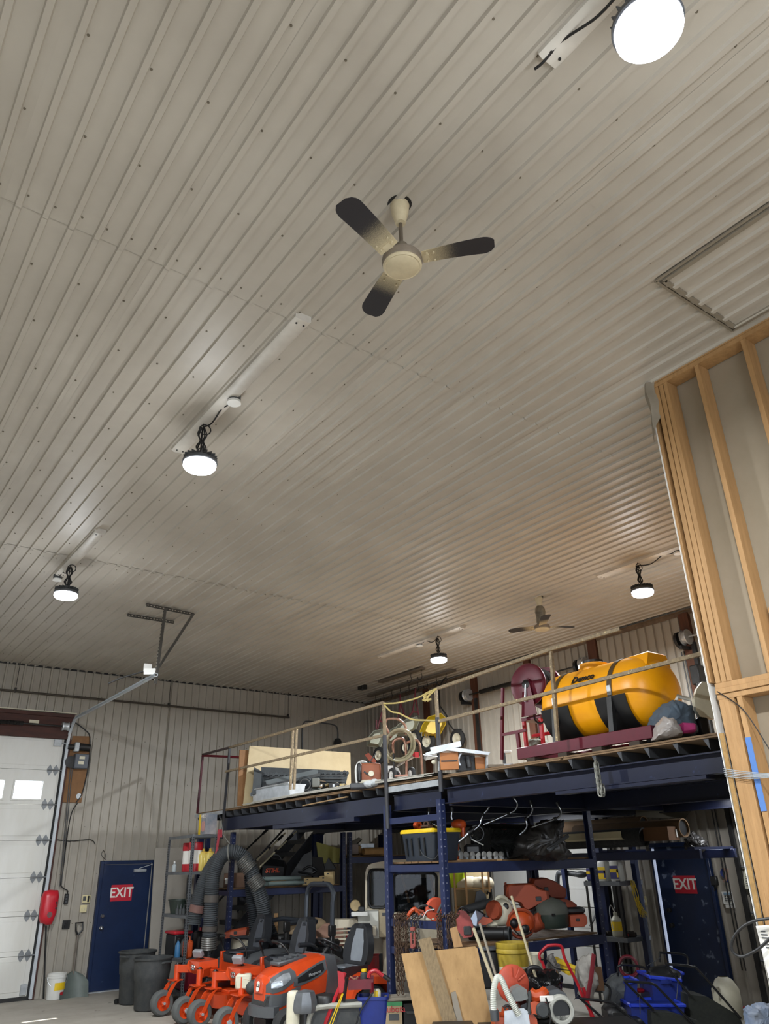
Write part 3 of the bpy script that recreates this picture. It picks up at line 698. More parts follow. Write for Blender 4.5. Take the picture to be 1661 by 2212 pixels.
solo(bx, 'ceiling_bracket', STEEL, 'small dark bracket on the ceiling near the room corner', 'bracket')
# ---------------------------------------------------------------- mezzanine
MX, MZ = 6.2, 2.89
DECK = mat('deck_plywood', '#7d6447', .75, 0, '#5c4733', 6, .7)
JOIST = mat('joist_steel', '#4a4c50', .55, .4, '#303236', 9, .6)
mz = thing('mezzanine', 'dark blue steel mezzanine with a plywood deck along the side wall', 'mezzanine', (8.5, 8.8, 0), kind=None)
mz['kind'] = 'structure'
yy = 3.0
for i in range(5):
    y1 = min(yy + 2.40, 14.52)
    part(MB().box((8.6, (yy + y1) / 2, MZ - .01), (4.76, y1 - yy - .008, .016)).box((8.58 - .012 * (i % 2), (yy + y1) / 2, MZ - .032), (4.76, y1 - yy - .03, .014)), 'deck_sheet', DECK, mz); yy = y1
for i in range(38):
    y = 3.15 + .305 * i
    if y > 14.45: break
    part(MB().prism([(0, 0), (.005, 0), (.005, .085), (.05, .085), (.05, .09), (0, .09)], (MX + .01, y, MZ - .132), (0, 1, 0), (0, 0, 1), (4.7, 0, 0)).add([(MX + .01, y + .004, MZ - .13), (MX + .01, y + .05, MZ - .046), (MX + .01, y + .004, MZ - .046)], [(0, 1, 2)]), 'joist', JOIST, mz)
def ibeam(x, ya, yb, zt, zb, name='beam', fl=.12, par=mz):
    mb = MB().box((x, (ya + yb) / 2, (zt + zb) / 2), (.012, yb - ya, zt - zb))
    for z in (zt - .006, zb + .006): mb.box((x, (ya + yb) / 2, z), (fl, yb - ya, .012))
    return part(mb, name, BLUE, par)
ibeam(MX + .08, 3.0, 7.30, 2.74, 2.565); ibeam(MX + .08, 7.42, 8.36, 2.74, 2.55, fl=.05)
# the left beam is dented near its middle
db = MB()
def dent(y): return .09 * math.exp(-((y - 9.9) / .28) ** 2), .05 * math.exp(-((y - 9.9) / .6) ** 2)
n = 40; ra = []
for i in range(n + 1):
    y = 8.46 + (13.35 - 8.46) * i / n; dx, dz = dent(y); x = MX + .03
    ra.append([V(x, y, 2.735), V(x + dx * .3, y, 2.70), V(x + dx, y, 2.63), V(x + dx * .5, y, 2.56), V(x, y, 2.535 - dz * .3), V(x + .10, y, 2.535 - dz * .3), V(x + .10, y, 2.545), V(x + .02 + dx, y, 2.55), V(x + .02 + dx, y, 2.72), V(x + .1, y, 2.735)])
part(db.loft(ra), 'dented_beam', BLUE, mz, label='blue channel beam dented near its middle')
part(MB().box((MX + .06, 10.35, 2.50), (.1, 2.3, .055)), 'lower_plate', BLUE, mz); part(MB().box((MX + .08, 4.7, 2.545), (.14, 1.7, .03)), 'lower_plate', BLUE, mz)
for x in (8.75, 10.5): ibeam(x, 3.0, 14.45, 2.735, 2.52)
for y in (3.6, 7.34, 8.42, 11.2, 13.3): part(MB().box((8.6, y, 2.64), (4.5, .06, .18)), 'cross_beam', BLUE, mz)
part(MB().box((MX - .012, 13.95, MZ - .055), (.012, 1.2, .06)), 'edge_strip', GALV, mz); part(MB().box((MX - .012, 7.85, MZ - .085), (.012, 1.05, .07)), 'edge_strip', GALV, mz)
for x, y in ((6.28, 14.42), (8.75, 14.3), (8.75, 3.8), (10.5, 3.8), (6.28, 3.2), (10.5, 13.3), (10.5, 8.62)):
    part(MB().box((x, y, 1.26), (.1, .1, 2.52), ch=.006).box((x, y, .01), (.22, .22, .02)), 'column', RACKB, mz)
# pale warped sheets lying on the front edge of the deck
ws_ = thing('warped_sheet_stack', 'stack of pale thin warped sheets along the mezzanine edge', 'sheets', (6.4, 10.4, MZ))
for k, (ya, yb, off) in enumerate(((7.45, 12.4, 0), (7.6, 12.55, .012), (7.4, 12.2, .024))):
    part(MB().grid(lambda u, v, ya=ya, yb=yb, off=off: V(MX - .03 + v * .55, ya + (yb - ya) * u, MZ + .012 + off + .02 * math.sin(u * PI) * (1 - v)), 14, 2).grid(lambda u, v, ya=ya, yb=yb, off=off: V(MX - .03, ya + (yb - ya) * u, MZ + .002 + off + .010 * v + .02 * math.sin(u * PI)), 14, 1), 'sheet', mat('pale_sheet', '#b9b6ac', .5, 0, '#8f8c82', 5, .6), ws_)
lo_ = MB().bar((MX - .03, 9.3, 2.79), (MX - .03, 10.5, 2.755), .03, .015)
solo(lo_, 'broken_board', mat('broken_wood', '#a08560', .8, 0, '#6d5638', 9, .7), 'splintered strip of wood sticking out below the deck edge', 'wood', base=V(MX, 9.8, 2.74))
# ---------------------------------------------------------------- railing
rl = thing('mezzanine_railing', 'rusty angle iron railing along the front of the mezzanine', 'railing', (MX, 9, MZ))
RP = lambda x, y: A(x, y, 'X', MX - .03)
def rail(a, b, m=RUST): part(MB().angle(a - V(.012, 0, 0), b - V(.012, 0, 0), .034, .005, (0, 0, 1), (1, 0, 0)), 'rail', m, rl)
rail(RP(495, 1617), RP(829, 1520)); rail(RP(487, 1669), RP(829, 1591)); rail(RP(945, 1490), RP(1192, 1405)); rail(RP(948, 1561), RP(1524, 1414)); rail(RP(437, 1632), RP(495, 1617), mat('rail_dark', '#4a3c3a', .6, .2, '#30262a', 9, .6))
rail(RP(1192, 1405), RP(1340, 1362), RUST)
def rpost(x0, y0, x1, y1, m=RUST, m2=None, split=.5):
    a, b = RP(x0, y0), RP(x1, y1)
    if m2 is None: part(MB().angle(a, b, .034, .005, (0, 1, 0), (1, 0, 0)), 'post', m, rl)
    else:
        c = a.lerp(b, split); part(MB().angle(a, c, .034, .005, (0, 1, 0), (1, 0, 0)), 'post', m, rl); part(MB().cyl(c, b, .028, n=12), 'post', m2, rl)
DKP = mat('dark_post', '#3a3e46', .5, .3, '#4d4439', 8, .6)
rpost(495, 1617, 478, 1812, DKP); rpost(437, 1632, 425, 1757, mat('red_dark_post', '#5b2027', .5, .2, '#2a2c38', 3, .9)); rpost(632, 1575, 626, 1706); rpost(640, 1573, 634, 1705)
rpost(828, 1516, 838, 1790, RUST, DKP, .28); rpost(941, 1485, 953, 1710, RUST, DKP, .3); rpost(1190, 1400, 1205, 1600)
part(MB().cyl(RP(437, 1632), RP(500, 1634) + V(.9, 0, 0), .022, n=10), 'end_rail', DRED, rl)
# rope closing the gap in the railing
rp_ = thing('safety_rope', 'frayed yellow rope tied across the gap in the railing', 'rope', RP(885, 1560))
part(MB().tube(spline([RP(829, 1520), RP(860, 1518), RP(900, 1508), RP(925, 1495), RP(943, 1488)], 5), .011, 6), 'upper_rope', ROPE, rp_)
part(MB().tube(spline([RP(831, 1524), RP(845, 1537), RP(862, 1541), RP(890, 1554), RP(920, 1556), RP(943, 1557)], 5), .011, 6), 'lower_rope', ROPE, rp_)
kn = MB(); kc = RP(924, 1500)
for i in range(9):
    a = i * 1.3; kn.tube(spline([RP(941, 1490), RP(930 + 4 * math.sin(a), 1496 + 3 * math.cos(a)), RP(918 + 6 * math.cos(a * 2), 1508 + 5 * math.sin(a)), RP(924 + 7 * math.sin(a), 1512 + 4 * math.cos(a * 3))], 4), .007, 5)
part(kn, 'knot', ROPE, rp_)
# ---------------------------------------------------------------- pallet racks
def rack(name, label, x0, x1, y0, y1, h, levels, ends=(1, 1), boards=True, hgt_end=None):
    t = thing(name, label, 'rack', ((x0 + x1) / 2, (y0 + y1) / 2, 0), group='blue pallet racks under the mezzanine')
    for x in (x0, x1):
        for y in (y0, y1):
            u = part(MB().prism([(-.04, -.035), (.04, -.035), (.04, .035), (.03, .035), (.03, -.025), (-.03, -.025), (-.03, .035), (-.04, .035)], (x, y, 0), (0, 1, 0), (1 if x == x0 else -1, 0, 0), (0, 0, h)), 'upright', RACKB, t)
            hl = MB()
            for k in range(int(h / .076)): hl.box((x + (-.0365 if x == x0 else .0365), y - .018, .05 + .076 * k), (.002, .012, .022)).box((x, y + (-.041 if y == y0 else .041), .05 + .076 * k), (.022, .002, .012))
            part(hl, 'slot_row', mat('slot_dark', '#6c7080', .6), u, kind='stuff')
        for z in levels: part(MB().box((x, (y0 + y1) / 2, z - .05), (.04, y1 - y0 - .08, .075)), 'end_tie', RACKB, t)
    for z in levels:
        for y in (y0 - .02, y1 + .02): part(MB().box(((x0 + x1) / 2, y, z - .055), (x1 - x0 - .04, .045, .11), ch=.006), 'beam', RACKB, t)
        if boards:
            k = 0; y = y0 + .02
            while y < y1 - .06:
                part(MB().box(((x0 + x1) / 2 + random.uniform(-.02, .02), y + .06, z + .012), (x1 - x0 - .12, .115, .02)), 'shelf_plank', mat('pallet_plank', '#7d6040', .8, 0, '#594028', 7, .7), t); y += .135
    return t
RX0, RX1, RY0, RY1 = 6.2, 8.8, 7.35, 8.42
rk1 = rack('pallet_rack', 'blue pallet rack with its end at the mezzanine front', RX0, RX1, RY0, RY1, 2.62, (1.93, 1.05))
part(MB().box((RX0, 7.885, 2.425), (.04, .98, .07)), 'end_tie', RACKB, rk1); part(MB().box((RX0, 7.885, 1.29), (.04, .98, .08)), 'end_tie', RACKB, rk1)
rk2 = rack('pallet_rack', 'blue pallet rack at the left behind the exhaust hoses', 6.35, 8.65, 13.2, 14.25, 2.5, (1.59,))
rk3 = rack('pallet_rack', 'blue pallet rack in the far corner loaded with boards and rolls', 8.8, 10.3, 13.2, 14.25, 2.5, (2.06,))
# added strip lights, hidden under the deck to brighten the side wall doors
def fill_strip_light(x, y, label, pw):
    t = thing('fill_strip_light', label, 'lamp', (x, y, 2.66), 0, 'added fill lights under the mezzanine')
    part(MB().prism([(-.06, .05), (-.04, 0), (.04, 0), (.06, .05)], (0, -.6, 0), (1, 0, 0), (0, 0, 1), (0, 1.2, 0)), 'housing', WHITE, t, False)
    part(MB().cyl((0, -.57, -.012), (0, .57, -.012), .013, n=10), 'tube', mat('fill_tube_glow', '#e8ecff', .4, emit=6), t, False)
    ld = bpy.data.lights.new('fill_strip_glow', 'AREA'); ld.shape = 'RECTANGLE'; ld.size = .05; ld.size_y = 1.1; ld.energy = pw; ld.color = (.93, .96, 1)
    lo = bpy.data.objects.new('fill_strip_glow', ld); COL.objects.link(lo); lo.parent = t; lo.location = (0, 0, -.03)
fill_strip_light(9.65, 9.9, 'added strip light hidden under the deck, brightens the side wall door', 45); fill_strip_light(10.2, 5.9, 'added strip light hidden under the deck, brightens the right exit door', 18)
# ---------------------------------------------------------------- things on and by the end wall
W_ = lambda x, y, d=.03: A(x, y, 'Y', YW - d)
def wpoly(pts, d0, th): return MB().prism([(p.x, p.z) for p in (W_(x, y, d0) for x, y in pts)], (0, YW - d0, 0), (1, 0, 0), (0, 0, 1), (0, -th, 0))
op = thing('door_operator', 'grey overhead door motor on an orange plywood board', 'motor', W_(150, 1735))
part(wpoly([(157, 1590), (195, 1591), (195, 1622), (187, 1664), (175, 1734), (128, 1733), (138, 1660)], .02, .02), 'mounting_board', OSB, op)
c = W_(174, 1645, .1)
cb = part(MB().box(c, (.26, .16, .27), ch=.015), 'control_box', mat('operator_grey', '#5b6068', .45, .2), op)
part(MB().box(c + V(.0, -.082, .06), (.1, .004, .05)).box(c + V(-.01, -.082, -.03), (.1, .004, .06)), 'label_sticker', CREAM, cb)
m_ = W_(165, 1614, .12)
part(MB().box(m_ + V(0, 0, 0), (.09, .13, .17), ch=.01), 'gearbox', GALV, op)
part(MB().cyl(m_ + V(.05, 0, .01), m_ + V(.25, 0, .0), .07, n=16).lathe([(0, .25), (.06, .25), (.07, .23)], m_, (1, 0, 0), 16), 'motor_can', STEEL, op)
part(MB().cyl(m_ + V(-.05, 0, 0), m_ + V(-.16, 0, 0), .05, n=14).lathe([(.0, 0), (.1, 0), (.11, .02), (.0, .03)], W_(153, 1646, .12), (0, -1, 0), 20), 'chain_wheel', STEEL, op)
part(MB().lathe([(0, .01), (.05, .01), (.052, 0)], W_(170, 1720, .042), (0, -1, 0), 18), 'round_cover', GALV, op)
part(MB().tube(spline([W_(157, 1557, .05), W_(170, 1566, .06), W_(185, 1578, .06), W_(194, 1592, .06), W_(193, 1640, .05), W_(186, 1680, .05), W_(177, 1715, .05), W_(165, 1733, .05)], 4), .011, 6), 'conduit', BLACK, op)
ck = MB()
for x0, x1 in ((152, 129), (156, 132)): ck.tube([W_(x0, 1660, .12), W_(x1 + 1, 1905, .1), W_(x1, 1915, .1)], .009, 5)
ck.tube(spline([W_(168, 1734, .05), W_(155, 1755, .05), W_(146, 1800, .05), W_(136, 1880, .05), W_(131, 1906, .05), W_(135, 1917, .05), W_(146, 1924, .05), W_(145, 1932, .05)], 5), .009, 5)
part(ck, 'pull_chain', STEEL, op)
part(MB().tube([W_(100, 2000, .08), W_(94, 2160, .08)], .014, 6), 'lower_chain', STEEL, op)
part(MB().box(W_(143, 1942, .04), (.07, .05, .17), ch=.008), 'push_button_box', BLACK, op); 
pb = MB()
for dz in (-.05, 0, .05): pb.lathe([(0, .012), (.014, .012), (.016, 0)], W_(143, 1942, .066) + V(0, 0, dz), (0, -1, 0), 10)
part(pb, 'push_button', GREYP, op)
solo(MB().tube(spline([W_(110, 1812, .03), W_(150, 1817, .03), W_(195, 1814, .03), W_(206, 1824, .03)], 4), .008, 5), 'wall_wire', STEEL, 'loose grey wire strung level between door track and exit door', 'wire')
solo(MB().tube(spline([W_(224, 1836, .04), W_(219, 1845, .06), W_(224, 1853, .06), W_(229, 1856, .03), W_(226, 1840, .05), W_(222, 1838, .08)], 4), .005, 5), 'cable_stub', BLACK, 'cut cable ends poking from the wall above the left exit door', 'cable')
rc = thing('red_plastic_case', 'bright red moulded plastic case hung beside the overhead door', 'case', W_(105, 1960))
rp = [(95, 1925), (107, 1922), (124, 1923), (126, 1934), (120, 1972), (110, 1996), (100, 1998), (86, 1993), (83, 1985), (85, 1965), (89, 1938)]
ctr = W_(105, 1960, .14); R0 = [W_(x, y, .11) for x, y in rp]
part(MB().loft([R0, [p + V(0, -.06, 0) for p in R0], [ctr + (p - ctr) * .88 + V(0, -.1, 0) for p in R0], [ctr + (p - ctr) * .6 + V(0, -.12, 0) for p in R0]]), 'shell', mat('red_shell', '#c42231', .35, 0, '#9c1a26', 5, .5), rc)
g = MB()
for i in range(4): g.box(W_(117 + (i % 2) * 2, 1943 + i * 6, .235), (.07, .01, .03), (0, .4, 0))
part(g, 'black_lettering', BLACK, rc); part(MB().lathe([(0, .012), (.045, .012), (.05, 0)], W_(107, 1976, .232), (0, -1, 0), 14), 'round_badge', mat('badge_grey', '#6d4a48', .6), rc)
def plate(name, label, px, py, w_, h, m_, kids=()):
    t = thing(name, label, name.split('_')[-1], W_(px, py, .03)); part(MB().box(W_(px, py, .035), (w_, .02, h), ch=.005), 'cover', m_, t)
    for kn, dx, dz, kw, kh, km in kids: part(MB().box(W_(px, py, .05) + V(dx, 0, dz), (kw, .014, kh), ch=.003), kn, km, t)
IV = mat('ivory_plastic', '#d8cda0', .5)
plate('wall_thermostat', 'ivory thermostat with a torn dark corner beside the left exit door', 186, 1942, .14, .13, IV, (('dial', -.03, .01, .05, .07, GREYP), ('torn_patch', .04, 0, .03, .1, BLACK)))
plate('wall_switch', 'ivory double light switch below the thermostat', 180, 1963, .12, .12, IV, (('toggle', -.025, 0, .012, .03, CREAM), ('toggle', .025, 0, .012, .03, CREAM)))
plate('wall_outlet', 'grimy metal outlet box left of the shovel handle', 143, 1997, .13, .14, STEEL, (('socket', 0, .03, .05, .04, BLACK), ('socket', 0, -.03, .05, .04, BLACK)))
# shovel leaning on the wall
sv = thing('snow_shovel', 'grey scoop shovel with a D grip leaning beside the exit door', 'shovel', (4.6, 15.5, 0))
S = lambda x, y, d: A(x, y, 'Y', YW - d)
gt_ = S(171, 1995, .08); gb = S(168, 2020, .1)
part(MB().tube([gb, S(164, 2011, .09), S(164, 1994, .08), S(179, 1993, .08), S(178, 2009, .09), gb], .016, 8), 'grip', BLACK, sv)
part(MB().tube([gb, S(158, 2105, .26)], .019, 10), 'handle', mat('grey_handle', '#6a6258', .6, 0, '#4d463e', 10, .6), sv)
bl = []
for i in range(9):
    u = i / 8; y = 2098 + 60 * u; wd = (4 + 20 * min(1, u * 2.6) ** .55)
    c = S(158 - 1.5 * u, y, .26 + .1 * u); s_ = wd * .0098
    bl.append([c + V(math.copysign(abs(t) ** .9, t) * s_, -.09 * (abs(t) ** 2) * min(1, u * 2 + .2) + th, 0) for t, th in [(-1 + j / 4, 0) for j in range(9)] + [(1 - j / 4, .008) for j in range(9)]])
part(MB().loft(bl), 'blade', mat('shovel_blade', '#5d6661', .5, .1, '#454d49', 7, .6), sv)
# white bucket
bk = thing('plastic_bucket', 'white plastic bucket with a yellow label standing by the shovel', 'bucket', (4.29, 15.42, 0))
part(MB().lathe([(0, .004), (.13, .004), (.135, .02), (.15, .31), (.158, .315), (.158, .335), (.152, .34), (.158, .35), (.158, .375), (.148, .38), (.14, .375), (.128, .02), (0, .015)], n=26), 'pail', WHITE, bk, False)
part(MB().lathe([(.1455, .14), (.1505, .25)], n=20, ang=2.4).xf(Matrix.Rotation(-2.75, 4, 'Z')), 'yellow_label', YELP, bk, False); part(MB().lathe([(.141, .06), (.1435, .11)], n=16, ang=1.1).xf(Matrix.Rotation(-2.0, 4, 'Z')), 'red_mark', RED, bk, False)
part(MB().tube(arc((0, -.02, .33), .165, PI, 2 * PI, 10, V(1, 0, 0), V(0, .6, 1)), .003, 6), 'bail', GALV, bk, False)
# trash cans
def trash(x, y, rz, label, h=.73):
    t = thing('trash_can', label, 'trash can', (x, y, 0), rz, 'dark grey round trash cans')
    part(MB().lathe([(0, .01), (.21, .01), (.225, .03), (.25, h * .55), (.262, h * .57), (.272, h * .72), (.285, h - .03), (.305, h - .025), (.31, h - .005), (.3, h), (.283, h - .005), (.245, h * .5), (.215, .04), (0, .03)], n=34), 'barrel', DUST, t, False)
    for s in (-1, 1):
        part(MB().tube([V(s * .28, -.07, h - .07), V(s * .335, -.06, h - .06), V(s * .34, .06, h - .06), V(s * .28, .07, h - .07)], .016, 8), 'handle', DUST, t, False)
        part(MB().lathe([(0, -.03), (.035, -.03), (.04, 0), (.035, .03), (0, .03)], (s * .15, .2, .042), (1, 0, 0), 14), 'wheel', BLACK, t, False)
    return t
trash(5.10, 13.20, -1.2, 'dark grey trash can in front, nearer the orange mower', .70); trash(5.13, 13.98, .5, 'dark grey trash can behind the other, nearer the blue exit door', .74)
# pale board behind the shelf
solo(MB().prism([(5.85, 0), (7.6, 0), (7.6, 2.32), (5.85, 2.32)], (0, 15.35, 0), (1, 0, 0), (0, .1, 1), (0, -.03, 0)), 'white_wallboard', mat('grey_panel', '#a8a298', .6, 0, '#928c82', 2, .5), 'large pale grey panel leaning on the end wall behind the shelf', 'panel')
# ---------------------------------------------------------------- grey steel shelving
SX0, SX1, SY0, SY1, SHT = 5.60, 6.06, 13.20, 14.28, 2.47
sh = thing('steel_shelf', 'tall grey slotted steel shelf at the end of the mezzanine', 'shelf', ((SX0 + SX1) / 2, (SY0 + SY1) / 2, 0))
for x, a in ((SX0, 1), (SX1, -1)):
    for y, b in ((SY0, 1), (SY1, -1)):
        o = part(MB().angle((x, y, 0), (x, y, SHT), .045, .004, (a, 0, 0), (0, b, 0)), 'post', GREYM, sh)
        part(slots(slots(MB(), (x, y, 0), (x, y, SHT), (0, b, 0), (1, 0, 0), .04, .022), (x, y, 0), (x, y, SHT), (a, 0, 0), (0, 1, 0), .04, .022), 'slot_row', BLACK, o, kind='stuff')
SLV = (.16, .62, 1.24, 1.89, SHT - .01)
for z in SLV:
    part(MB().box(((SX0 + SX1) / 2, (SY0 + SY1) / 2, z), (SX1 - SX0 - .01, SY1 - SY0 - .01, .006)).box((SX0 + .003, (SY0 + SY1) / 2, z - .02), (.004, SY1 - SY0 - .01, .045)).box((SX1 - .003, (SY0 + SY1) / 2, z - .02), (.004, SY1 - SY0 - .01, .045)).box(((SX0 + SX1) / 2, SY0 + .003, z - .02), (SX1 - SX0 - .01, .004, .045)), 'shelf_board', GREYM, sh)
zz = SLV[3] + .004
jar = thing('plastic_canister', 'clear plastic canister with a red lid and white label', 'canister', (5.78, 13.45, zz))
part(MB().lathe([(0, .0), (.11, .0), (.115, .02), (.115, .12), (.117, .12)], n=20), 'base', RED, jar, False); part(MB().lathe([(.112, .1), (.112, .36)], n=20), 'jar_body', PAPER, jar, False)
part(MB().lathe([(.118, .33), (.122, .34), (.122, .44), (.115, .46), (0, .462)], n=20), 'lid', RED, jar, False)
j2 = dup(jar, (5.86, 13.9, zz), 1, 'red-lidded canister at the back of the upper shelf')
AMB = mat('amber_jar', '#d9c46a', .25, 0, '#b89e46', 4, .5, alpha=.9)
for k, (x, y, lb) in enumerate(((5.92, 13.36, 'amber square jar on the upper shelf left of the other'), (6.0, 13.26, 'amber jar with a knob lid, nearest the exhaust hose'))):
    t = thing('amber_jar', lb, 'jar', (x - .02, y + .03, zz), 0, 'amber jars on the grey shelf')
    part(MB().loft([[V(a * s, b * s, z) for a, b in rrect(.2, .2, .04, 3)] for s, z in ((.93, 0), (1, .02), (1, .24), (.9, .27), (.6, .3))]), 'jar_body', AMB, t, False)
    part(MB().lathe([(.085, .275), (.088, .3), (.03, .31), (.02, .33), (.025, .35), (0, .355)], n=16), 'lid', mat('amber_lid', '#c9a94a', .4), t, False); part(MB().tube([V(-.03, -.11, .22), V(-.03, -.13, .2), V(-.03, -.13, .08), V(-.03, -.11, .06)], .012, 6), 'handle', AMB, t, False)
t = thing('small_bottle', 'small clear bottle alone at the left of the upper shelf', 'bottle', (5.68, 14.1, zz)); part(MB().lathe([(0, 0), (.035, 0), (.04, .01), (.04, .1), (.015, .13), (.015, .15), (0, .15)], n=12), 'bottle_body', mat('clear_plastic', '#c9d2d4', .2, alpha=.6), t, False); part(MB().lathe([(.018, .14), (.018, .17), (0, .17)], n=10), 'cap', WHITE, t, False)
zz = SLV[2] + .004
t = thing('planter_tub', 'dark green oval tub on the middle shelf', 'tub', (5.78, 14.0, zz)); part(MB().lathe([(0, 0), (.13, 0), (.17, .2), (.185, .2), (.185, .22), (.16, .22), (.12, .02), (0, .02)], n=22), 'tub_body', GREEN, t, False)
t = thing('crate_stack', 'stack of ribbed dark grey trays on the middle shelf', 'trays', (5.9, 13.5, zz))
for i in range(4): part(MB().loft([[V(a * s, b * s, z + .075 * i) for a, b in rrect(.28, .4, .03, 2)] for s, z in ((.9, 0), (.98, .06), (1.04, .06), (1.04, .072), (.9, .072))]), 'tray', DUST, t, False)
for i, (x, y) in enumerate(((5.66, 13.75), (5.68, 13.66), (5.7, 13.58))):
    t = thing('spray_nozzle', ('squeeze bottle with a tapered spout, leftmost of three', 'middle squeeze bottle with a tapered spout', 'squeeze bottle with a tapered spout next to the trays')[i], 'bottle', (x, y, zz), 0, 'tapered bottles on the grey shelf'); part(MB().lathe([(0, 0), (.03, 0), (.032, .07), (.012, .1)], n=10), 'bottle_body', DUST, t, False); part(MB().lathe([(.012, .1), (.003, .16), (0, .16)], n=8), 'spout', GREYP, t, False)
zz = SLV[1] + .004
t = thing('red_tote', 'red lidded tote on the lower shelf', 'tote', (5.8, 13.95, zz)); part(MB().box((0, 0, .16), (.3, .4, .32), ch=.02), 'tote_body', BLACK, t, False); part(MB().box((0, 0, .34), (.33, .43, .05), ch=.015), 'lid', RED, t, False)
t = thing('blue_bottle', 'blue spray bottle on the lower shelf front', 'bottle', (5.66, 13.6, zz)); part(MB().lathe([(0, 0), (.045, 0), (.05, .02), (.05, .17), (.02, .22), (.02, .24), (0, .24)], n=14), 'bottle_body', mat('blue_bottle', '#3a6f9a', .4), t, False); part(MB().box((0, -.01, .26), (.03, .07, .04), ch=.006), 'trigger', BLACK, t, False)
t = thing('orange_jug', 'orange fuel jug on the lower shelf beside the post', 'jug', (5.72, 13.34, zz)); part(MB().box((0, 0, .13), (.12, .2, .26), ch=.03), 'jug_body', ORANGEP, t, False); part(MB().tube([V(0, -.06, .25), V(0, -.05, .31), V(0, .04, .31), V(0, .07, .25)], .014, 8), 'handle', ORANGEP, t, False)
t = thing('black_jug', 'black oil jug behind the orange jug', 'jug', (5.9, 13.35, zz)); part(MB().box((0, 0, .19), (.12, .22, .38), ch=.03), 'jug_body', BLACK, t, False); part(MB().cyl((0, -.05, .37), (0, -.05, .43), .025), 'cap', RED, t, False)
t = thing('backpack_tank', 'grey wheel-like strapped tank on the lower shelf', 'tank', (5.72, 13.48, zz)); part(MB().ell((0, 0, .14), (.07, .08, .14)), 'tank_body', DUST, t, False); part(MB().torus((0, 0, .14), .12, .012, (1, 0, .2), 16, 6), 'strap', BLACK, t, False)
t = thing('red_gas_can', 'dark red can on the bottom shelf behind the mower wheel', 'can', (5.8, 13.5, SLV[0] + .004)); part(MB().box((0, 0, .15), (.25, .4, .3), ch=.03), 'can_body', DRED, t, False); part(MB().cyl((0, .12, .29), (0, .18, .4), .025), 'spout', BLACK, t, False)
# box on the top shelf
bx = thing('product_box', 'printed box with a yellow side and the word WIDE on the top shelf', 'box', (5.93, 13.36, SHT))
part(MB().box((0, 0, .165), (.2, .3, .33)), 'carton', mat('box_grey', '#6e7884', .6, 0, '#c7b8b0', 3, .7), bx, False)
part(MB().box((-.102, .11, .165), (.004, .08, .33)), 'yellow_band', YELP, bx, False)
part(MB().prism(rrect(.14, .17, .05), (-.101, -.04, .13), (0, -1, 0), (0, 0, 1), (-.003, 0, 0)), 'printed_face', mat('printed_pink', '#c99a90', .6, 0, '#a7706a', 14, .6), bx, False)
text('WIDE', .08, WM[bx] @ V(-.105, -.03, .29), (0, -1, 0), (0, 0, 1), TEXTW, bx, 'lettering')
# ---------------------------------------------------------------- exhaust hoses
hz = thing('exhaust_hose', 'pair of thick grey corrugated exhaust hoses looped over a strap', 'hose', (6.0, 12.75, 0))
Hq = PL((6.0, 12.7, 1)); h3 = lambda x, y, d=0: Hq(340 + x / 4.371, 1780 + y / 4.371, d)
HOSEM = mat('hose_grey', '#4b4f52', .45, .1, '#33373a', 7, .7)
def corr(pts, r, pitch=.03, amp=.008):
    P = spline(pts, 24); L = [0]
    for a, b in zip(P, P[1:]): L.append(L[-1] + (b - a).length)
    n = int(L[-1] / (pitch / 2)); out = []; j = 0
    for i in range(n + 1):
        s = L[-1] * i / n
        while j < len(L) - 2 and L[j + 1] < s: j += 1
        t = (s - L[j]) / max(1e-9, L[j + 1] - L[j]); out.append(P[j].lerp(P[j + 1], t))
    return MB().tube(out, [r + (amp if i % 2 else -amp) for i in range(len(out))], 18, caps=True)
part(corr([h3(640, 270, .25), h3(540, 330, .2), h3(455, 480, .1), h3(395, 650, .05), h3(365, 800), h3(345, 945)], .105), 'hose', HOSEM, hz)
part(corr([h3(1000, 930, .15), h3(985, 750, .1), h3(930, 580, .05), h3(870, 400), h3(790, 290, -.03), h3(690, 265, -.08), h3(600, 330, -.08), h3(535, 500, -.08), h3(520, 700, -.08), h3(505, 950, -.05), h3(487, 1185, -.03)], .112), 'hose', HOSEM, hz)
part(corr([h3(830, 480, .35), h3(850, 700, .35), h3(868, 900, .35), h3(880, 1030, .35)], .085), 'hose', mat('hose_dark', '#25292d', .5), hz)
part(corr([h3(1000, 900, .16), h3(1050, 1030, .2), h3(1100, 1170, .25)], .1), 'hose', mat('hose_dark', '#25292d', .5), hz)
SIL = mat('hose_silver', '#8a8a86', .35, .7, '#5a5a58', 14, .6)
for a, b, r in (((800, 320, -.03), (880, 425, 0), .125), ((895, 500, .02), (965, 605, .04), .124), ((497, 1060, -.05), (488, 1175, -.03), .123)):
    part(corr([h3(*a), (h3(*a) + h3(*b)) / 2, h3(*b)], r, .03, .006), 'metal_cuff', SIL, hz)
for a, b, m_ in (((382, 765, 0), (366, 835, 0), mat('faded_tape', '#6d4f48', .7)), ((524, 670, -.08), (518, 735, -.08), mat('grey_tape', '#4a4540', .7)), ((505, 960, -.05), (500, 1010, -.05), mat('grey_tape', '#4a4540', .7))):
    part(MB().cyl(h3(*a), h3(*b), .123, n=20), 'tape_band', m_, hz)
st = MB().torus(h3(690, 275, -.08), .135, .012, HR * .97 + UZ * .1, 18, 6); st.tube([h3(688, 250, -.08) + V(0, 0, .1), h3(620, 100), h3(600, -60)], .008, 6)
part(st, 'strap', mat('strap_grey', '#70706a', .7), hz)
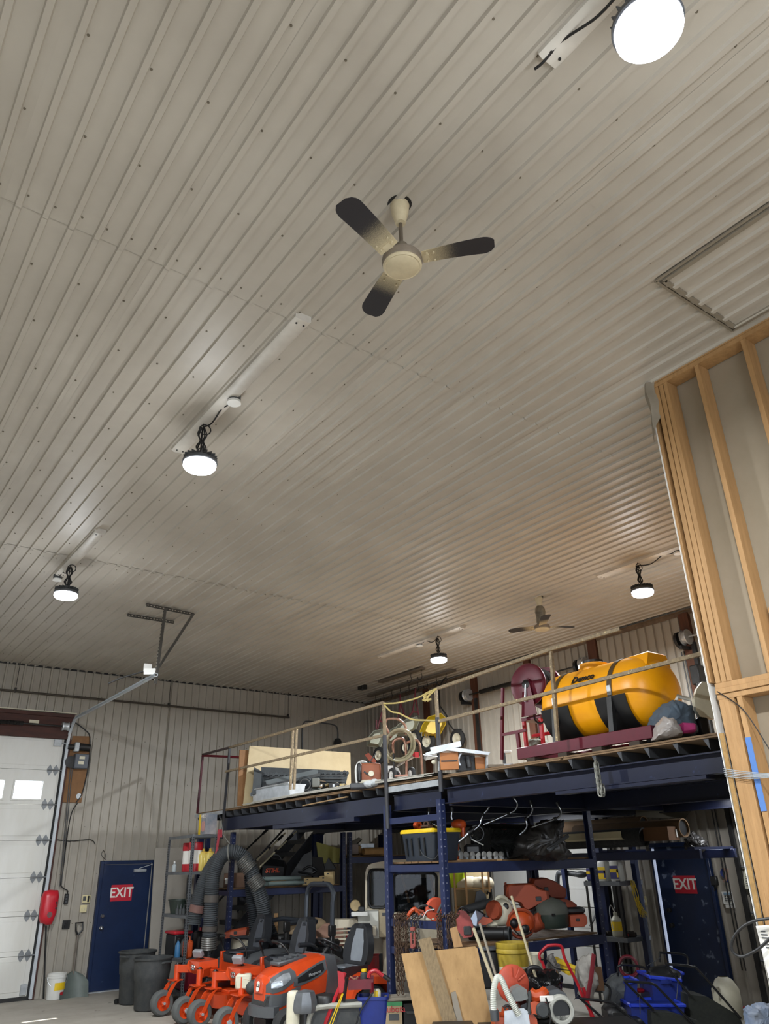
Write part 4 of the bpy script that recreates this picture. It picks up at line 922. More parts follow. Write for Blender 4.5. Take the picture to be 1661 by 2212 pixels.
solo(MB().bar(h3(590, 60, -.02), h3(562, 250, -.02), .05, .02).box(h3(592, 90, -.02), (.08, .02, .12)).cyl(h3(562, 245, -.02), h3(545, 330, -.02), .015), 'pry_tool', mat('faded_red', '#a23a44', .6), 'red handled pry tool hanging beside the exhaust hoses', 'tool')
# ---------------------------------------------------------------- zero-turn mowers (local x = forward, y = left)
TIRE = mat('grey_tire', '#5c5e5c', .85, 0, '#44464a', 6, .6)
SEATM = mat('seat_vinyl', '#2b2d31', .42, 0, '#1d1f22', 8, .5)
SEATG = mat('seat_grey', '#8e949b', .5, 0, '#737980', 8, .5)
def wheel(mb_t, mb_h, c, r, w_, ax=(0, 1, 0)):
    h = w_ / 2; c = Vector(c)
    mb_t.lathe([(r * .58, -h), (r * .85, -h), (r * .97, -h * .7), (r, -h * .3), (r, h * .3), (r * .97, h * .7), (r * .85, h), (r * .58, h)], c, ax, 26)
    mb_h.lathe([(r * .6, -h * .9), (r * .5, -h * .5), (r * .2, -h * .35), (r * .16, -h * .9), (0, -h * .9)], c, ax, 20).lathe([(r * .6, h * .9), (r * .5, h * .5), (r * .2, h * .35), (r * .16, h * .9), (0, h * .9)], c, ax, 20)
def seat(t, x, z, mt, mtg, w_=.5):
    """moulded tractor seat: cushion with side bolsters and a tall backrest; returns parts"""
    cr = []
    for u, s, zz_ in ((.24, .72, -.02), (.23, .9, .03), (.1, 1, .06), (-.1, 1, .05), (-.22, .95, .07), (-.25, .8, .06)):
        cr.append([V(x + u, yy * w_ * s, z + zz_ + (.03 * (abs(yy) * 2) ** 3)) for yy in (-.5, -.4, -.2, 0, .2, .4, .5)] + [V(x + u, yy * w_ * s * .9, z - .06) for yy in (.5, .2, -.2, -.5)])
    c = part(MB().loft(cr), 'seat_cushion', mt, t, False)
    br = []
    for k, (s, h) in enumerate(((.8, .02), (.98, .1), (1, .2), (.92, .3), (.7, .38), (.6, .46), (.35, .5))):
        xb = x - .25 - .12 * h / .5
        br.append([V(xb + .05 + (.035 if abs(yy) > .35 else 0), yy * w_ * s, z + .05 + h) for yy in (-.5, -.4, -.2, 0, .2, .4, .5)] + [V(xb - .05, yy * w_ * s * .92, z + .05 + h) for yy in (.5, .2, -.2, -.5)])
    b = part(MB().loft(br), 'backrest', mt, t, False)
    part(MB().loft([[V(x - .25 - .12 * h / .5 + .056, yy * w_ * s, z + .05 + h) for yy in (-.5, 0, .5)] + [V(x - .25 - .12 * h / .5 + .03, yy * w_ * s, z + .05 + h) for yy in (.5, -.5)] for s, h in ((.55, .06), (.65, .2), (.5, .32), (.36, .44))]), 'backrest_insert', mtg, b, False)
    part(MB().box((x + .02, 0, z + .06), (.34, w_ * .5, .02), ch=.008), 'cushion_insert', mtg, c, False)
    return b
def zturn(x, y, label, rops):
    t = thing('zero_turn_mower', label, 'mower', (x, y, 0), PI, 'orange zero turn mowers')
    for s in (-1, 1):
        tm, hm = MB(), MB(); wheel(tm, hm, (0, s * .41, .165), .165, .15)
        w_ = part(tm, 'caster_wheel', TIRE, t, False); part(hm, 'hub', ORANGE, w_, False)
        fk = MB()
        for e in (-.1, .1):
            rings = []
            for px, pz, hw in ((.02, .14, .025), (-.02, .2, .03), (-.08, .32, .035), (-.13, .4, .04), (-.2, .44, .045)):
                rings.append([V(px + hw, s * .41 + e - .006, pz - hw * .3), V(px + hw, s * .41 + e + .006, pz - hw * .3), V(px - hw, s * .41 + e + .006, pz + hw * .3), V(px - hw, s * .41 + e - .006, pz + hw * .3)])
            fk.loft(rings)
        fk.box((-.18, s * .41, .44), (.16, .215, .012)); part(fk, 'caster_fork', ORANGE, t, False)
        part(MB().cyl((0, s * .41 - .12, .165), (0, s * .41 + .12, .165), .018, n=10).lathe([(0, .012), (.03, .01), (.034, 0)], (0, s * .41 + s * .112, .165), (0, s, 0), 12), 'axle', GALV, t, False)
        part(MB().cyl((-.2, s * .41, .44), (-.2, s * .41, .64), .042, n=16), 'pivot_post', ORANGE, t, False); part(MB().lathe([(0, .66), (.02, .66), (.03, .64), (.045, .64)], (-.2, s * .41, 0), n=14), 'pivot_cap', STEEL, t, False)
        part(MB().bar((-.21, s * .41, .58), (-.42, s * .22, .58), .09, .1, ch=.006).bar((-.4, s * .24, .56), (-1.0, s * .3, .46), .07, .1, ch=.006), 'front_arm', ORANGE, t, False)
    ns = MB().loft([[V(-.28, -.2, .70), V(-.28, .2, .70), V(-.26, .22, .62), V(-.30, .14, .54), V(-.30, -.14, .54), V(-.26, -.22, .62)], [V(-.55, -.24, .72), V(-.55, .24, .72), V(-.55, .25, .62), V(-.55, .2, .5), V(-.55, -.2, .5), V(-.55, -.25, .62)]])
    nz = part(ns, 'footplate_nose', ORANGE, t, False)
    part(MB().torus((-.268, .03, .62), .028, .008, (1, 0, 0), 14, 6).torus((-.268, -.03, .62), .028, .008, (1, 0, 0), 14, 6).bar((-.27, -.012, .58), (-.27, .012, .66), .01, .01), 'logo', CHROME, nz, False)
    part(MB().box((-.36, -.05, .79), (.07, .16, .1), (0, .5, .5), ch=.01), 'deck_pedal', mat('pedal_grey', '#9a9ca0', .6, .2), t, False); part(MB().bar((-.45, -.05, .7), (-.37, -.05, .78), .03, .03), 'pedal_arm', STEEL, t, False)
    part(MB().box((-.7, 0, .47), (.36, .6, .02)), 'footplate', BLACK, t, False)
    dk = MB().loft([[V(a + -.92, b, z) for a, b in ((.42, -.35), (.42, .35), (.2, .66), (-.3, .66), (-.42, .4), (-.42, -.4), (-.3, -.66), (.2, -.66))] for z in (.12, .29)]); dk.box((-.9, 0, .31), (.5, .9, .05), ch=.01)
    part(dk, 'cutting_deck', ORANGE, t, False)
    part(MB().bar((-.48, -.6, .28), (-1.2, -.6, .36), .05, .05), 'deck_rail', ORANGE, t, False)
    for s in (-1, 1): part(MB().box((-1.25, s * .3, .44), (1.0, .06, .12), ch=.006), 'frame_rail', ORANGE, t, False)
    fp = part(MB().box((-.86, 0, .57), (.03, .62, .2), ch=.004).box((-.88, .28, .6), (.1, .05, .34), ch=.006).box((-.88, -.28, .6), (.1, .05, .34), ch=.006), 'front_panel', ORANGE, t, False)
    part(MB().box((-.842, 0, .5), (.004, .3, .05)), 'warning_label', mat('label_dark', '#453a40', .6, 0, '#8a8590', 30, .8), fp, False)
    for s in (-1, 1):
        part(MB().loft([[V(xx, s * (.28), zz_ - .12), V(xx, s * .52, zz_ - .14), V(xx, s * .54, zz_ - .02), V(xx, s * .47, zz_ + .03), V(xx, s * .3, zz_ + .04)] for xx, zz_ in ((-.85, .62), (-1.0, .70), (-1.3, .76), (-1.6, .76), (-1.75, .68))]), 'fender', GREYP, t, False)
        tm, hm = MB(), MB(); wheel(tm, hm, (-1.5, s * .48, .27), .27, .22); w_ = part(tm, 'drive_wheel', RUBBER, t, False); part(hm, 'hub', STEEL, w_, False)
        part(MB().tube(spline([V(-.95, s * .38, .66), V(-.92, s * .4, .82), V(-.84, s * .34, .95), V(-.8, s * .2, .99), V(-.8, s * .12, .99)], 5), .014, 8), 'control_lever', STEEL, t, False)
        part(MB().tube([V(-.82, s * .26, .975), V(-.8, s * .11, .99)], .022, 10), 'lever_grip', BLACK, t, False)
    b = seat(t, -1.08, .70, SEATM, mat('seat_panel', '#4b4f56', .45), .5)
    text('XTi' if rops else 'Gravely'[:0] or 'XT', .06, WM[t] @ V(-1.37, 0, 1.16), (0, -1, 0), (.25, 0, 1), BLACK, b, 'lettering', .004)
    for s in (-1, 1): part(MB().tube(spline([V(-1.42, s * .28, .86), V(-1.3, s * .32, .92), V(-1.1, s * .32, .93)], 4), .03, 8), 'armrest', SEATM, t, False)
    part(MB().box((-1.75, 0, .66), (.36, .5, .4), ch=.04).box((-1.75, 0, .9), (.3, .36, .1), ch=.03), 'engine', BLACK, t, False)
    R_ = .036
    for s in (-1, 1): part(MB().bar((-1.62, s * .37, .45), (-1.62, s * .37, 1.08), .06, .06, ch=.008).box((-1.62, s * .37, 1.08), (.1, .075, .14), ch=.01), 'rollbar_post', STEEL, t, False)
    if rops:
        part(MB().tube([V(-1.62, -.37, 1.08), V(-1.63, -.37, 1.45)] + arc((-1.64, -.2, 1.5), .18, PI, PI / 2, 5, V(0, 1, 0), V(0, 0, 1)) + arc((-1.64, .2, 1.5), .18, PI / 2, 0, 5, V(0, 1, 0), V(0, 0, 1)) + [V(-1.63, .37, 1.45), V(-1.62, .37, 1.08)], R_, 8), 'rollbar_hoop', mat('rollbar_black', '#3b4047', .38, .3), t, False)
    else:
        part(MB().tube([V(-1.62, -.37, 1.12), V(-1.95, -.37, 1.15), V(-2.2, -.3, 1.12), V(-2.25, -.2, 1.1), V(-2.25, .2, 1.1), V(-2.2, .3, 1.12), V(-1.95, .37, 1.15), V(-1.62, .37, 1.12)], R_, 8), 'rollbar_hoop', mat('rollbar_black', '#3b4047', .38, .3), t, False)
    return t
zturn(5.03, 12.12, 'orange zero turn mower nearest the trash cans, roll bar folded back', False)
zturn(5.07, 10.87, 'orange zero turn mower beside the garden tractor with an upright black roll bar', True)
# ---------------------------------------------------------------- garden tractor
gt = thing('garden_tractor', 'orange and grey garden tractor with a two-tone seat', 'tractor', (5.1, 9.86, 0), PI)
GRT = mat('tractor_grey', '#55585b', .45, 0, '#44474a', 6, .5)
# sections: x, half width low / mid / top, z bottom / mid / top
hs = []
for x, wl, wm, wt, zb, zm, zt in ((.08, .12, .14, .07, .40, .56, .66), (.03, .2, .22, .13, .38, .58, .71), (-.12, .25, .28, .19, .36, .60, .77), (-.4, .27, .30, .22, .40, .63, .83), (-.7, .28, .31, .24, .46, .66, .88), (-.86, .28, .32, .25, .48, .68, .89)):
    hs.append([V(x, wl, zb), V(x, wm, zm), V(x, wm * .97, zm + .06), V(x, wt, zt - .02), V(x, wt * .5, zt), V(x, -wt * .5, zt), V(x, -wt, zt - .02), V(x, -wm * .97, zm + .06), V(x, -wm, zm), V(x, -wl, zb)])
hood = part(MB().loft(hs), 'hood', ORANGE, gt, False, ang=18)
def flank(x, t_):
    for i in range(len(hs) - 1):
        a, b = hs[i], hs[i + 1]
        if a[0].x >= x >= b[0].x: break
    u = (a[0].x - x) / (a[0].x - b[0].x); pts = [a[k].lerp(b[k], u) for k in range(4)]; ts = (0, .6, .75, 1)
    for k in range(3):
        if t_ <= ts[k + 1]: return pts[k].lerp(pts[k + 1], (t_ - ts[k]) / (ts[k + 1] - ts[k]))
    return pts[3]
def hside(s, rows, off, name, m_):
    """trim panel that follows the hood flank: rows of (x, low t, high t)"""
    xs = []
    for (x0, a0, b0), (x1, a1, b1) in zip(rows, rows[1:]): xs += [(x0 + (x1 - x0) * k / 5, a0 + (a1 - a0) * k / 5, b0 + (b1 - b0) * k / 5) for k in range(5)]
    xs.append(rows[-1]); mb = MB(); n = 7
    for dd in (off, 0): mb.v += [V(p.x, s * (p.y + dd), p.z + dd * .2) for x, a, b in xs for p in (flank(x, a + (b - a) * q_ / (n - 1)) for q_ in range(n))]
    m = len(xs); k0 = m * n
    for i in range(m - 1):
        for q_ in range(n - 1): mb.f.append((i * n + q_, (i + 1) * n + q_, (i + 1) * n + q_ + 1, i * n + q_ + 1))
    edge = [i * n for i in range(m)] + [(m - 1) * n + q_ for q_ in range(1, n)] + [i * n + n - 1 for i in range(m - 2, -1, -1)] + [q_ for q_ in range(n - 2, 0, -1)]
    for a, b in zip(edge, edge[1:] + edge[:1]): mb.f.append((a, b, b + k0, a + k0))
    return part(mb, name, m_, hood, False)
for s in (-1, 1):
    hside(s, [(.07, .5, .72), (.0, .42, .93), (-.15, .48, .98), (-.28, .6, .97), (-.34, .72, .86)], .010, 'headlight_surround', GRT)
    hside(s, [(.03, .6, .72), (-.05, .56, .84), (-.16, .62, .9), (-.25, .72, .88)], .018, 'headlight', mat('lamp_lens', '#8c9298', .15, .3, '#c4cacf', 12, .6))
    hside(s, [(-.3, .5, .7), (-.4, .46, .78), (-.6, .52, .86), (-.78, .62, .92), (-.85, .72, .93)], .010, 'side_vent', GRT)
    hside(s, [(-.36, .56, .7), (-.5, .56, .78), (-.7, .64, .86), (-.8, .72, .88)], .016, 'vent_grille', BLACK)
    hside(s, [(.07, 0, .42), (-.05, 0, .38), (-.2, .06, .4), (-.36, .26, .46), (-.42, .4, .44)], .010, 'lower_fascia', GRT)
text('Husqvarna', .05, WM[gt] @ V(-.64, .325, .70), (1, 0, .16), (0, -.1, 1), GALV, hood, 'lettering', .004)
part(MB().loft([[V(.085, -.1, .52), V(.085, .1, .52), V(.075, .11, .62), V(.06, .06, .68), V(.06, -.06, .68), V(.075, -.11, .62)], [V(.1, -.09, .52), V(.1, .09, .52), V(.092, .1, .62), V(.08, .05, .67), V(.08, -.05, .67), V(.092, -.1, .62)]]), 'nose_panel', ORANGE, hood, False)
part(MB().prism(rrect(.07, .11, .03), (.099, 0, .59), (0, 1, 0), (-.15, 0, 1), (.006, 0, 0)), 'badge', PAPER, hood, False)
text('H', .09, WM[gt] @ V(.107, 0, .585), (0, 1, 0), (-.15, 0, 1), TEXTK, hood, 'badge_letter', .001)
part(MB().loft([[V(.1, -.17, .38), V(.1, .17, .38), V(.06, .2, .5), V(.06, -.2, .5)], [V(-.05, -.24, .36), V(-.05, .24, .36), V(-.05, .24, .52), V(-.05, -.24, .52)]]), 'front_grille', mat('grille_black', '#1a1b1c', .5, 0, '#4a4a4a', 90, .9), gt, False)
part(MB().loft([[V(.02, -.3, z), V(.1, -.24, z), V(.16, -.12, z), V(.17, 0, z), V(.16, .12, z), V(.1, .24, z), V(.02, .3, z), V(-.08, .28, z), V(-.08, -.28, z)] for z in (.28, .31, .37, .39)]), 'bumper', GRT, gt, False)
part(MB().box((-.4, 0, .84), (.5, .24, .05), (0, .11, 0), ch=.015), 'hood_scoop', GRT, hood, False)
sl = MB()
for k in range(4): sl.box((-.22 - .09 * k, 0, .845 + .013 * k), (.05, .2, .03), (0, -.35, 0), ch=.004)
part(sl, 'scoop_louvre', GREYP, hood, False)
part(MB().loft([[V(-.86, b * 1.03, z_) for b, z_ in ((.3, .3), (.33, .7), (.24, .9), (-.24, .9), (-.33, .7), (-.3, .3))], [V(-1.08, b, z_) for b, z_ in ((.28, .3), (.28, .7), (.2, .86), (-.2, .86), (-.28, .7), (-.28, .3))]]), 'cowl', GRT, gt, False)
part(MB().box((-.95, 0, .42), (.2, .56, .36), ch=.02), 'lower_panel', mat('dark_maroon', '#41191c', .5), gt, False)
part(MB().cyl((-1.0, 0, .85), (-1.12, 0, .95), .03, n=10), 'steering_column', BLACK, gt, False)
stw = MB().torus((-1.13, 0, .97), .18, .016, (-.5, 0, 1), 24, 8)
for a in (0, 2.1, 4.2): stw.bar((-1.125, 0, .955), (-1.13 + math.sin(a) * .16, math.cos(a) * .17, .96 + math.sin(a) * .07), .025, .012)
part(stw, 'steering_wheel', BLACK, gt, False)
seat(gt, -1.42, .64, SEATM, SEATG, .6)
for s in (-1, 1):
    tm, hm = MB(), MB(); wheel(tm, hm, (-.15, s * .38, .19), .19, .16); w_ = part(tm, 'front_wheel', RUBBER, gt, False); part(hm, 'hub', WHITE, w_, False)
    tm, hm = MB(), MB(); wheel(tm, hm, (-1.5, s * .42, .28), .28, .24); w_ = part(tm, 'rear_wheel', RUBBER, gt, False); part(hm, 'hub', WHITE, w_, False)
    part(MB().loft([[V(xx, s * .22, zz_), V(xx, s * .54, zz_ - .04), V(xx, s * .56, zz_ - .12), V(xx, s * .24, zz_ - .1)] for xx, zz_ in ((-1.08, .4), (-1.2, .58), (-1.45, .66), (-1.75, .64), (-1.9, .5))]), 'fender', ORANGE, gt, False)
part(MB().box((-1.1, 0, .3), (.5, .9, .05), ch=.01), 'footrest', BLACK, gt, False); part(MB().box((-.9, 0, .2), (1.9, .3, .1)), 'chassis', BLACK, gt, False); part(MB().box((-1.45, 0, .5), (.5, .3, .2)), 'seat_base', BLACK, gt, False)
part(MB().loft([[V(a - .8, b, z) for a, b in ((.35, -.4), (.35, .4), (.1, .52), (-.3, .5), (-.36, 0), (-.3, -.5), (.1, -.52))] for z in (.08, .22)]), 'cutting_deck', BLACK, gt, False)
gt.location.x = 5.28
for o_ in [c for ch in gt.children for c in (ch, *ch.children)]:
    wh_ = any(k in o_.name for k in ('wheel', 'hub')) and 'steering' not in o_.name
    xs = [v.co.x for v in o_.data.vertices]; cx_ = (min(xs) + max(xs)) / 2
    for v in o_.data.vertices: v.co.x = v.co.x - cx_ * .15 if wh_ else v.co.x * .85
# chainsaw-like power head lying on the mower beside the tractor
q = PL((5.35, 10.35, .6)); z3 = lambda x, y, d=0: q(330 + x / 7.22, 1940 + y / 7.22, d)
pw = thing('trimmer_engine', 'white and orange trimmer engine resting between mower and tractor', 'engine', z3(1430, 1380) - V(0, 0, .1))
part(MB().box(z3(1400, 1310, .08), (.2, .16, .17), (0, 0, -.6), ch=.02), 'engine_shroud', CREAM, pw); part(MB().loft([[z3(x, y, d) for x, y, d in ((1320, 1250, 0), (1500, 1280, 0), (1480, 1190, .05), (1350, 1185, .05))], [z3(x, y, d) for x, y, d in ((1320, 1250, .18), (1500, 1280, .18), (1480, 1200, .15), (1350, 1190, .15))]]), 'top_cover', ORANGEP, pw)
part(MB().ell(z3(1560, 1400, .05), (.11, .1, .09)).cyl(z3(1560, 1350, .0), z3(1640, 1330, .1), .05), 'fuel_tank', DUST, pw)
part(MB().tube(spline([z3(1410, 1960), z3(1420, 1860), z3(1500, 1900), z3(1620, 1930), z3(1660, 1930)], 4), .03, 8), 'guard_hoop', CHROME, pw)
# ---------------------------------------------------------------- on the left pallet rack
def boxq(q, x0, y0, x1, y1, dep, d=0, ch=0):
    """box whose aisle face covers pixels x0..x1, y0..y1 on plane q, dep metres deep"""
    ym, xm = (y0 + y1) / 2, (x0 + x1) / 2; a, b = q(x0, ym, d), q(x1, ym, d); lo, hi = q(xm, y1, d).z, q(xm, y0, d).z
    c = (a + b) / 2 + HD * dep / 2; c.z = (lo + hi) / 2; w_ = abs((b - a).dot(HR)); h = hi - lo
    return MB().box(c, (w_, dep, h), Matrix((HR, HD, UZ)).transposed(), ch)
def polyq(q, pts, dep, d=0):
    P = [q(x, y, d) for x, y in pts]; n = len(P)
    return MB().loft([P[::-1] if False else P, [p + HD * dep for p in P]])
r2 = PL((7.4, 13.3, 1.6))
t = thing('cardboard_box', 'closed brown cardboard box with a white label behind the hoses', 'box', r2(505, 1921, .1)); part(boxq(r2, 482, 1886, 530, 1920, .4, .05), 'carton', mat('brown_carton', '#6b5140', .8), t); part(boxq(r2, 485, 1897, 501, 1910, .004, .045), 'white_label', PAPER, t)
t = thing('cardboard_box', 'opened cardboard box with raised flaps beside the grey pipes', 'box', r2(598, 1920, .1)); part(boxq(r2, 583, 1901, 613, 1919, .3, .1), 'carton', CARD, t); part(polyq(r2, [(585, 1893), (617, 1898), (615, 1903), (584, 1902)], .01, .1), 'flap', CARD, t); part(polyq(r2, [(571, 1917), (605, 1914), (610, 1924), (572, 1930)], .01, .0), 'flap', CARD, t)
bg = thing('tool_bag', 'black tool bag with orange lettering on the left rack', 'bag', r2(585, 1898, .3)); part(MB().loft([[r2(x, y, d) for x, y, d in ((560, 1897, .3), (606, 1899, .3), (606, 1899, .6), (560, 1897, .6))], [r2(x, y, d) for x, y, d in ((562, 1868, .28), (610, 1872, .28), (610, 1872, .62), (562, 1868, .62))], [r2(x, y, d) for x, y, d in ((575, 1853, .35), (606, 1857, .35), (606, 1857, .55), (575, 1853, .55))]]).crumple(.02, 5), 'bag_body', BLACK, bg)
text('STIHL', .1, r2(584, 1881, .24), HR, UZ, mat('orange_text', '#d2532c', .6), bg, 'lettering', .002, shear=.2, bold=.004)
part(MB().tube(spline([r2(575, 1855, .4), r2(582, 1846, .4), r2(596, 1848, .4), r2(602, 1858, .4)], 4), .012, 6), 'strap', BLACK, bg)
PVC = mat('grey_green_pvc', '#6f7d79', .45, 0, '#55625e', 6, .5)
for i, (x, y, r) in enumerate(((628, 1907, .035), (646, 1907, .037), (655, 1906, .034), (648, 1896, .037), (637, 1896, .03))):
    e = r2(x, y, .0); a = e + V(-.75, .05, 0)
    t = thing('plastic_pipe', ('grey pipe, lowest left of the pile on the rack', 'grey pipe, bottom middle of the pile on the rack', 'dark grey pipe, bottom right of the pile', 'greenish pipe lying on top of the grey pipes', 'slim greenish pipe on top at the left')[i], 'pipe', e, 0, 'short grey pipes on the left rack')
    part(MB().lathe([(r, 0), (r, .7), (r * .8, .7), (r * .8, 0)], e, (-1, .05, 0), 16), 'pipe_wall', PVC, t); part(MB().lathe([(r * .85, .03), (0, .03)], e, (-1, .05, 0), 12), 'bore', BLACK, t)
for i, (x0, y0, x1, y1) in enumerate(((690, 1900, 719, 1912), (690, 1892, 719, 1901), (700, 1883, 719, 1892), (652, 1903, 690, 1912), (656, 1896, 690, 1904))):
    t = thing('flat_carton', ('cream carton, bottom of the right-hand stack of flat boxes', 'cream carton with a small stamp, middle of the stack', 'short cream carton on top of the stack', 'long cream carton lying left at the bottom', 'long cream carton lying left on top')[i], 'box', r2((x0 + x1) / 2, y1, .1), 0, 'cream flat cartons on the left rack'); part(boxq(r2, x0, y0, x1, y1, .35 + .05 * i, .02, .003), 'carton', mat('cream_carton', '#d9c08c', .75, 0, '#c2a56e', 5, .5), t)
    part(boxq(r2, x0 + 6, y0 + 3, x0 + 10, y1 - 3, .003, .015), 'stamp', BLACK, t)
solo(MB().prism([(p.x, p.z) for p in (A(x, y, 'Y', 13.5) for x, y in ((684, 1819), (734, 1833), (733, 1864), (689, 1866)))], (0, 13.5, 0), (1, 0, 0), (0, 0, 1), (0, .02, 0)), 'yellow_signboard', mat('dull_yellow', '#a39a52', .6), 'dull yellow panel propped behind the left rack upright', 'panel')
dk = thing('black_sheeting', 'crumpled black sheeting and offcuts on the left rack', 'sheeting', r2(655, 1896, .3))
for i, pts in enumerate((((620, 1896), (650, 1845), (668, 1838), (672, 1890)), ((655, 1894), (660, 1850), (690, 1852), (700, 1893)), ((693, 1880), (705, 1852), (722, 1878)))):
    part(polyq(r2, pts, .12, .35 + .1 * i).crumple(.02, 4, i), 'sheet', (BLACK, mat('black_brown', '#1f1a18', .7), BLACK)[i], dk)
part(MB().tube(spline([r2(650, 1880, .3), r2(665, 1872, .28), r2(680, 1880, .3), r2(668, 1888, .3), r2(652, 1886, .3), r2(640, 1884, .3)], 4), .02, 6), 'cable_loop', BLACK, dk)
# poles leaning on the rack
POLEM = mat('pale_pole', '#b5aa8c', .5, 0, '#8f8468', 10, .5)
for i, (x0, y0, x1, y1) in enumerate(((553, 1858, 607, 1797), (559, 1873, 632, 1793), (527, 1838, 572, 1784))):
    t = thing('extension_pole', ('pale pole with a dark grip leaning left of the stairs', 'longer pale pole leaning right, next to the bag', 'thin black pole leaning above the hoses')[i], 'pole', r2(x0, y0, .35), 0, 'poles leaning behind the hoses'); m_ = POLEM if i < 2 else BLACK
    a, b = r2(x0, y0, .1), r2(x1, y1, .6); part(MB().tube([a, b], .016, 8), 'shaft', m_, t); c = a.lerp(b, .72); part(MB().tube([c, a.lerp(b, .9)], .026, 8), 'grip', BLACK, t); part(MB().tube([a.lerp(b, .4), a.lerp(b, .46)], .022, 8), 'clamp', BLACK, t)
# stairs to the deck
stp = thing('stair_flight', 'dark steel stairs climbing to the mezzanine by the end wall', 'stairs', (8.2, 15.1, 0)); stp['kind'] = 'structure'
for i in range(11): part(MB().box((6.6 + .25 * i, 15.1, .3 + .235 * i), (.26, .9, .03)).box((6.48 + .25 * i, 15.1, .27 + .235 * i), (.015, .9, .07)), 'tread', JOIST, stp)
for y in (14.64, 15.56): part(MB().bar((6.4, y, .05), (9.2, y, 2.75), .03, .22), 'stringer', JOIST, stp)
part(MB().tube([(6.4, 14.62, 1.0), (8.4, 14.62, 2.85)], .02, 8), 'handrail', JOIST, stp)
# boards and rolls on the corner rack
r3 = PL((9.4, 13.1, 2.1))
for i, (x0, y0, x1, y1, nm, m_, lb) in enumerate(((742, 1824, 774, 1845, 'painted_board', mat('pink_grey_board', '#b39f92', .6), 'pinkish grey board end on the corner rack'), (752, 1828, 780, 1843, 'plywood_offcut', PLY, 'plywood offcut behind the pinkish board on the corner rack'), (778, 1822, 808, 1832, 'steel_channel', GALV, 'grey steel channel lying over the cardboard roll'), (742, 1845, 838, 1850, 'long_plank', PLY, 'thin long plank at the bottom of the corner rack'))):
    solo(boxq(r3, x0, y0, x1, y1, .9 - .2 * i, .05 * i, .003), nm, m_, lb, 'board')
t = thing('cardboard_roll', 'partly unrolled brown cardboard tube on the corner rack', 'roll', r3(800, 1846)); part(MB().lathe([(.065, 0), (.065, .5), (.058, .5), (.058, 0), (.065, 0)], r3(833, 1838, .05), (-1, .1, 0), 18), 'tube_wall', CARD, t); part(MB().lathe([(.045, .01), (.045, .3), (.04, .3), (.04, .01)], r3(833, 1839, .05), (-1, .1, 0), 14), 'inner_roll', CARD, t)
solo(polyq(r3, [(748, 1822), (775, 1808), (780, 1812), (768, 1824)], .5, .1), 'scrap_board', mat('grey_wood', '#8a8274', .8), 'grey weathered scrap board sticking up on the corner rack', 'board')
for i in range(5): solo(MB().bar(r3(800 + 6 * i, 1838 + 2 * i, .4) + V(-.5, 0, 0), r3(845, 1832 + 3 * i, .3), .09, .02), 'loose_plank', mat('pallet_plank', '#7d6040', .8), 'loose plank, number %s from the top of the pile in the corner rack' % ('one', 'two', 'three', 'four', 'five')[i], 'plank', 'loose planks on the corner rack')
# sacks and boxes on the floor behind the mowers
r4 = PL((7.2, 12.3, .8))
t = thing('orange_tool_case', 'dusty orange tool case lying above the mower seat', 'case', r4(512, 2030, .1)); part(MB().loft([[r4(x, y, d) for x, y, d in ((486, 2028, 0), (530, 2022, 0), (530, 2022, .3), (486, 2028, .3))], [r4(x, y, d) for x, y, d in ((485, 2015, 0), (533, 2008, 0), (533, 2008, .3), (485, 2015, .3))], [r4(x, y, d) for x, y, d in ((492, 2010, .04), (531, 2004, .04), (531, 2004, .26), (492, 2010, .26))]]), 'case_body', FADED, t); part(boxq(r4, 505, 2012, 512, 2018, .01, -.01), 'latch', BLACK, t)
for i, (cx, cy, rx, rz_, m_, lb) in enumerate(((525, 2045, .28, .16, CREAM, 'cream sack slumped behind the first mower seat'), (700, 2030, .38, .22, mat('pinkish_sack', '#b08a76', .8, 0, '#8f6a5a', 5, .6), 'pinkish paper sack behind the roll bar'), (660, 2010, .34, .16, mat('tan_sack', '#a08a6c', .8), 'tan sack lying on top behind the tractor'), (640, 2050, .3, .2, mat('maroon_sack', '#5a2a28', .7), 'maroon sack low behind the second mower'))):
    c = r4(cx, cy, .4); solo(MB().ell(c, (rx, .22, rz_), (0, 0, -.6), 16, 10, .7).crumple(.035, 5, i), 'filled_sack', m_, lb, 'sack')
solo(MB().bar(r4(592, 2068, .1), r4(590, 1976, .35), .07, .03), 'leaning_plank', PINE, 'short pine plank leaning behind the first mower seat', 'plank')
for i, (x, y) in enumerate(((8.1, 11.8), (8.6, 12.3), (7.9, 12.7))): 
    t = thing('steel_drum', ('red steel drum behind the louvred grille', 'dark drum in the shade, farthest back', 'grey drum under the left rack')[i], 'drum', (x, y, 0)); m_ = (RED, BLACK, STEEL)[i]
    part(MB().lathe([(0, .02), (.28, .02), (.29, 0), (.29, .03), (.28, .04), (.28, .3), (.29, .31), (.28, .32), (.28, .58), (.29, .59), (.28, .6), (.28, .86), (.29, .88), (.27, .88), (.27, .86), (0, .86)], n=28), 'drum_shell', m_, t, False); part(MB().lathe([(.03, .86), (.03, .875), (0, .875)], (.18, 0, 0), n=12), 'bung', GALV, t, False)
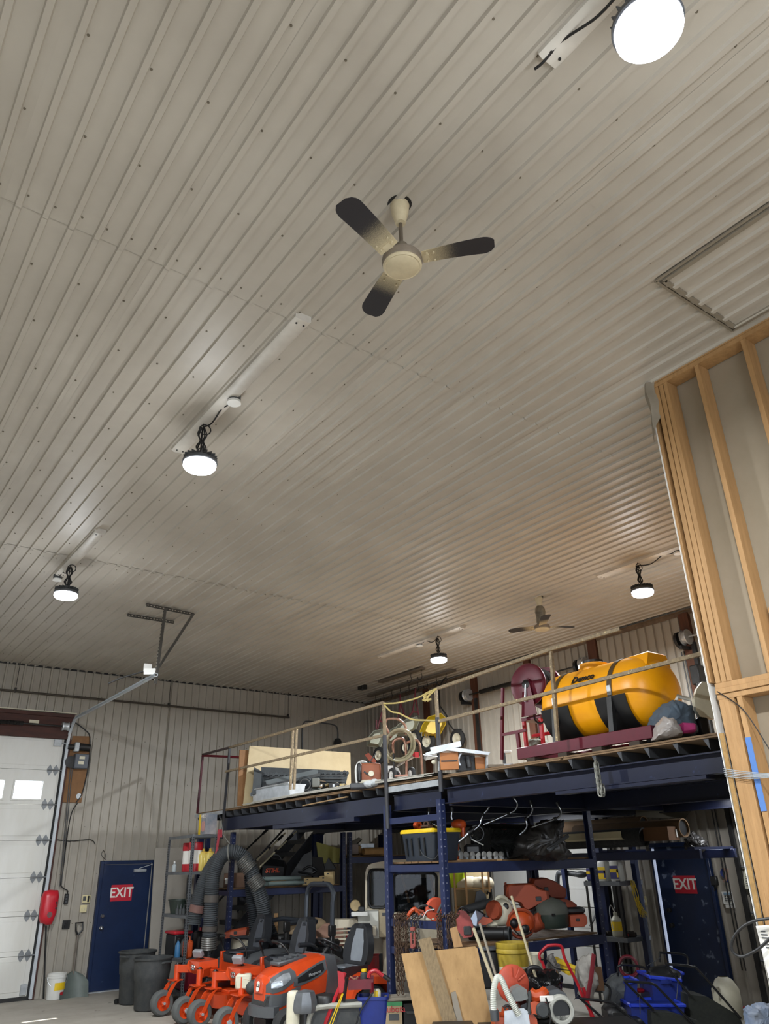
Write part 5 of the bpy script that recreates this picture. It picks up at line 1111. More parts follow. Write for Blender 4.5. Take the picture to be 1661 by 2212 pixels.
# ---------------------------------------------------------------- beige cab machine
cb = thing('cab_machine', 'beige enclosed cab machine parked under the mezzanine', 'machine', (7.9, 10.7, 0))
k = PL((7.6, 10.5, 1))
DP = 1.15
part(polyq(k, [(789, 1886), (791, 1876), (797, 1868), (808, 1864), (845, 1857), (960, 1854), (960, 1888), (840, 1876), (796, 1878)], DP), 'cab_roof', BEIGE, cb)
part(polyq(k, [(788, 2000), (789, 1884), (797, 1876), (795, 1890), (793, 1958), (794, 2000)], .09), 'pillar', BEIGE, cb); part(polyq(k, [(836, 2021), (838, 1874), (848, 1874), (850, 2021)], .09), 'pillar', BEIGE, cb); part(polyq(k, [(944, 2021), (944, 1880), (962, 1880), (962, 2021)], .09), 'pillar', BEIGE, cb)
part(polyq(k, [(788, 2000), (789, 1884), (797, 1876), (795, 1958)], .09, DP - .09), 'pillar', BEIGE, cb); part(polyq(k, [(944, 2021), (944, 1880), (962, 1880), (962, 2021)], .09, DP - .09), 'pillar', BEIGE, cb)
part(boxq(k, 790, 1962, 838, 2060, DP), 'cab_base', BEIGE, cb); part(boxq(k, 838, 1978, 962, 2060, DP), 'cab_base', BEIGE, cb)
def gasket(x0, y0, x1, y1, r):
    P = rrect(1, 1, r, 4); return [k(x0 + (a + .5) * (x1 - x0), y1 + (b + .5) * (y0 - y1), -.005) for a, b in P]
for x0, y0, x1, y1 in ((796, 1879, 836, 1960), (851, 1886, 943, 1977)):
    g = gasket(x0, y0, x1, y1, .22 if x0 < 800 else .12); part(MB().tube(g, .022, 8, closed=True), 'window_gasket', BLACK, cb)
    part(MB().add(g, [tuple(range(len(g)))]).xf(Matrix.Translation(HD * .02)), 'window_glass', GLASSD, cb)
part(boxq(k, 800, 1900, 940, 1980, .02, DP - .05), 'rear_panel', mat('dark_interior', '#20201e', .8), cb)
part(boxq(k, 860, 1920, 905, 1990, .3, .5, .05), 'operator_seat', BLACK, cb)
for x0, x1 in ((867, 884), (932, 944)): part(MB().bar(k(x0, 1888, .35), k(x1, 1952, .3), .05, .02), 'reflection_bar', PINE, cb)  # pale bars behind the glass stand in for a reflection of boards
bxp = part(boxq(k, 775, 1966, 819, 2024, .3, -.32, .008), 'equipment_box', mat('white_box', '#dcdcd2', .45), cb); part(boxq(k, 819, 1964, 838, 2021, .3, -.3, .006), 'tan_panel', mat('tan_panel', '#b1a284', .5), cb); part(boxq(k, 826, 1969, 834, 1975, .004, -.31), 'label_sticker', GREYP, cb)
part(boxq(k, 762, 1966, 797, 1975, .12, -.46, .006), 'light_bar', WHITE, cb)
part(MB().lathe([(0, .06), (.06, .05), (.075, .02), (.078, 0), (.07, -.012), (0, -.01)], k(770, 1953, -.4), HD, 18), 'work_lamp', mat('old_lamp', '#a08c64', .4, .3, '#6a5a3c', 14, .6), cb); part(MB().cyl(k(770, 1960, -.38), k(771, 1968, -.38), .012), 'lamp_stalk', STEEL, cb); part(boxq(k, 776, 1955, 790, 1966, .1, -.42, .01), 'camera_box', BLACK, cb)
vp = part(boxq(k, 764, 1994, 806, 2014, .06, -.5, .006), 'vent_panel', WHITE, cb); vs_ = MB()
for i in range(6):
    for j in range(3): a = k(768 + i * 6.6, 1999 + j * 5.2, -.503); vs_.box(a, (.034, .004, .008), Matrix((HR, HD, UZ)).transposed())
part(vs_, 'vent_slots', BLACK, vp, kind='stuff'); part(boxq(k, 806, 1996, 814, 2016, .1, -.44, .004), 'bracket', BEIGE, cb)
gr = thing('louvred_grille', 'beige louvred radiator grille between roll bar and cab', 'grille', k(745, 2090)); part(polyq(k, [(716, 2003), (718, 1987), (724, 1984), (772, 1984), (774, 1988), (774, 2000)], .25, -.25), 'top_cap', BEIGE, gr)
for x0, x1 in ((716, 721), (743, 748), (769, 775)): part(boxq(k, x0, 1996, x1, 2092, .05, -.14), 'frame_post', BEIGE, gr)
for i in range(10): part(boxq(k, 718, 2006 + i * 9, 773, 2009 + i * 9, .08, -.22), 'louvre', BEIGE, gr)
t = thing('beige_tank', 'rounded beige tank standing behind the tractor seat', 'tank', k(857, 2110, .1) * 1); part(MB().lathe([(0, 0), (.2, .0), (.22, .04), (.22, .72), (.18, .82), (0, .86)], k(860, 2112, -.1), n=22), 'tank_shell', BEIGE, t); part(MB().lathe([(0, .1), (.05, .1), (.055, 0)], k(860, 2034, -.1), n=12), 'filler_cap', BLACK, t)
t = thing('beige_chute', 'beige ring-mouthed discharge chute beside the chains', 'chute', k(830, 2150, -.9)); c = k(826, 2132, -1.0)
part(MB().torus(c, .27, .035, -HD * .9 + HR * .35, 26, 8, 0, 2 * PI), 'rim', BEIGE, t); part(MB().lathe([(.27, 0), (.2, .35), (.17, .6)], c, HD * .9 - HR * .35 + V(0, 0, -.1), 24), 'duct', BEIGE, t); part(MB().lathe([(.255, .02), (.19, .35), (0, .36)], c, HD * .9 - HR * .35 + V(0, 0, -.1), 20), 'duct_lining', mat('dark_lining', '#3a352c', .7), t)
# ---------------------------------------------------------------- clutter in front of the cab
c5 = PL((5.75, 8.25, .5))
t = thing('red_tiller_frame', 'red tubular tiller frame with control levers and a toolbox tray', 'tiller', c5(740, 2212)); part(MB().tube([c5(745, 2101), c5(736, 2128), c5(724, 2155), c5(705, 2205), c5(695, 2240)], .022, 8), 'handle_bar', RED, t); part(MB().prism([(0, 0), (.08, .02), (.05, .2), (-.02, .22)], c5(733, 2145, -.03), HR, UZ, HD * .02), 'gusset_plate', RED, t)
part(MB().tube(spline([c5(796, 2112), c5(800, 2100), c5(812, 2097), c5(822, 2104), c5(838, 2116)], 4), .022, 8), 'rear_handle', RED, t); part(MB().tube([c5(828, 2108), c5(842, 2118)], .024, 8), 'hand_grip', BLACK, t)
for y in (2120, 2131): part(MB().bar(c5(752, y + 2, .0), c5(806, y, .0), .02, .05), 'tray_rail', DRED, t)
part(MB().bar(c5(752, 2122, .25), c5(806, 2119, .25), .02, .05), 'tray_rail', DRED, t); part(boxq(c5, 753, 2124, 806, 2128, .25), 'tray_floor', DRED, t); part(MB().bar(c5(803, 2122), c5(803, 2146), .05, .02), 'tray_leg', DRED, t)
part(MB().bar(c5(750, 2110, -.03), c5(742, 2162, -.03), .03, .03), 'gear_lever', STEEL, t); part(MB().tube([c5(740, 2145, -.05), c5(712, 2212, -.05)], .006, 5).tube([c5(742, 2145, -.05), c5(718, 2212, -.05)], .006, 5), 'control_cable', YELP, t)
part(MB().tube(spline([c5(806, 2142, -.05), c5(790, 2165, -.05), c5(778, 2185, -.05), c5(770, 2212, -.05)], 4), .009, 6), 'hose_line', BLACK, t)
t = thing('yellow_cap_bottle', 'small grey bottle with a yellow cap in the red tray', 'bottle', c5(786, 2124, .1)); part(MB().lathe([(0, 0), (.045, 0), (.045, .08), (.025, .1)], c5(786, 2124, .1), n=12), 'bottle_body', DUST, t); part(MB().lathe([(.03, .1), (.034, .11), (.03, .13), (0, .13)], c5(786, 2124, .1), n=12), 'cap', YELP, t)
mt = MB()
for i in range(9): a = c5(758 + i * 5, 2122 - (i % 3), .05 + .02 * (i % 4)); mt.bar(a, a + HR * random.uniform(-.08, .08) + HD * random.uniform(-.05, .05) + UZ * random.uniform(.0, .04), .015, .012)
solo(mt, 'hand_tools', mat('mixed_tools', '#b0764a', .5, .3, '#8f8f8f', 30, .9), 'jumble of small tools lying in the red tray', 'tools', kind='stuff')
t = thing('recycling_bin', 'small bright blue square bin beside the printed carton', 'bin', c5(806, 2212, .1)); cc = c5(806, 2188, .12); Rm = Matrix((HR, HD, UZ)).transposed()
part(MB().loft([[cc + Rm @ V(a * s, b * s, z) for a, b in rrect(.34, .3, .04, 3)] for s, z in ((.72, -.42), (.98, .12), (1.06, .125), (1.06, .155), (.96, .155), (.7, -.4))]), 'bin_body', BLUEP, t)
t = thing('oil_jug', 'cream and yellow oil jug standing in the blue bin', 'jug', c5(812, 2165, .12)); part(boxq(c5, 800, 2140, 822, 2168, .12, .06, .02), 'jug_body', CREAM, t); part(boxq(c5, 808, 2142, 816, 2164, .004, .055), 'label_sticker', YELP, t)
t = thing('printed_carton', 'kraft carton with a green band and red print', 'box', c5(852, 2240)); part(boxq(c5, 832, 2164, 869, 2260, .3), 'carton', mat('kraft', '#b09c7c', .8), t); part(boxq(c5, 832, 2164, 869, 2173, .004, -.004), 'green_band', mat('green_band', '#3f8a58', .6), t); part(boxq(c5, 840, 2190, 862, 2204, .004, -.004), 'printed_panel', GREYP, t); part(polyq(c5, [(830, 2158), (888, 2154), (890, 2160), (832, 2164)], .3), 'board_on_top', mat('grey_wood', '#8a8274', .8), t)
text('Kubota', .09, c5(850, 2180, -.006), HR, UZ, mat('red_text', '#b5343a', .6), t, 'lettering')
t = thing('black_tote', 'dark plastic tote half hidden by the leaning plywood', 'tote', c5(892, 2240, .1)); part(boxq(c5, 869, 2165, 915, 2260, .35, .05, .02), 'tote_body', BLACK, t); part(boxq(c5, 878, 2186, 900, 2192, .02, .035, .004), 'grip', DUST, t)
t = thing('walk_behind_engine', 'grey small engine mower deck in front of the tractor', 'engine', c5(690, 2240)); part(MB().lathe([(0, -.4), (.075, -.4), (.075, .16), (.07, .2), (.05, .22), (0, .22)], c5(633, 2190), n=18), 'beige_cylinder', CREAM, t)
part(MB().lathe([(0, .2), (.11, .18), (.14, .1), (.15, .02), (.13, -.02), (0, -.02)], c5(658, 2182, .0), n=8), 'air_filter', GREYM, t); part(MB().cyl(c5(658, 2240), c5(658, 2184), .05), 'filter_stem', STEEL, t)
part(MB().loft([[c5(x, y, d) for x, y, d in ((664, 2240, 0), (670, 2195, 0), (690, 2178, 0), (782, 2172, 0), (800, 2212, 0), (800, 2240, 0))], [c5(x, y, d) for x, y, d in ((664, 2240, .5), (670, 2195, .5), (690, 2178, .5), (782, 2172, .5), (800, 2212, .5), (800, 2240, .5))]]), 'deck_shell', DUST, t); part(MB().tube(spline([c5(664, 2225, -.02), c5(670, 2193, -.02), c5(690, 2175, -.02), c5(782, 2169, -.02)], 4), .03, 8), 'deck_rim', mat('pale_rim', '#9a9a90', .5), t)
part(MB().lathe([(0, .06), (.12, .06), (.14, .03), (.14, -.03), (0, -.03)], c5(702, 2165, .1), n=20), 'recoil_cover', STEEL, t)
# ---------------------------------------------------------------- on the front pallet rack, upper level
ZU, ZL = 1.955, 1.075
u_ = lambda x, y, d=0: A(x, y, 'X', 6.24 + d)
t = thing('storage_tote', 'black storage tote with a yellow lid at the rack end', 'tote', (6.5, 7.95, ZU))
tc = V(6.5, 7.93, ZU)
part(MB().loft([[tc + V(a * s, b * s, z) for a, b in rrect(.46, .66, .05, 3)] for s, z in ((.84, 0), (.86, .01), (.97, .29), (1.0, .3), (1.0, .32))]), 'tote_body', mat('tote_slate', '#333a44', .4), t)
rb = MB()
for dy in (.2, .1, -.05, -.15): rb.box(tc + V(-.222, dy, .16), (.012, .022, .2), (0, -.1, 0))
part(rb, 'moulded_rib', BLACK, t)
part(MB().loft([[tc + V(a * s, b * s, z) for a, b in rrect(.46, .66, .05, 3)] for s, z in ((1.04, .315), (1.05, .335), (1.0, .36), (.9, .36))]), 'lid', YELP, t)
t = thing('ratchet_strap', 'orange strap winder lying on the yellow lid', 'strap', tc + V(-.05, .12, .36)); part(MB().lathe([(.02, -.03), (.05, -.03), (.05, .03), (.02, .03)], tc + V(-.08, .15, .41), (0, 1, .1), 16), 'reel', ORANGEP, t); part(MB().box(tc + V(-.05, 0, .385), (.1, .14, .05), ch=.01).torus(tc + V(-.06, .0, .4), .05, .012, (1, 0, 0), 12, 6), 'webbing', mat('brown_webbing', '#5a4030', .8), t)
t = thing('cable_spool', 'small grey spool of cable at the front of the shelf', 'spool', u_(945, 1862, .0)); c = V(6.3, 7.47, ZU + .07); part(MB().lathe([(0, -.035), (.075, -.035), (.075, -.025), (.05, -.02), (.05, .02), (.075, .025), (.075, .035), (0, .035)], c, (1, -.4, .3), 20), 'spool_body', DUST, t); part(MB().tube(spline([c + V(-.03, .05, .0), V(6.3, 7.65, ZU + .02), V(6.28, 7.8, ZU + .06), V(6.28, 7.9, ZU + .16)], 4), .005, 5), 'loose_end', GREYP, t)
b_ = PL((7.1, 7.5, 2)); 
t = thing('orange_line_spool', 'orange and white trimmer line spool behind the rack upright', 'spool', b_(980, 1862)); part(MB().lathe([(.07, 0), (.075, .01), (.075, .05), (.07, .06), (0, .06)], b_(981, 1861), n=18).lathe([(.07, .12), (.075, .13), (.075, .19), (.07, .2), (0, .2)], b_(981, 1861), n=18), 'flange', ORANGEP, t); part(MB().lathe([(.04, .05), (.04, .13)], b_(981, 1861), n=14), 'core', WHITE, t); part(MB().torus(b_(981, 1840), .06, .03, HD, 16, 6), 'black_drum', BLACK, t)
TUBE = mat('polished_tube', '#b9bcc0', .22, .9, '#8d9196', 10, .4)
def bent(name, label, pts, grip=True, r=.013):
    t = thing('trimmer_handlebar', label, 'handlebar', b_(*pts[-1]), 0, 'polished bent handlebars on the upper rack shelf')
    P = [b_(*p) for p in pts]; part(MB().tube(spline(P, 6), r, 10), 'bar', TUBE, t); 
    if grip: a, b = P[0], P[1]; part(MB().tube([a + (a - b) * .6, a.lerp(b, .15)], .02, 10), 'hand_grip', BLACK, t)
    c = P[len(P) // 2]; part(MB().box(c, (.04, .04, .045), ch=.008), 'clamp', BLACK, t)
bent('', 'tall polished handlebar bending left, in the shelf middle', [(1050, 1722), (1057, 1735), (1053, 1748), (1043, 1760), (1039, 1772), (1034, 1784), (1014, 1800)])
bent('', 'polished handlebar crossing behind with a long flat sweep', [(1110, 1724), (1117, 1736), (1112, 1750), (1098, 1758), (1062, 1774), (1044, 1781)])
bent('', 'polished handlebar standing over the brush drum', [(1147, 1736), (1150, 1748), (1145, 1760), (1136, 1769), (1138, 1784), (1132, 1794), (1122, 1803)])
bent('', 'polished handlebar with a key ring, rightmost on the shelf', [(1206, 1740), (1212, 1752), (1209, 1763), (1199, 1769), (1165, 1781), (1148, 1787)])
bent('', 'small polished handlebar above the yellow-lidded tote', [(926, 1752), (925, 1764), (931, 1776), (942, 1783), (960, 1788)])
bent('', 'short polished bar with an upright black grip beside the upright', [(976, 1752), (975, 1764), (978, 1774), (981, 1780)])
t = thing('trimmer_engine', 'orange and cream trimmer engine on the upper shelf', 'engine', b_(990, 1862)); part(MB().ell(b_(991, 1782), (.1, .1, .07), None, 14, 8), 'orange_cover', ORANGEP, t); part(MB().box(b_(981, 1796), (.12, .12, .12), (0, 0, -.6), ch=.03), 'fuel_tank', CREAM, t); part(MB().box(b_(999, 1797, -.02), (.06, .1, .15), (0, 0, -.6), ch=.02), 'starter_housing', ORANGEP, t); part(MB().cyl(b_(970, 1790), b_(972, 1806), .05), 'air_cleaner', GREYP, t); part(boxq(b_, 970, 1806, 990, 1860, .15, .05, .02), 'engine_block', DUST, t)
t = thing('trimmer_shaft', 'silver trimmer shaft slanting across the shelf', 'shaft', b_(980, 1825)); part(MB().tube([b_(1016, 1796, -.05), b_(982, 1825, -.05)], .022, 10), 'shaft_tube', TUBE, t); part(MB().tube([b_(1022, 1791, -.05), b_(1010, 1801, -.05)], .035, 10), 'coupler', BLACK, t)
t = thing('hedge_trimmer', 'hedge trimmer with a white toothed bar behind the brush drum', 'trimmer', b_(1030, 1830)); part(MB().bar(b_(1018, 1813), b_(1044, 1826), .05, .012), 'blade', WHITE, t); tt = MB()
for i in range(9): a = b_(1018 + 2.9 * i, 1816 + 1.45 * i, -.01); tt.box(a, (.012, .01, .03))
part(tt, 'teeth', BLACK, t); part(MB().box(b_(1020, 1835), (.2, .15, .12), (0, 0, -.6), ch=.03).torus(b_(1030, 1800, .05), .09, .014, HD, 14, 6), 'handle_body', BLACK, t)
t = thing('white_housing', 'cream engine housing with a recoil behind the handlebars', 'housing', b_(1045, 1862, .3)); part(boxq(b_, 1027, 1784, 1060, 1815, .25, .25, .05), 'housing_shell', CREAM, t); part(boxq(b_, 1055, 1776, 1092, 1784, .2, .35, .02), 'white_cover', WHITE, t); part(boxq(b_, 1080, 1776, 1108, 1790, .2, .3, .04), 'orange_shroud', FADED, t); part(boxq(b_, 1030, 1815, 1105, 1862, .3, .3), 'stand', BLACK, t)
# rotary brush
br = thing('rotary_brush', 'black bristle rotary broom under a black hood', 'brush', b_(1100, 1860)); BR = mat('bristle', '#1b1c1d', .7, 0, '#33352f', 30, .7)
c0, c1 = V(7.15, 7.62, ZU + .2), V(7.95, 7.62, ZU + .2); bs = MB().cyl(c0, c1, .07, n=14)
for i in range(900):
    x = random.uniform(0, 1); a = random.uniform(0, 2 * PI); dr = V(random.uniform(-.25, .25), math.cos(a), math.sin(a)); p = c0.lerp(c1, x); r0, r1 = .06, .195 + random.uniform(-.02, .01); s_ = V(1, 0, 0) * .004; q_ = p + dr * r1
    if q_.z < ZU + .005: q_.z = ZU + .005
    bs.add([p + dr * r0 - s_, p + dr * r0 + s_, q_ + s_ * 1.5, q_ - s_ * 1.5], [(0, 1, 2, 3)])
for i in range(260):
    a = random.uniform(0, 2 * PI); dr = V(-.5, math.cos(a), math.sin(a)); q_ = c0 + dr * .19; s_ = V(0, -math.sin(a), math.cos(a)) * .004
    if q_.z > ZU: bs.add([c0 + dr * .03 - s_, c0 + dr * .03 + s_, q_ + s_, q_ - s_], [(0, 1, 2, 3)])
part(bs, 'bristles', BR, br, kind='stuff')
part(MB().lathe([(.23, 0), (.23, .8), (.22, .8), (.22, 0)], c0 + V(-.02, .02, .0), (1, 0, 0), 20, 2.7).xf(Matrix.Translation(c0) @ Matrix.Rotation(-1.2, 4, 'X') @ Matrix.Translation(-c0)), 'hood', BLACK, br)
part(MB().bar(c0 + V(.1, .05, .235), c1 + V(0, .05, .235), .03, .01), 'hood_edge', DUST, br)
# casters on a board
t = thing('caster_board', 'wooden strip carrying a row of small swivel casters', 'board', b_(1040, 1860)); part(MB().bar(b_(975, 1859, -.08), b_(1082, 1857, -.08), .08, .02), 'wood_strip', PINE, t)
for i in range(8):
    c = b_(994 + i * 12.5, 1846, -.08 + .03 * (i % 2)); w_ = part(MB().lathe([(0, -.014), (.034, -.014), (.037, 0), (.034, .014), (0, .014)], c, HR * .6 + HD * (.8 if i % 2 else -.5), 14), 'caster_wheel', mat('clear_grey', '#9a9a96', .35, 0, '#6a6a66', 10, .5), t); part(MB().box(c + V(0, 0, -.035), (.03, .04, .03)), 'caster_fork', GALV, w_)
# tarps
TARP = mat('black_tarp', '#2b2a29', .35, 0, '#45423f', 6, .8)
def heap(q, pts, dep, label, m_, amt=.05, fr=4, name='tarp_bundle', cat='tarp', sub=5, d=0):
    """crumpled bundle with the given pixel outline on plane q"""
    n = len(pts); c = q(sum(p[0] for p in pts) / n, sum(p[1] for p in pts) / n, d); base = min(q(x, y).z for x, y in pts); rings = []
    P = []
    for i in range(n):
        a, b = Vector(pts[i]), Vector(pts[(i + 1) % n]); P += [a.lerp(b, j / (sub * 3)) for j in range(sub * 3)]
    for k_ in range(25):
        ph = -PI / 2 + PI * k_ / 24; s_ = max(.02, math.cos(ph)) ** .6
        rings.append([c + (q(p.x, p.y, d) - c) * s_ + HD * (dep / 2 + math.sin(ph) * dep / 2) for p in P])
    mb = MB().loft(rings); mb.crumple(amt, fr, len(MATS)).crumple(amt * .55, fr * 2.6).crumple(amt * .3, fr * 6)
    for p in mb.v: p.z = max(p.z, base)
    return solo(mb, name, m_, label, cat, ang=60)
heap(b_, [(1105, 1858), (1130, 1800), (1165, 1775), (1200, 1768), (1225, 1766), (1226, 1800), (1232, 1830), (1248, 1845), (1230, 1856), (1160, 1862)], .5, 'crumpled black and grey tarp on the upper shelf', TARP, .05, 5, d=.05)
solo(MB().tube([b_(1180, 1835, -.05), b_(1226, 1805, -.05)], .022, 8).tube([b_(1182, 1838, -.08), b_(1200, 1826, -.06)], .02, 8), 'plastic_tube', GREYP, 'dull grey tubes stuck in the crumpled tarp', 'tube')
# ---------------------------------------------------------------- lower level
l_ = PL((7.3, 7.45, 1.1))
def case(pts, d, dep, label, latch, m_=FADED):
    t = thing('chainsaw_case', label, 'case', l_(sum(p[0] for p in pts) / len(pts), max(p[1] for p in pts), d), 0, 'orange chainsaw cases on the lower rack shelf')
    P = [l_(x, y, d) for x, y in pts]; c = sum(P, V(0, 0, 0)) / len(P); sh_ = lambda s: [c + (p - c) * s for p in P]
    part(MB().loft([[p for p in sh_(.88)], [p + HD * .04 for p in sh_(1)], [p + HD * dep * .48 for p in sh_(1)]]), 'case_front', m_, t); part(MB().loft([[p + HD * dep * .52 for p in sh_(1)], [p + HD * (dep - .04) for p in sh_(1)], [p + HD * dep for p in sh_(.88)]]), 'case_back', m_, t)
    part(boxq(l_, *latch, .02, d - .012, .004), 'latch', BLACK, t)
    hp = MB()
    a, b = P[0].lerp(P[1], .3), P[0].lerp(P[1], .6); hp.tube([a + HD * dep * .5, a + HD * dep * .5 + UZ * .03, b + HD * dep * .5 + UZ * .03, b + HD * dep * .5], .012, 6); part(hp, 'carry_handle', m_, t)
case([(1096, 1915), (1100, 1911), (1148, 1909), (1158, 1911), (1166, 1920), (1189, 1926), (1191, 1944), (1145, 1970), (1136, 1966), (1128, 1952), (1112, 1948), (1097, 1940)], .1, .3, 'tilted orange chainsaw case at the front left of the pile', (1160, 1937, 1172, 1947))
case([(1157, 1910), (1162, 1899), (1190, 1897), (1212, 1905), (1237, 1922), (1238, 1938), (1233, 1945), (1205, 1944), (1185, 1925)], .35, .3, 'orange chainsaw case on top of the pile', (1186, 1918, 1196, 1927))
case([(1200, 1945), (1230, 1943), (1248, 1950), (1258, 1958), (1256, 1962), (1222, 1964)], .25, .28, 'orange chainsaw case wedged under the top one', (1225, 1950, 1231, 1956))
case([(1234, 1978), (1272, 1976), (1276, 1984), (1277, 1997), (1270, 2005), (1236, 2006)], .15, .26, 'squarish orange case at the right end of the lower shelf', (1250, 1986, 1258, 1992))
solo(boxq(l_, 1226, 1962, 1272, 1976, .26, .18, .02), 'black_saw_bar_case', BLACK, 'black scabbard case between two orange cases', 'case')
t = thing('round_case', 'dark green rounded helmet case on the lower shelf', 'case', l_(1200, 2010, .1)); cx = l_(1199, 2007, .22)
part(MB().lathe([(0, 0), (.19, 0), (.215, .03), (.22, .15)], cx, n=28), 'case_base', GREEN, t); part(MB().lathe([(.225, .15), (.225, .17), (.21, .24), (.15, .3), (.05, .33), (0, .33)], cx, n=28), 'case_lid', mat('dusty_green', '#4a4c44', .7, 0, '#2e322d', 6, .6), t); part(MB().box(cx - HD * .225 + V(0, 0, .15), (.05, .02, .03)), 'latch', BLACK, t)
t = thing('leaf_blower', 'cream and orange leaf blower lying on the lower shelf', 'blower', l_(1085, 2008)); part(MB().ell(l_(1085, 1972, .1), (.15, .13, .15), None, 18, 10, .85), 'fan_housing', CREAM, t); part(MB().lathe([(0, .05), (.09, .05), (.105, .03), (.11, 0)], l_(1068, 1966, .0), -HD * .8 - HR * .6, 22), 'recoil_cover', FADED, t); rr = MB()
for i in range(3): rr.torus(l_(1065, 1966, -.045), .03 + .025 * i, .005, HD * .8 + HR * .6, 18, 5)
part(rr, 'recoil_ring', mat('deep_orange', '#8f3a1a', .6), t); part(MB().tube(spline([l_(1073, 1948, .1), l_(1076, 1940, .1), l_(1088, 1938, .1), l_(1098, 1946, .1), l_(1104, 1970, .12), l_(1095, 1992, .1)], 4), .022, 8), 'handle', CREAM, t); part(boxq(l_, 1083, 1951, 1099, 1966, .1, -.02, .02), 'black_panel', BLACK, t)
t = thing('blower_tube', 'wide black blower tube with its open end to the aisle', 'tube', l_(1085, 2024)); part(MB().lathe([(.075, 0), (.08, .01), (.08, .05), (.072, .06), (.07, .5), (.06, .5), (.065, .0)], l_(1099, 2016, -.1), -HR * .95 + HD * .4, 22), 'tube_wall', BLACK, t); part(MB().torus(l_(1099, 2016, -.1), .074, .009, -HR * .95 + HD * .4, 22, 6), 'rim', DUST, t)
t = thing('shop_hood', 'silver and orange concrete saw guard on the lower shelf', 'guard', l_(1045, 2010)); part(MB().loft([[l_(x, y, -.05) for x, y in ((1016, 1983), (1026, 1966), (1030, 1985), (1028, 2000), (1022, 1998))], [l_(x, y, .1) for x, y in ((1020, 1983), (1040, 1970), (1062, 1985), (1050, 2005), (1030, 2010))]]), 'silver_guard', mat('silver_blue', '#a9b4c4', .35, .4), t); part(polyq(l_, [(1030, 1996), (1042, 1980), (1060, 1983), (1064, 1990), (1048, 1998)], .12, -.03), 'orange_cover', ORANGEP, t); part(boxq(l_, 1055, 1990, 1078, 2004, .12, .0, .03), 'white_body', CREAM, t); part(MB().tube([l_(1030, 1968, .05), l_(1048, 1980, .05)], .025, 8), 'black_grip', BLACK, t)
t = thing('safety_helmet', 'orange forestry helmet with black ear muffs', 'helmet', l_(1125, 2010)); hc = l_(1126, 1995, .08); part(MB().lathe([(.17, -.02), (.165, .05), (.13, .12), (.06, .155), (0, .16)], hc, V(-.2, -.3, 1), 22), 'shell', ORANGEP, t)
for s in (-1, 1): part(MB().ell(hc + HR * (s * .06 - .03) - HD * .14 + UZ * (-.02 - .03 * s), (.06, .05, .055)), 'ear_muff', BLACK, t)
part(MB().torus(hc - HD * .06, .16, .02, HD * .9 + UZ * .3, 22, 6), 'brim', FADED, t); part(MB().tube(spline([l_(1106, 2005, -.1), l_(1122, 2019, -.12), l_(1146, 2012, -.1)], 4), .007, 5), 'chin_strap', BLACK, t)
t = thing('orange_drum', 'orange plastic container behind the helmet', 'container', l_(1155, 2010, .1)); part(MB().lathe([(0, -.05), (.08, -.05), (.1, .0), (.09, .12), (.05, .14)], l_(1155, 1997, .12), HR * .5 - HD * .3 + UZ * .2, 18), 'drum_body', FADED, t); part(MB().torus(l_(1160, 1985, .1), .1, .016, HR * .5 - HD * .3, 16, 6), 'strap', BLACK, t)
t = thing('cutoff_saw', 'dirty red cutoff saw standing by the blue upright', 'saw', l_(1005, 2030)); part(MB().loft([[l_(x, y, -.02) for x, y in ((984, 1975), (992, 1965), (1005, 1968), (1018, 1985), (1024, 2010), (1020, 2024), (1000, 2026), (988, 2010))], [l_(x, y, .16) for x, y in ((986, 1977), (993, 1968), (1005, 1971), (1017, 1987), (1022, 2010), (1018, 2022), (1001, 2024), (990, 2010))]]).crumple(.008, 9), 'saw_body', mat('dirty_red', '#b0504a', .55, 0, '#8a3a38', 8, .7), t); part(boxq(l_, 1001, 2000, 1018, 2020, .02, -.04, .01), 'starter_cover', DUST, t); part(MB().tube(spline([l_(990, 1968, .05), l_(1000, 1960, .05), l_(1016, 1972, .05)], 4), .014, 8), 'front_handle', BLACK, t)
t = thing('long_blower_pipe', 'grey blower pipe sloping up behind the saws', 'pipe', l_(1020, 1985, .25)); part(MB().tube([l_(1004, 1970, .25), l_(1068, 1952, .3)], .05, 14), 'pipe_wall', DUST, t); part(MB().tube([l_(1004, 1969, .22), l_(1070, 1948, .27)], .012, 6), 'seam', CREAM, t)
e_ = PL((6.35, 7.8, 1.35)); EZ = 1.33
t = thing('cutoff_saw', 'orange and white cutoff saw over the hanging chains', 'saw', e_(935, 1994)); part(MB().lathe([(0, .03), (.12, .03), (.135, .015), (.135, -.015), (.12, -.03), (0, -.03)], e_(942, 1966, .05), HD * .9 - HR * .3, 24), 'blade_guard', mat('saw_orange', '#d0573a', .5, 0, '#b04a34', 8, .6), t); part(boxq(e_, 916, 1978, 942, 1993, .15, .0, .03), 'white_body', CREAM, t); part(boxq(e_, 935, 1970, 955, 1990, .12, .05, .02), 'engine_side', mat('dirty_red', '#b0504a', .55), t)
part(MB().tube(spline([e_(900, 1985), e_(903, 1965), e_(910, 1957), e_(924, 1957), e_(938, 1966)], 4), .014, 8), 'wrap_handle', BLACK, t); part(MB().tube(spline([e_(945, 1972, -.04), e_(953, 1955, -.04), e_(960, 1947, -.04)], 4), .016, 8), 'arm', GREYP, t); part(MB().tube(spline([e_(914, 1983, -.02), e_(922, 1968, -.02), e_(938, 1964, -.02)], 4), .006, 5), 'water_hose', WHITE, t)
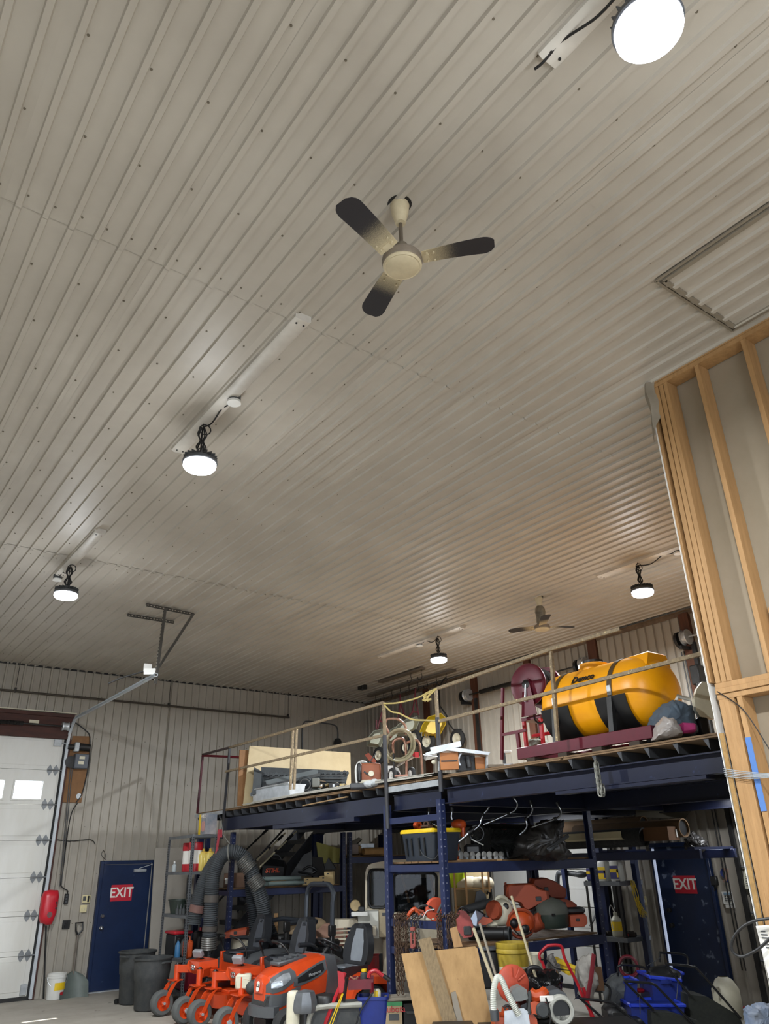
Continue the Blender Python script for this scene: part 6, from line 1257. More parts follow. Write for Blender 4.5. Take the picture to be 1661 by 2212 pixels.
t = thing('orange_hook_tool', 'hooked orange handle tool left of the cutoff saw', 'tool', e_(890, 1990)); part(MB().tube(spline([e_(879, 1985), e_(886, 1971), e_(896, 1963), e_(902, 1972), e_(910, 1978), e_(918, 1972)], 4), .022, 8), 'handle', ORANGEP, t); part(MB().tube([e_(896, 1964), e_(915, 1970)], .018, 8), 'arm', FADED, t)
# ---------------------------------------------------------------- chains hanging on the rack end
def link_mesh(L, w_, r):
    P = [V(w_ * math.cos(a), 0, L * math.sin(a) + (L * .35 if math.sin(a) > 0 else -L * .35)) for a in [2 * PI * i / 10 for i in range(10)]]; return MB().tube(P, r, 5, closed=True)
CH1 = mat('rusty_chain', '#5b4637', .6, .5, '#3d3029', 30, .8); CH2 = mat('grey_chain', '#777470', .45, .7, '#55524e', 20, .7)
CX = 6.13
chains = [(852, 2075, 0), (860, 2060, 0), (867, 2148, 0), (873, 2100, 0), (879, 2132, 0), (885, 2058, 1), (891, 2085, 1), (898, 2050, 0), (903, 2060, 1), (945, 2050, 0), (952, 2060, 0), (966, 2040, 0), (974, 2055, 0), (981, 2042, 0), (857, 2150, 0), (864, 2110, 0), (870, 2120, 0), (876, 2090, 0), (882, 2110, 0), (855, 2120, 0), (862, 2140, 0), (948, 2045, 0), (970, 2062, 0), (978, 2035, 0)]
for i, (px, yb, g) in enumerate(chains):
    a, b = A(px, 1985 + (i * 5) % 9, 'X', CX - .02 * (i % 3)), A(px + 3, yb, 'X', CX - .02 * (i % 3)); n = max(4, int((a.z - b.z) / .046)); mb = MB()
    for j in range(n):
        lk = link_mesh(.018, .016, .0055); M = Matrix.Translation(a.lerp(b, (j + .5) / n)) @ Matrix.Rotation(.3 + (PI / 2 if j % 2 else 0), 4, 'Z'); mb.add([M @ p for p in lk.v], lk.f)
    for j in range(3):
        lk = link_mesh(.018, .016, .0055); M = Matrix.Translation(a + V(.03 * j, 0, .03 + .012 * j)) @ Matrix.Rotation(1.2, 4, 'Y') @ Matrix.Rotation(PI / 2 if j % 2 else 0, 4, 'Z'); mb.add([M @ p for p in lk.v], lk.f)
    side = 'left' if px < 930 else 'right'; od = sorted(c[0] for c in chains if (c[0] < 930) == (px < 930)).index(px)
    solo(mb, 'hanging_chain', CH2 if g else CH1, '%s chain on the rack end, %s from the left in the %s bunch' % ('grey' if g else 'rusty', ('first', 'second', 'third', 'fourth', 'fifth', 'sixth', 'seventh', 'eighth', 'ninth', 'tenth', 'eleventh', 'twelfth', 'thirteenth', 'fourteenth', 'fifteenth', 'sixteenth', 'seventeenth')[od], 'thick left' if side == 'left' else 'thin right'), 'chain', 'chains hanging from the rack end')
t = thing('turnbuckle', 'red turnbuckle with hooks hanging among the chains', 'turnbuckle', A(892, 2075, 'X', CX - .08)); q_ = lambda x, y: A(x, y, 'X', CX - .08); part(MB().tube([q_(888, 2015), q_(889, 2045)], .012, 8).tube([q_(895, 2015), q_(896, 2045)], .012, 8), 'frame', mat('red_turnbuckle', '#9a5048', .6), t); part(MB().lathe([(0, 0), (.03, .01), (.03, .04), (0, .05)], q_(892, 2050), n=12), 'end_nut', MATS['red_turnbuckle'], t); part(MB().lathe([(0, 0), (.03, .01), (.03, .04), (0, .05)], q_(892, 2012), n=12), 'end_nut', MATS['red_turnbuckle'], t); part(MB().torus(q_(893, 2062), .03, .008, HD, 12, 6, 0, 4.5).tube([q_(891, 1992), q_(892, 2012)], .006, 6), 'hook', CH1, t)
# chain over the mezzanine beam
ch_ = MB(); a, b = A(1287, 1645, 'X', 6.12), A(1297, 1715, 'X', 6.12); n = 12
for j in range(n):
    lk = link_mesh(.026, .022, .008); M = Matrix.Translation(a.lerp(b, (j + .5) / n)) @ Matrix.Rotation(.5 + (PI / 2 if j % 2 else 0), 4, 'Z'); ch_.add([M @ p for p in lk.v], lk.f)
for j in range(3):
    lk = link_mesh(.026, .022, .008); M = Matrix.Translation(A(1302, 1702 + 5 * j, 'X', 6.12)) @ Matrix.Rotation(j * 1.5, 4, 'Z'); ch_.add([M @ p for p in lk.v], lk.f)
solo(ch_, 'hanging_chain', mat('bright_chain', '#84847c', .45, .6), 'bright galvanised chain dangling from the mezzanine beam', 'chain')
# ---------------------------------------------------------------- plywood and boards leaning at the rack end
p_ = PL((5.62, 7.0, .9))
def lean(pts, dtop, dbot, ytop, ybot, th, name, m_, label, cat):
    f_ = lambda x, y: p_(x, y, dbot + (dtop - dbot) * (ybot - y) / (ybot - ytop)); P = [f_(x, y) for x, y in pts]
    return solo(MB().loft([P, [p + HD * th for p in P]]), name, m_, label, cat)
lean([(867, 2063), (1029, 2047), (1034, 2052), (1085, 2360), (934, 2360)], .12, -.35, 2050, 2360, .018, 'plywood_sheet', PLY, 'large plywood sheet leaning in front of the rack end', 'plywood')
lean([(903, 2030), (930, 2024), (1003, 2260), (972, 2260)], -.02, -.3, 2025, 2260, .03, 'weathered_board', mat('weathered_wood', '#8a7657', .8, 0, '#5f4f38', 9, .8, stretch=(8, 8, .6)), 'grey weathered board leaning on the plywood sheet', 'board')
lean([(974, 2009), (989, 2004), (1002, 2048), (983, 2050)], .17, .15, 2004, 2050, .03, 'pine_offcut', PINE, 'short clean pine board behind the plywood top edge', 'board')
lean([(973, 2142), (983, 2139), (1010, 2260), (990, 2260)], -.08, -.3, 2139, 2260, .025, 'grey_stick', mat('grey_wood', '#8a8274', .8), 'short grey stick leaning on the plywood sheet', 'stick')
t = thing('ribbed_tool_case', 'black ribbed tool case at the foot of the plywood', 'case', p_(975, 2260, -.5)); part(boxq(p_, 926, 2199, 1020, 2290, .3, -.6, .02), 'case_body', BLACK, t); part(boxq(p_, 930, 2192, 1014, 2199, .26, -.58, .01), 'case_lid', BLACK, t)
for i in range(6): part(boxq(p_, 932 + i * 14, 2196, 940 + i * 14, 2230, .02, -.615, .004), 'rib', DUST, t)
for i, (x0, y0, x1, y1, lb) in enumerate(((1028, 2010, 1064, 2120, 'pale wooden tool handle, leftmost of three in front of the rack'), (1042, 2000, 1070, 2110, 'grey wooden tool handle in the middle of three'), (1112, 1938, 1160, 2130, 'long thin wooden handle leaning across the orange case'))):
    solo(MB().tube([p_(x0, y0, .25), p_(x1, y1, -.1)], .014 if i else .018, 8), 'wooden_rake', mat('pale_pole', '#b5aa8c', .5) if i != 1 else mat('grey_wood', '#8a8274', .8), lb, 'handle', 'wooden tool handles before the rack')
# ---------------------------------------------------------------- on the mezzanine deck, left part
ZD = MZ + .004
solo(MB().prism([(6.22, 0), (8.45, 0), (8.45, 1.0), (6.30, 1.0)], (0, 12.60, ZD), (1, 0, 0), (0, .03, 1), (0, .018, 0)), 'plywood_sheet', PLYP, 'pale plywood sheet standing behind the black trays', 'plywood')
solo(MB().prism([(5.98 + .06, 0), (6.7, 0), (6.7, .93), (5.98 + .06, .93)], (.1, 12.66, ZD), (1, 0, 0), (0, .03, 1), (0, .02, 0)), 'strand_board', OSB, 'orange-brown board beside the pale plywood on the deck', 'board')
m5 = PL((6.75, 11.9, 3.0))
BT = mat('black_tray', '#23282b', .5, 0, '#3a4246', 8, .7)
tr = thing('black_tray_stack', 'pile of ribbed black plastic trays before the plywood', 'trays', m5(640, 1722, .3))
part(polyq(m5, [(548, 1650), (728, 1658), (728, 1668), (740, 1705), (545, 1715)], .05, .45), 'back_tray', BT, tr)
def scallop(x0, y0, x1, y1, n, d): 
    mb = MB()
    for i in range(n): a = i / (n - 1); x = x0 + (x1 - x0) * a; y = y0 + (y1 - y0) * a; mb.lathe([(0, -.02), (.028, -.02), (.032, 0), (.028, .02), (0, .02)], m5(x, y + 2 * (i % 2), d), HD, 8)
    return mb
part(polyq(m5, [(556, 1670), (634, 1668), (640, 1690), (550, 1712)], .06, .3), 'tray', BT, tr); part(scallop(556, 1668, 634, 1667, 14, .3), 'scalloped_edge', BT, tr); part(polyq(m5, [(680, 1664), (750, 1664), (744, 1692), (690, 1692)], .06, .28), 'tray', BT, tr); part(scallop(682, 1665, 748, 1664, 12, .28), 'scalloped_edge', BT, tr)
for i in range(3): part(MB().bar(m5(565, 1678 + 8 * i, .25), m5(640, 1674 + 8 * i, .25), .02, .012), 'tray_rib', DUST, tr)
for i in range(3): part(MB().bar(m5(690, 1672 + 7 * i, .25), m5(742, 1672 + 7 * i, .25), .02, .012), 'tray_rib', DUST, tr)
part(polyq(m5, [(546, 1655), (562, 1664), (560, 1712), (541, 1715)], .3, .15), 'side_tray', BT, tr)
fr = thing('bumper_grille', 'grey plastic grille panel lying slanted on the trays', 'panel', m5(630, 1712)); part(polyq(m5, [(573, 1692), (571, 1685), (676, 1661), (685, 1662), (684, 1672), (600, 1694)], .08, .12), 'grille_panel', mat('grey_grille', '#555c5e', .5), fr); part(MB().bar(m5(575, 1697, .1), m5(690, 1672, .1), .03, .05), 'lower_lip', DUST, fr)
for i, (x, y) in enumerate(((606, 1707), (658, 1695))):
    t = thing('wheel_arch_ring', ('round dark arch ring at the left over the trough', 'round dark arch ring behind the rusty railing posts')[i], 'ring', m5(x, y + 12, 0), 0, 'dark arch rings on the deck'); part(MB().torus(m5(x, y, .06), .12, .022, HD, 24, 8), 'outer_ring', BT, t); part(MB().torus(m5(x, y, .03), .09, .015, HD, 22, 6), 'inner_ring', DUST, t); part(MB().bar(m5(x - 14, y + 14, .06), m5(x + 14, y + 12, .06), .04, .04), 'foot', BT, t)
tg = thing('metal_trough', 'galvanised feed trough with dented sides on the deck edge', 'trough', m5(598, 1740)); a, b = V(6.35, 12.5, ZD + .03), V(6.42, 11.35, ZD + .03); pr2 = [(0, 0), (.24, 0), (.28, .2), (.3, .21), (.3, .225), (-.03, .225), (-.03, .21), (-.015, .2)]
rg = []
for i in range(13):
    u = i / 12; c = a.lerp(b, u); dn = .012 * math.sin(u * 40); rg.append([c + V(x + (dn if .05 < z < .2 else 0), 0, z + .02 * math.sin(u * 3) * (z > .1)) for x, z in pr2])
part(MB().loft(rg), 'trough_body', GALV, tg); part(MB().tube([a + V(-.03, 0, .22), b + V(-.03, 0, .24)], .012, 8), 'rolled_rim', GALV, tg); part(MB().lathe([(0, .02), (.03, .02), (.035, 0)], a + V(-.02, .02, .15), (-.3, 1, 0), 12), 'end_bolt', GALV, tg)
t = thing('dark_crate', 'dark green box at the right end of the trough', 'box', m5(672, 1722)); part(boxq(m5, 657, 1702, 692, 1724, .3, .05, .01), 'crate_body', GREEN, t); part(boxq(m5, 674, 1680, 689, 1700, .15, .02, .005), 'paper_box', mat('grey_box', '#6e716c', .7), t); part(MB().tube([m5(690, 1685, .05), m5(703, 1688, .05)], .012, 8).ell(m5(693, 1698, .0), .035), 'valve', CHROME, t)
t = thing('brass_fittings', 'heap of brass and grey fittings beside the trough', 'fittings', m5(715, 1712), kind='stuff'); bm = MB()
for i in range(26): c = m5(random.uniform(690, 762), random.uniform(1692, 1714), random.uniform(0, .2)); bm.cyl(c, c + V(random.uniform(-.06, .06), random.uniform(-.06, .06), random.uniform(-.02, .05)), random.uniform(.012, .03), n=8)
part(bm, 'fitting_pieces', mat('brass', '#a08a50', .35, .6, '#8c8c84', 12, .9), t, kind='stuff')
t = thing('headlamp_box', 'small black module with a badge on the deck', 'module', m5(720, 1708)); part(boxq(m5, 709, 1690, 731, 1705, .12, .05, .008), 'module_body', BLACK, t); part(boxq(m5, 718, 1693, 722, 1699, .004, .045), 'badge', GALV, t); part(boxq(m5, 733, 1692, 744, 1702, .1, .05, .004), 'brass_socket', MATS['brass'], t)
solo(boxq(m5, 705, 1704, 745, 1716, .2, .1, .03).crumple(.015, 8), 'cloth_bundle', mat('grey_cloth', '#7d7f74', .9), 'dirty folded cloth under the black module', 'cloth')
# ---------------------------------------------------------------- backpack blower, hand truck, reel mower
n6 = PL((6.35, 8.6, 3.0)); z7 = lambda x, y, d=0: n6(760 + x / 9.228, 1540 + y / 9.228, d)
t = thing('backpack_blower', 'orange and white backpack blower at the deck edge', 'blower', z7(380, 1380)); part(MB().box(z7(370, 1180, .12), (.28, .2, .24), Matrix((HR, HD, UZ)).transposed(), .02), 'engine_cover', mat('dusty_orange', '#97573a', .6, 0, '#7d452e', 9, .7), t); part(MB().box(z7(360, 1030, .14), (.22, .18, .06), Matrix((HR, HD, UZ)).transposed(), .015), 'air_cleaner', DUST, t); part(MB().lathe([(0, .03), (.035, .03), (.04, 0)], z7(385, 1210, .01), -HD, 16), 'starter', CREAM, t); part(MB().bar(z7(240, 1170, .0), z7(330, 1230, .0), .025, .02), 'lever', BLACK, t)
part(MB().box(z7(360, 1350, .12), (.3, .2, .07), Matrix((HR, HD, UZ)).transposed(), .02), 'fuel_tank', CREAM, t); part(MB().tube(spline([z7(100, 1380, .1), z7(80, 1100, .1), z7(150, 970, .1), z7(250, 960, .15), z7(300, 1000, .2)], 4), .02, 8), 'backpack_frame', WHITE, t); part(MB().box(z7(150, 1180, .1), (.06, .2, .25), Matrix((HR, HD, UZ)).transposed(), .02), 'back_pad', BLACK, t); part(MB().tube(spline([z7(510, 1100, .1), z7(560, 1220, .08), z7(605, 1370, .05)], 4), .025, 8), 'blower_tube', GREYP, t)
t = thing('plastic_bag', 'clear crumpled plastic bag on a grey case at the deck edge', 'bag', z7(390, 1470)); part(MB().ell(z7(330, 1420, -.03), (.07, .06, .05), None, 12, 8).ell(z7(440, 1400, -.02), (.06, .06, .04), None, 12, 8).crumple(.02, 14), 'bag_film', mat('clear_film', '#dfe6ea', .15, alpha=.6), t); part(MB().box(z7(330, 1440, .12), (.5, .2, .07), Matrix((HR, HD, UZ)).transposed(), .015), 'grey_case', GREYP, t)
COP = mat('copper_tube', '#8a5a4a', .32, .5, '#b8a48c', 9, .6)
hk = thing('hand_truck', 'reddish tubular hand truck carrying a coiled hose', 'hand truck', z7(1100, 1280))
part(MB().tube(spline([z7(785, 500), z7(720, 370), z7(665, 230), z7(690, 140), z7(760, 118), z7(900, 125), z7(990, 170), z7(1060, 250), z7(1078, 330), z7(1075, 430)], 5), .017, 10), 'upper_handle', COP, hk)
part(MB().tube(spline([z7(835, 800), z7(815, 650), z7(840, 560), z7(930, 510), z7(1020, 520), z7(1060, 600), z7(1080, 800), z7(1090, 1280)], 5), .018, 10), 'front_hoop', COP, hk); part(MB().tube(spline([z7(1075, 580, .1), z7(1180, 540, .1), z7(1270, 515, .1), z7(1340, 570, .1), z7(1370, 700, .1), z7(1395, 1000, .1), z7(1410, 1200, .1)], 5), .018, 10), 'rear_hoop', COP, hk)
part(MB().tube([z7(830, 810), z7(850, 1200)], .014, 8).tube([z7(850, 1200), z7(900, 1290)], .014, 8), 'leg', STEEL, hk); part(MB().bar(z7(850, 1280, -.05), z7(1120, 1260, -.05), .2, .02), 'toe_plate', COP, hk)
for i, (x, y, r) in enumerate(((810, 1240, .1), (1190, 1210, .09))):
    tm, hm = MB(), MB(); wheel(tm, hm, z7(x, y, .05), r, .05, HR * .9 + HD * .5); w_ = part(tm, 'wheel', RUBBER, hk); part(hm, 'hub', WHITE, w_)
cl = thing('coiled_hose', 'thick coil of brown and green hose on the hand truck', 'hose', z7(960, 830)); hm_ = MB()
for i in range(7): hm_.torus(z7(950 + 12 * math.sin(i * 2), 640 + 14 * math.cos(i * 1.7), -.06 + .025 * i), .215 - .012 * (i % 3), .015, HD + HR * (.2 + .05 * i) + UZ * .1 * math.sin(i), 30, 8, 0, 2 * PI, .95)
part(hm_, 'coil', mat('hose_mix', '#a4977c', .4, 0, '#5d5f40', 4, .9), cl); part(MB().tube(spline([z7(840, 780), z7(760, 850), z7(720, 950), z7(735, 1000)], 4), .015, 8), 'loose_end', HOSE, cl)
lm = thing('small_reel_mower', 'small white and red push mower behind the hand truck', 'mower', z7(800, 1290, .3)); part(MB().loft([[z7(x, y, .25) for x, y in ((640, 1190), (650, 1060), (700, 1010), (830, 1010), (930, 1060), (980, 1180))], [z7(x, y, .5) for x, y in ((640, 1190), (650, 1060), (700, 1010), (830, 1010), (930, 1060), (980, 1180))]]), 'deck_shell', WHITE, lm); part(boxq(n6, 829, 1666, 864, 1671, .3, .22), 'red_skirt', RED, lm); part(MB().tube([z7(900, 1010, .3), z7(1050, 920, .3), z7(1250, 800, .4), z7(1420, 790, .45)], .016, 8), 'push_handle', TUBE, lm); part(MB().box(z7(1290, 760, .4), (.07, .05, .07)), 'red_clamp', RED, lm)
tm, hm = MB(), MB(); wheel(tm, hm, z7(830, 1230, .2), .09, .05, HR * .4 + HD); w_ = part(tm, 'wheel', RUBBER, lm); part(hm, 'hub', WHITE, w_)
# table saw
ts = thing('table_saw', 'orange bodied table saw with a grey steel top', 'saw', (6.55, 7.0, ZD)); s8 = PL((6.45, 7.0, 3.1))
part(polyq(s8, [(918, 1628), (960, 1613), (1058, 1626), (1054, 1632), (965, 1622), (922, 1633)], .5, -.05), 'table_top', GALV, ts); part(MB().bar(s8(930, 1621, .0), s8(995, 1607, .0), .05, .06), 'rip_fence', GALV, ts)
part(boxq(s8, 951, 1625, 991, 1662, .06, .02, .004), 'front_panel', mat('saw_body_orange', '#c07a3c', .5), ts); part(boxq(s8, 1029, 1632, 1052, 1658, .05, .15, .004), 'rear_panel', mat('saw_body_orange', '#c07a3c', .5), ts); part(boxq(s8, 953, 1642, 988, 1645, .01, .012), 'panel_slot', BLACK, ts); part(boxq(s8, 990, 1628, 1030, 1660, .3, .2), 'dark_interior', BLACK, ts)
part(MB().torus(s8(1010, 1640, .1), .1, .015, HD, 18, 6, 3.2, 5.6), 'bevel_scale', GALV, ts); part(MB().tube([s8(1012, 1630, .12), s8(1017, 1655, .12)], .03, 10), 'motor', GREYP, ts)
for x in (950, 1052): part(MB().bar(s8(x, 1626, .05), s8(x, 1664, .05), .02, .03), 'leg', GALV, ts)
part(MB().tube([s8(914, 1631, -.03), s8(945, 1635, -.03)], .01, 6), 'fence_rail', CHROME, ts); part(MB().ell(s8(937, 1646, .0), (.03, .03, .025)), 'crank_knob', CREAM, ts)
t = thing('steel_bracket', 'pale steel bracket standing right of the table saw', 'bracket', s8(1095, 1652)); part(boxq(s8, 1086, 1618, 1107, 1624, .12, .1, .004), 'top_plate', WHITE, t); part(boxq(s8, 1089, 1624, 1095, 1650, .05, .1), 'stem', GREYP, t); part(boxq(s8, 1084, 1648, 1110, 1653, .12, .08), 'foot', GALV, t)
solo(boxq(s8, 1055, 1650, 1090, 1656, .15, .02, .004), 'scrap_strip', mat('grey_wood', '#8a8274', .8), 'strip of scrap wood at the deck edge beside the saw', 'wood')
# ---------------------------------------------------------------- sprayer skid with yellow tank
sk = thing('sprayer_skid', 'yellow tank sprayer on a maroon steel skid with a hose reel', 'sprayer', (6.8, 5.4, ZD))
MAR = mat('maroon_steel', '#5c1224', .4, .1, '#420d1a', 9, .6)
SKZ = ZD + .05
for i in range(4): part(MB().box((6.8, 4.6 + .45 * i, ZD + .024), (.95, .12, .048)), 'pallet_runner', mat('dark_wood', '#3b3026', .8), sk)
for x in (6.36, 7.24): part(MB().box((x, 5.275, SKZ + .06), (.05, 1.76, .12), ch=.004), 'skid_rail', MAR, sk)
for y in (4.42, 6.13): part(MB().box((6.8, y, SKZ + .06), (.86, .05, .12), ch=.004), 'skid_end', MAR, sk)
TX_, TZ_, TR_ = 6.80, 3.46, .385
tk = MB(); pf = [(0, 4.40), (.1, 4.40), (.2, 4.43), (.28, 4.48), (.34, 4.55), (.375, 4.64), (.385, 4.75), (.385, 5.7), (.375, 5.78), (.33, 5.84), (.22, 5.88), (0, 5.89)]
rings = []
for r, y in pf:
    rr_ = max(r, .004); ring = []
    for j in range(36):
        a = 2 * PI * j / 36; z = math.sin(a) * rr_; x = math.cos(a) * rr_
        z = max(z, -.36 * (rr_ / .385)); ring.append(V(TX_ + x, y, TZ_ + z))
    rings.append(ring)
tank = part(tk.loft(rings), 'tank', YEL, sk)
part(MB().loft([[V(TX_ + a, b, z) for a, b in pts] for z, pts in ((3.70, [(-.2, 4.5), (.2, 4.5), (.2, 4.95), (-.2, 4.95)]), (3.825, [(-.15, 4.5), (.15, 4.5), (.13, 4.8), (-.13, 4.8)]), (3.84, [(-.12, 4.52), (.12, 4.52), (.1, 4.7), (-.1, 4.7)]))]), 'tank_hump', YEL, tank)
part(MB().lathe([(.17, -.04), (.16, .06), (.12, .075), (.0, .08)], (TX_, 5.32, 3.82), n=24), 'filler_dome', YEL, tank); part(MB().lathe([(.12, .07), (.12, .1), (0, .105)], (TX_, 5.32, 3.82), n=20), 'filler_lid', BLACK, tank)
for y in (4.86, 5.6):
    st_ = MB().lathe([(.392, -.03), (.392, .03)], (TX_, y, TZ_), (0, 1, 0), 40); part(st_, 'tank_strap', mat('strap_dark', '#4b3a20', .6), sk)
    wd = .19; cr = MB(); P = []
    for j in range(13):
        a = math.radians(186 + 168 * j / 12); P.append((math.cos(a) * .40, math.sin(a) * .40))
    rg = []
    for cx_, cz_ in P: z_ = max(TZ_ + cz_, SKZ + .15); rg.append([V(TX_ + cx_, y - wd, max(TZ_ + cz_, 3.1) if False else TZ_ + cz_), V(TX_ + cx_, y + wd, TZ_ + cz_), V(TX_ + cx_ * 1.03, y + wd, TZ_ + cz_ * 1.03), V(TX_ + cx_ * 1.03, y - wd, TZ_ + cz_ * 1.03)])
    part(cr.loft(rg), 'cradle', BLACK, sk)
    for s in (-1, 1): part(MB().bar((TX_ + s * .43, y, SKZ + .1), (TX_ + s * .39, y, TZ_ - .05), .06, .05), 'cradle_post', STEEL, sk)
    part(MB().box((TX_ - .393, y, TZ_ + .02), (.02, .05, .1), ch=.004), 'strap_buckle', GALV, sk)
text('Demco', .1, V(TX_ - .335, 5.22, TZ_ + .215), (0, -1, 0), (.5, 0, 1), TEXTK, tank, 'lettering', .004, shear=.3, bold=.002)
# reel and its stand
rc_ = V(6.78, 6.17, 3.80); ax_ = V(1, .12, 0).normalized(); pr3 = [(0, -.05), (.06, -.05), (.07, -.03), (.2, -.025), (.235, -.04), (.25, -.02), (.245, 0), (.2, -.005), (0, -.005)]
rl_ = part(MB().lathe(pr3, rc_ - ax_ * .14, ax_, 32), 'reel_flange', MAR, sk); part(MB().lathe(pr3, rc_ + ax_ * .16, -ax_, 32), 'reel_flange', MAR, sk)
for i in range(7):
    for r in (.15, .19): part(MB().torus(rc_ + ax_ * (-.11 + .036 * i), r + .005 * (i % 2), .019, ax_, 28, 6), 'reel_hose', BLACK, rl_)
part(MB().lathe([(0, .03), (.05, .03), (.055, 0)], rc_ - ax_ * .18, -ax_, 16), 'reel_hub', STEEL, rl_); part(MB().bar(rc_ - ax_ * .2, rc_ - ax_ * .2 + V(-.02, .02, -.2), .02, .02), 'crank_arm', GALV, rl_)
part(MB().prism([(-.12, -.36), (.12, -.36), (.05, .03), (-.05, .03)], rc_ - ax_ * .19, V(0, 1, 0), UZ, ax_ * -.012), 'reel_side_plate', MAR, sk)
part(MB().box(rc_ + V(0, 0, -.38), (.3, .3, .04)), 'reel_base', MAR, sk)
for dx, dy in ((-.13, -.13), (.13, -.13), (-.13, .13), (.13, .13)): part(MB().bar(rc_ + V(dx, dy, -.38), V(rc_.x + dx, rc_.y + dy, SKZ + .1), .035, .035), 'stand_leg', RED if dx < 0 else MAR, sk)
hb = lambda x, y, d=0: A(x, y, 'X', 6.40 + d)
part(MB().bar(hb(1086, 1486), hb(1084, 1641), .03, .03).bar(hb(1083, 1588), hb(1137, 1577), .03, .03).bar(hb(1118, 1584), hb(1124, 1637), .04, .03), 'hitch_frame', MAR, sk)
part(MB().tube(spline([hb(1152, 1535, .3), hb(1156, 1556, .2), hb(1170, 1562, .2), hb(1180, 1548, .2), hb(1176, 1543, .25)], 4), .01, 6), 'feed_hose', BLACK, sk)
part(MB().tube([hb(1150, 1590, .3), hb(1210, 1580, .4)], .02, 8), 'pump_bar', RED, sk); heap(PL((6.9, 6.2, 3.0)), [(1138, 1600), (1150, 1592), (1185, 1600), (1200, 1612), (1140, 1614)], .2, 'dusty rags under the hose reel', mat('grey_cloth', '#7d7f74', .9), .03, 9, 'rag_heap', 'rags', 3)
# covered chair at the right end of the deck
v9 = PL((6.55, 4.0, 3.0)); heap(v9, [(1424, 1594), (1428, 1560), (1448, 1522), (1468, 1503), (1490, 1502), (1512, 1512), (1524, 1535), (1532, 1578), (1480, 1590)], .55, 'blue-grey tarp draped over a bulky item at the deck end', mat('slate_tarp', '#4a5967', .75, 0, '#36424e', 7, .7), .035, 6, 'tarp_cover', 'tarp', 5, .1)
heap(v9, [(1411, 1598), (1420, 1568), (1435, 1548), (1452, 1552), (1470, 1575), (1475, 1592)], .3, 'cloudy plastic bag with pink contents beside the tarp', mat('cloudy_bag', '#a09a96', .3, 0, '#8a8482', 8, .6), .02, 9, 'cloudy_bag', 'bag', 4, -.1)
solo(boxq(v9, 1468, 1562, 1502, 1583, .1, -.05, .02).crumple(.015, 10), 'pink_package', mat('pink_package', '#a8326e', .5), 'magenta package at the foot of the tarp', 'package')
t = thing('round_chair_back', 'cream rounded chair back behind the white partition strip', 'chair', v9(1533, 1590, .2)); part(MB().loft([[v9(x, y, .2) for x, y in ((1516, 1500), (1522, 1478), (1534, 1462), (1560, 1465), (1560, 1545), (1530, 1540), (1520, 1525))], [v9(x, y, .26) for x, y in ((1516, 1500), (1522, 1478), (1534, 1462), (1560, 1465), (1560, 1545), (1530, 1540), (1520, 1525))]]), 'back_shell', CREAM, t); part(boxq(v9, 1528, 1540, 1552, 1582, .3, .2, .02), 'black_base', BLACK, t); part(MB().tube([v9(1485, 1500, .3), v9(1487, 1490, .3), v9(1515, 1497, .3)], .02, 8), 'arm_frame', WHITE, t)
# ---------------------------------------------------------------- spreaders hung at the side wall
w0 = PL((10.25, 12.4, 4.3)); y7 = lambda x, y, d=0: w0(740 + x / 4.614, 1440 + y / 4.614, d)
def spreader(hop, handle, wh, m_, hm2, label, hd=0):
    t = thing('broadcast_spreader', label, 'spreader', y7(*hop[0]), 0, 'push spreaders hung on the side wall'); P = [y7(x, y, hd) for x, y in hop]; c = sum(P, V(0, 0, 0)) / len(P)
    part(MB().loft([[c + (p - c) * .5 - HD * .2 - UZ * .06 for p in P], [c + (p - c) * .6 - HD * .2 - UZ * .05 for p in P], [c + (p - c) * .97 + HD * .12 for p in P], [c + (p - c) * 1.0 + HD * .14 for p in P]]), 'hopper', m_, t); part(MB().tube([c + (p - c) * 1.0 + HD * .14 for p in P], .012, 6, closed=True), 'hopper_rim', m_, t)
    hm3 = MB()
    for pts in handle: hm3.tube([y7(x, y, hd + .1) for x, y in pts], .016, 8)
    part(hm3, 'push_handle', hm2, t)
    for x, y, r in wh:
        tm, hmm = MB(), MB(); wheel(tm, hmm, y7(x, y, hd + .1), r, .08, HR * .7 + HD * .7); w_ = part(tm, 'wheel', RUBBER, t); part(hmm, 'hub', CREAM, w_)
    part(MB().box(c + HD * .38, (.1, .1, .08)), 'gear_box', STEEL, t); return t
GRH = mat('hopper_grey', '#a9ad9c', .55, 0, '#8a8e7e', 5, .6); MRH = mat('maroon_tube', '#6a2230', .5)
y_s = spreader([(765, 665), (800, 570), (860, 490), (985, 455), (1030, 500), (1030, 560), (960, 690), (890, 705), (820, 690)], [[(970, 420), (965, 270), (960, 170), (920, 140)], [(965, 200), (1000, 130), (1030, 100)], [(970, 380), (1040, 480), (1060, 560)], [(960, 380), (935, 500)], [(1060, 560), (1110, 620), (1190, 620)]], [(850, 740, .2), (1150, 710, .19)], YELP, BLACK, 'yellow hopper spreader with big black wheels hung on the wall')
text('TITAN', .14, y7(865, 672, -.03), HR * .95 + UZ * .12, UZ, BLACK, y_s, 'lettering')
spreader([(500, 630), (560, 560), (640, 510), (745, 485), (760, 540), (730, 620), (640, 670), (560, 668)], [[(730, 200), (720, 300), (700, 440)], [(730, 300), (760, 470)], [(700, 440), (660, 490)], [(690, 440), (760, 440)]], [(720, 700, .17)], GRH, MRH, 'grey hopper spreader with maroon handle, next to the yellow one', .05)
spreader([(390, 720), (450, 620), (520, 570), (590, 600), (560, 680), (470, 740)], [[(575, 240), (575, 350), (555, 490)], [(580, 330), (630, 480)], [(560, 440), (620, 440)]], [(640, 780, .15)], GRH, MRH, 'grey hopper spreader mostly hidden behind the hand truck handle', .3)
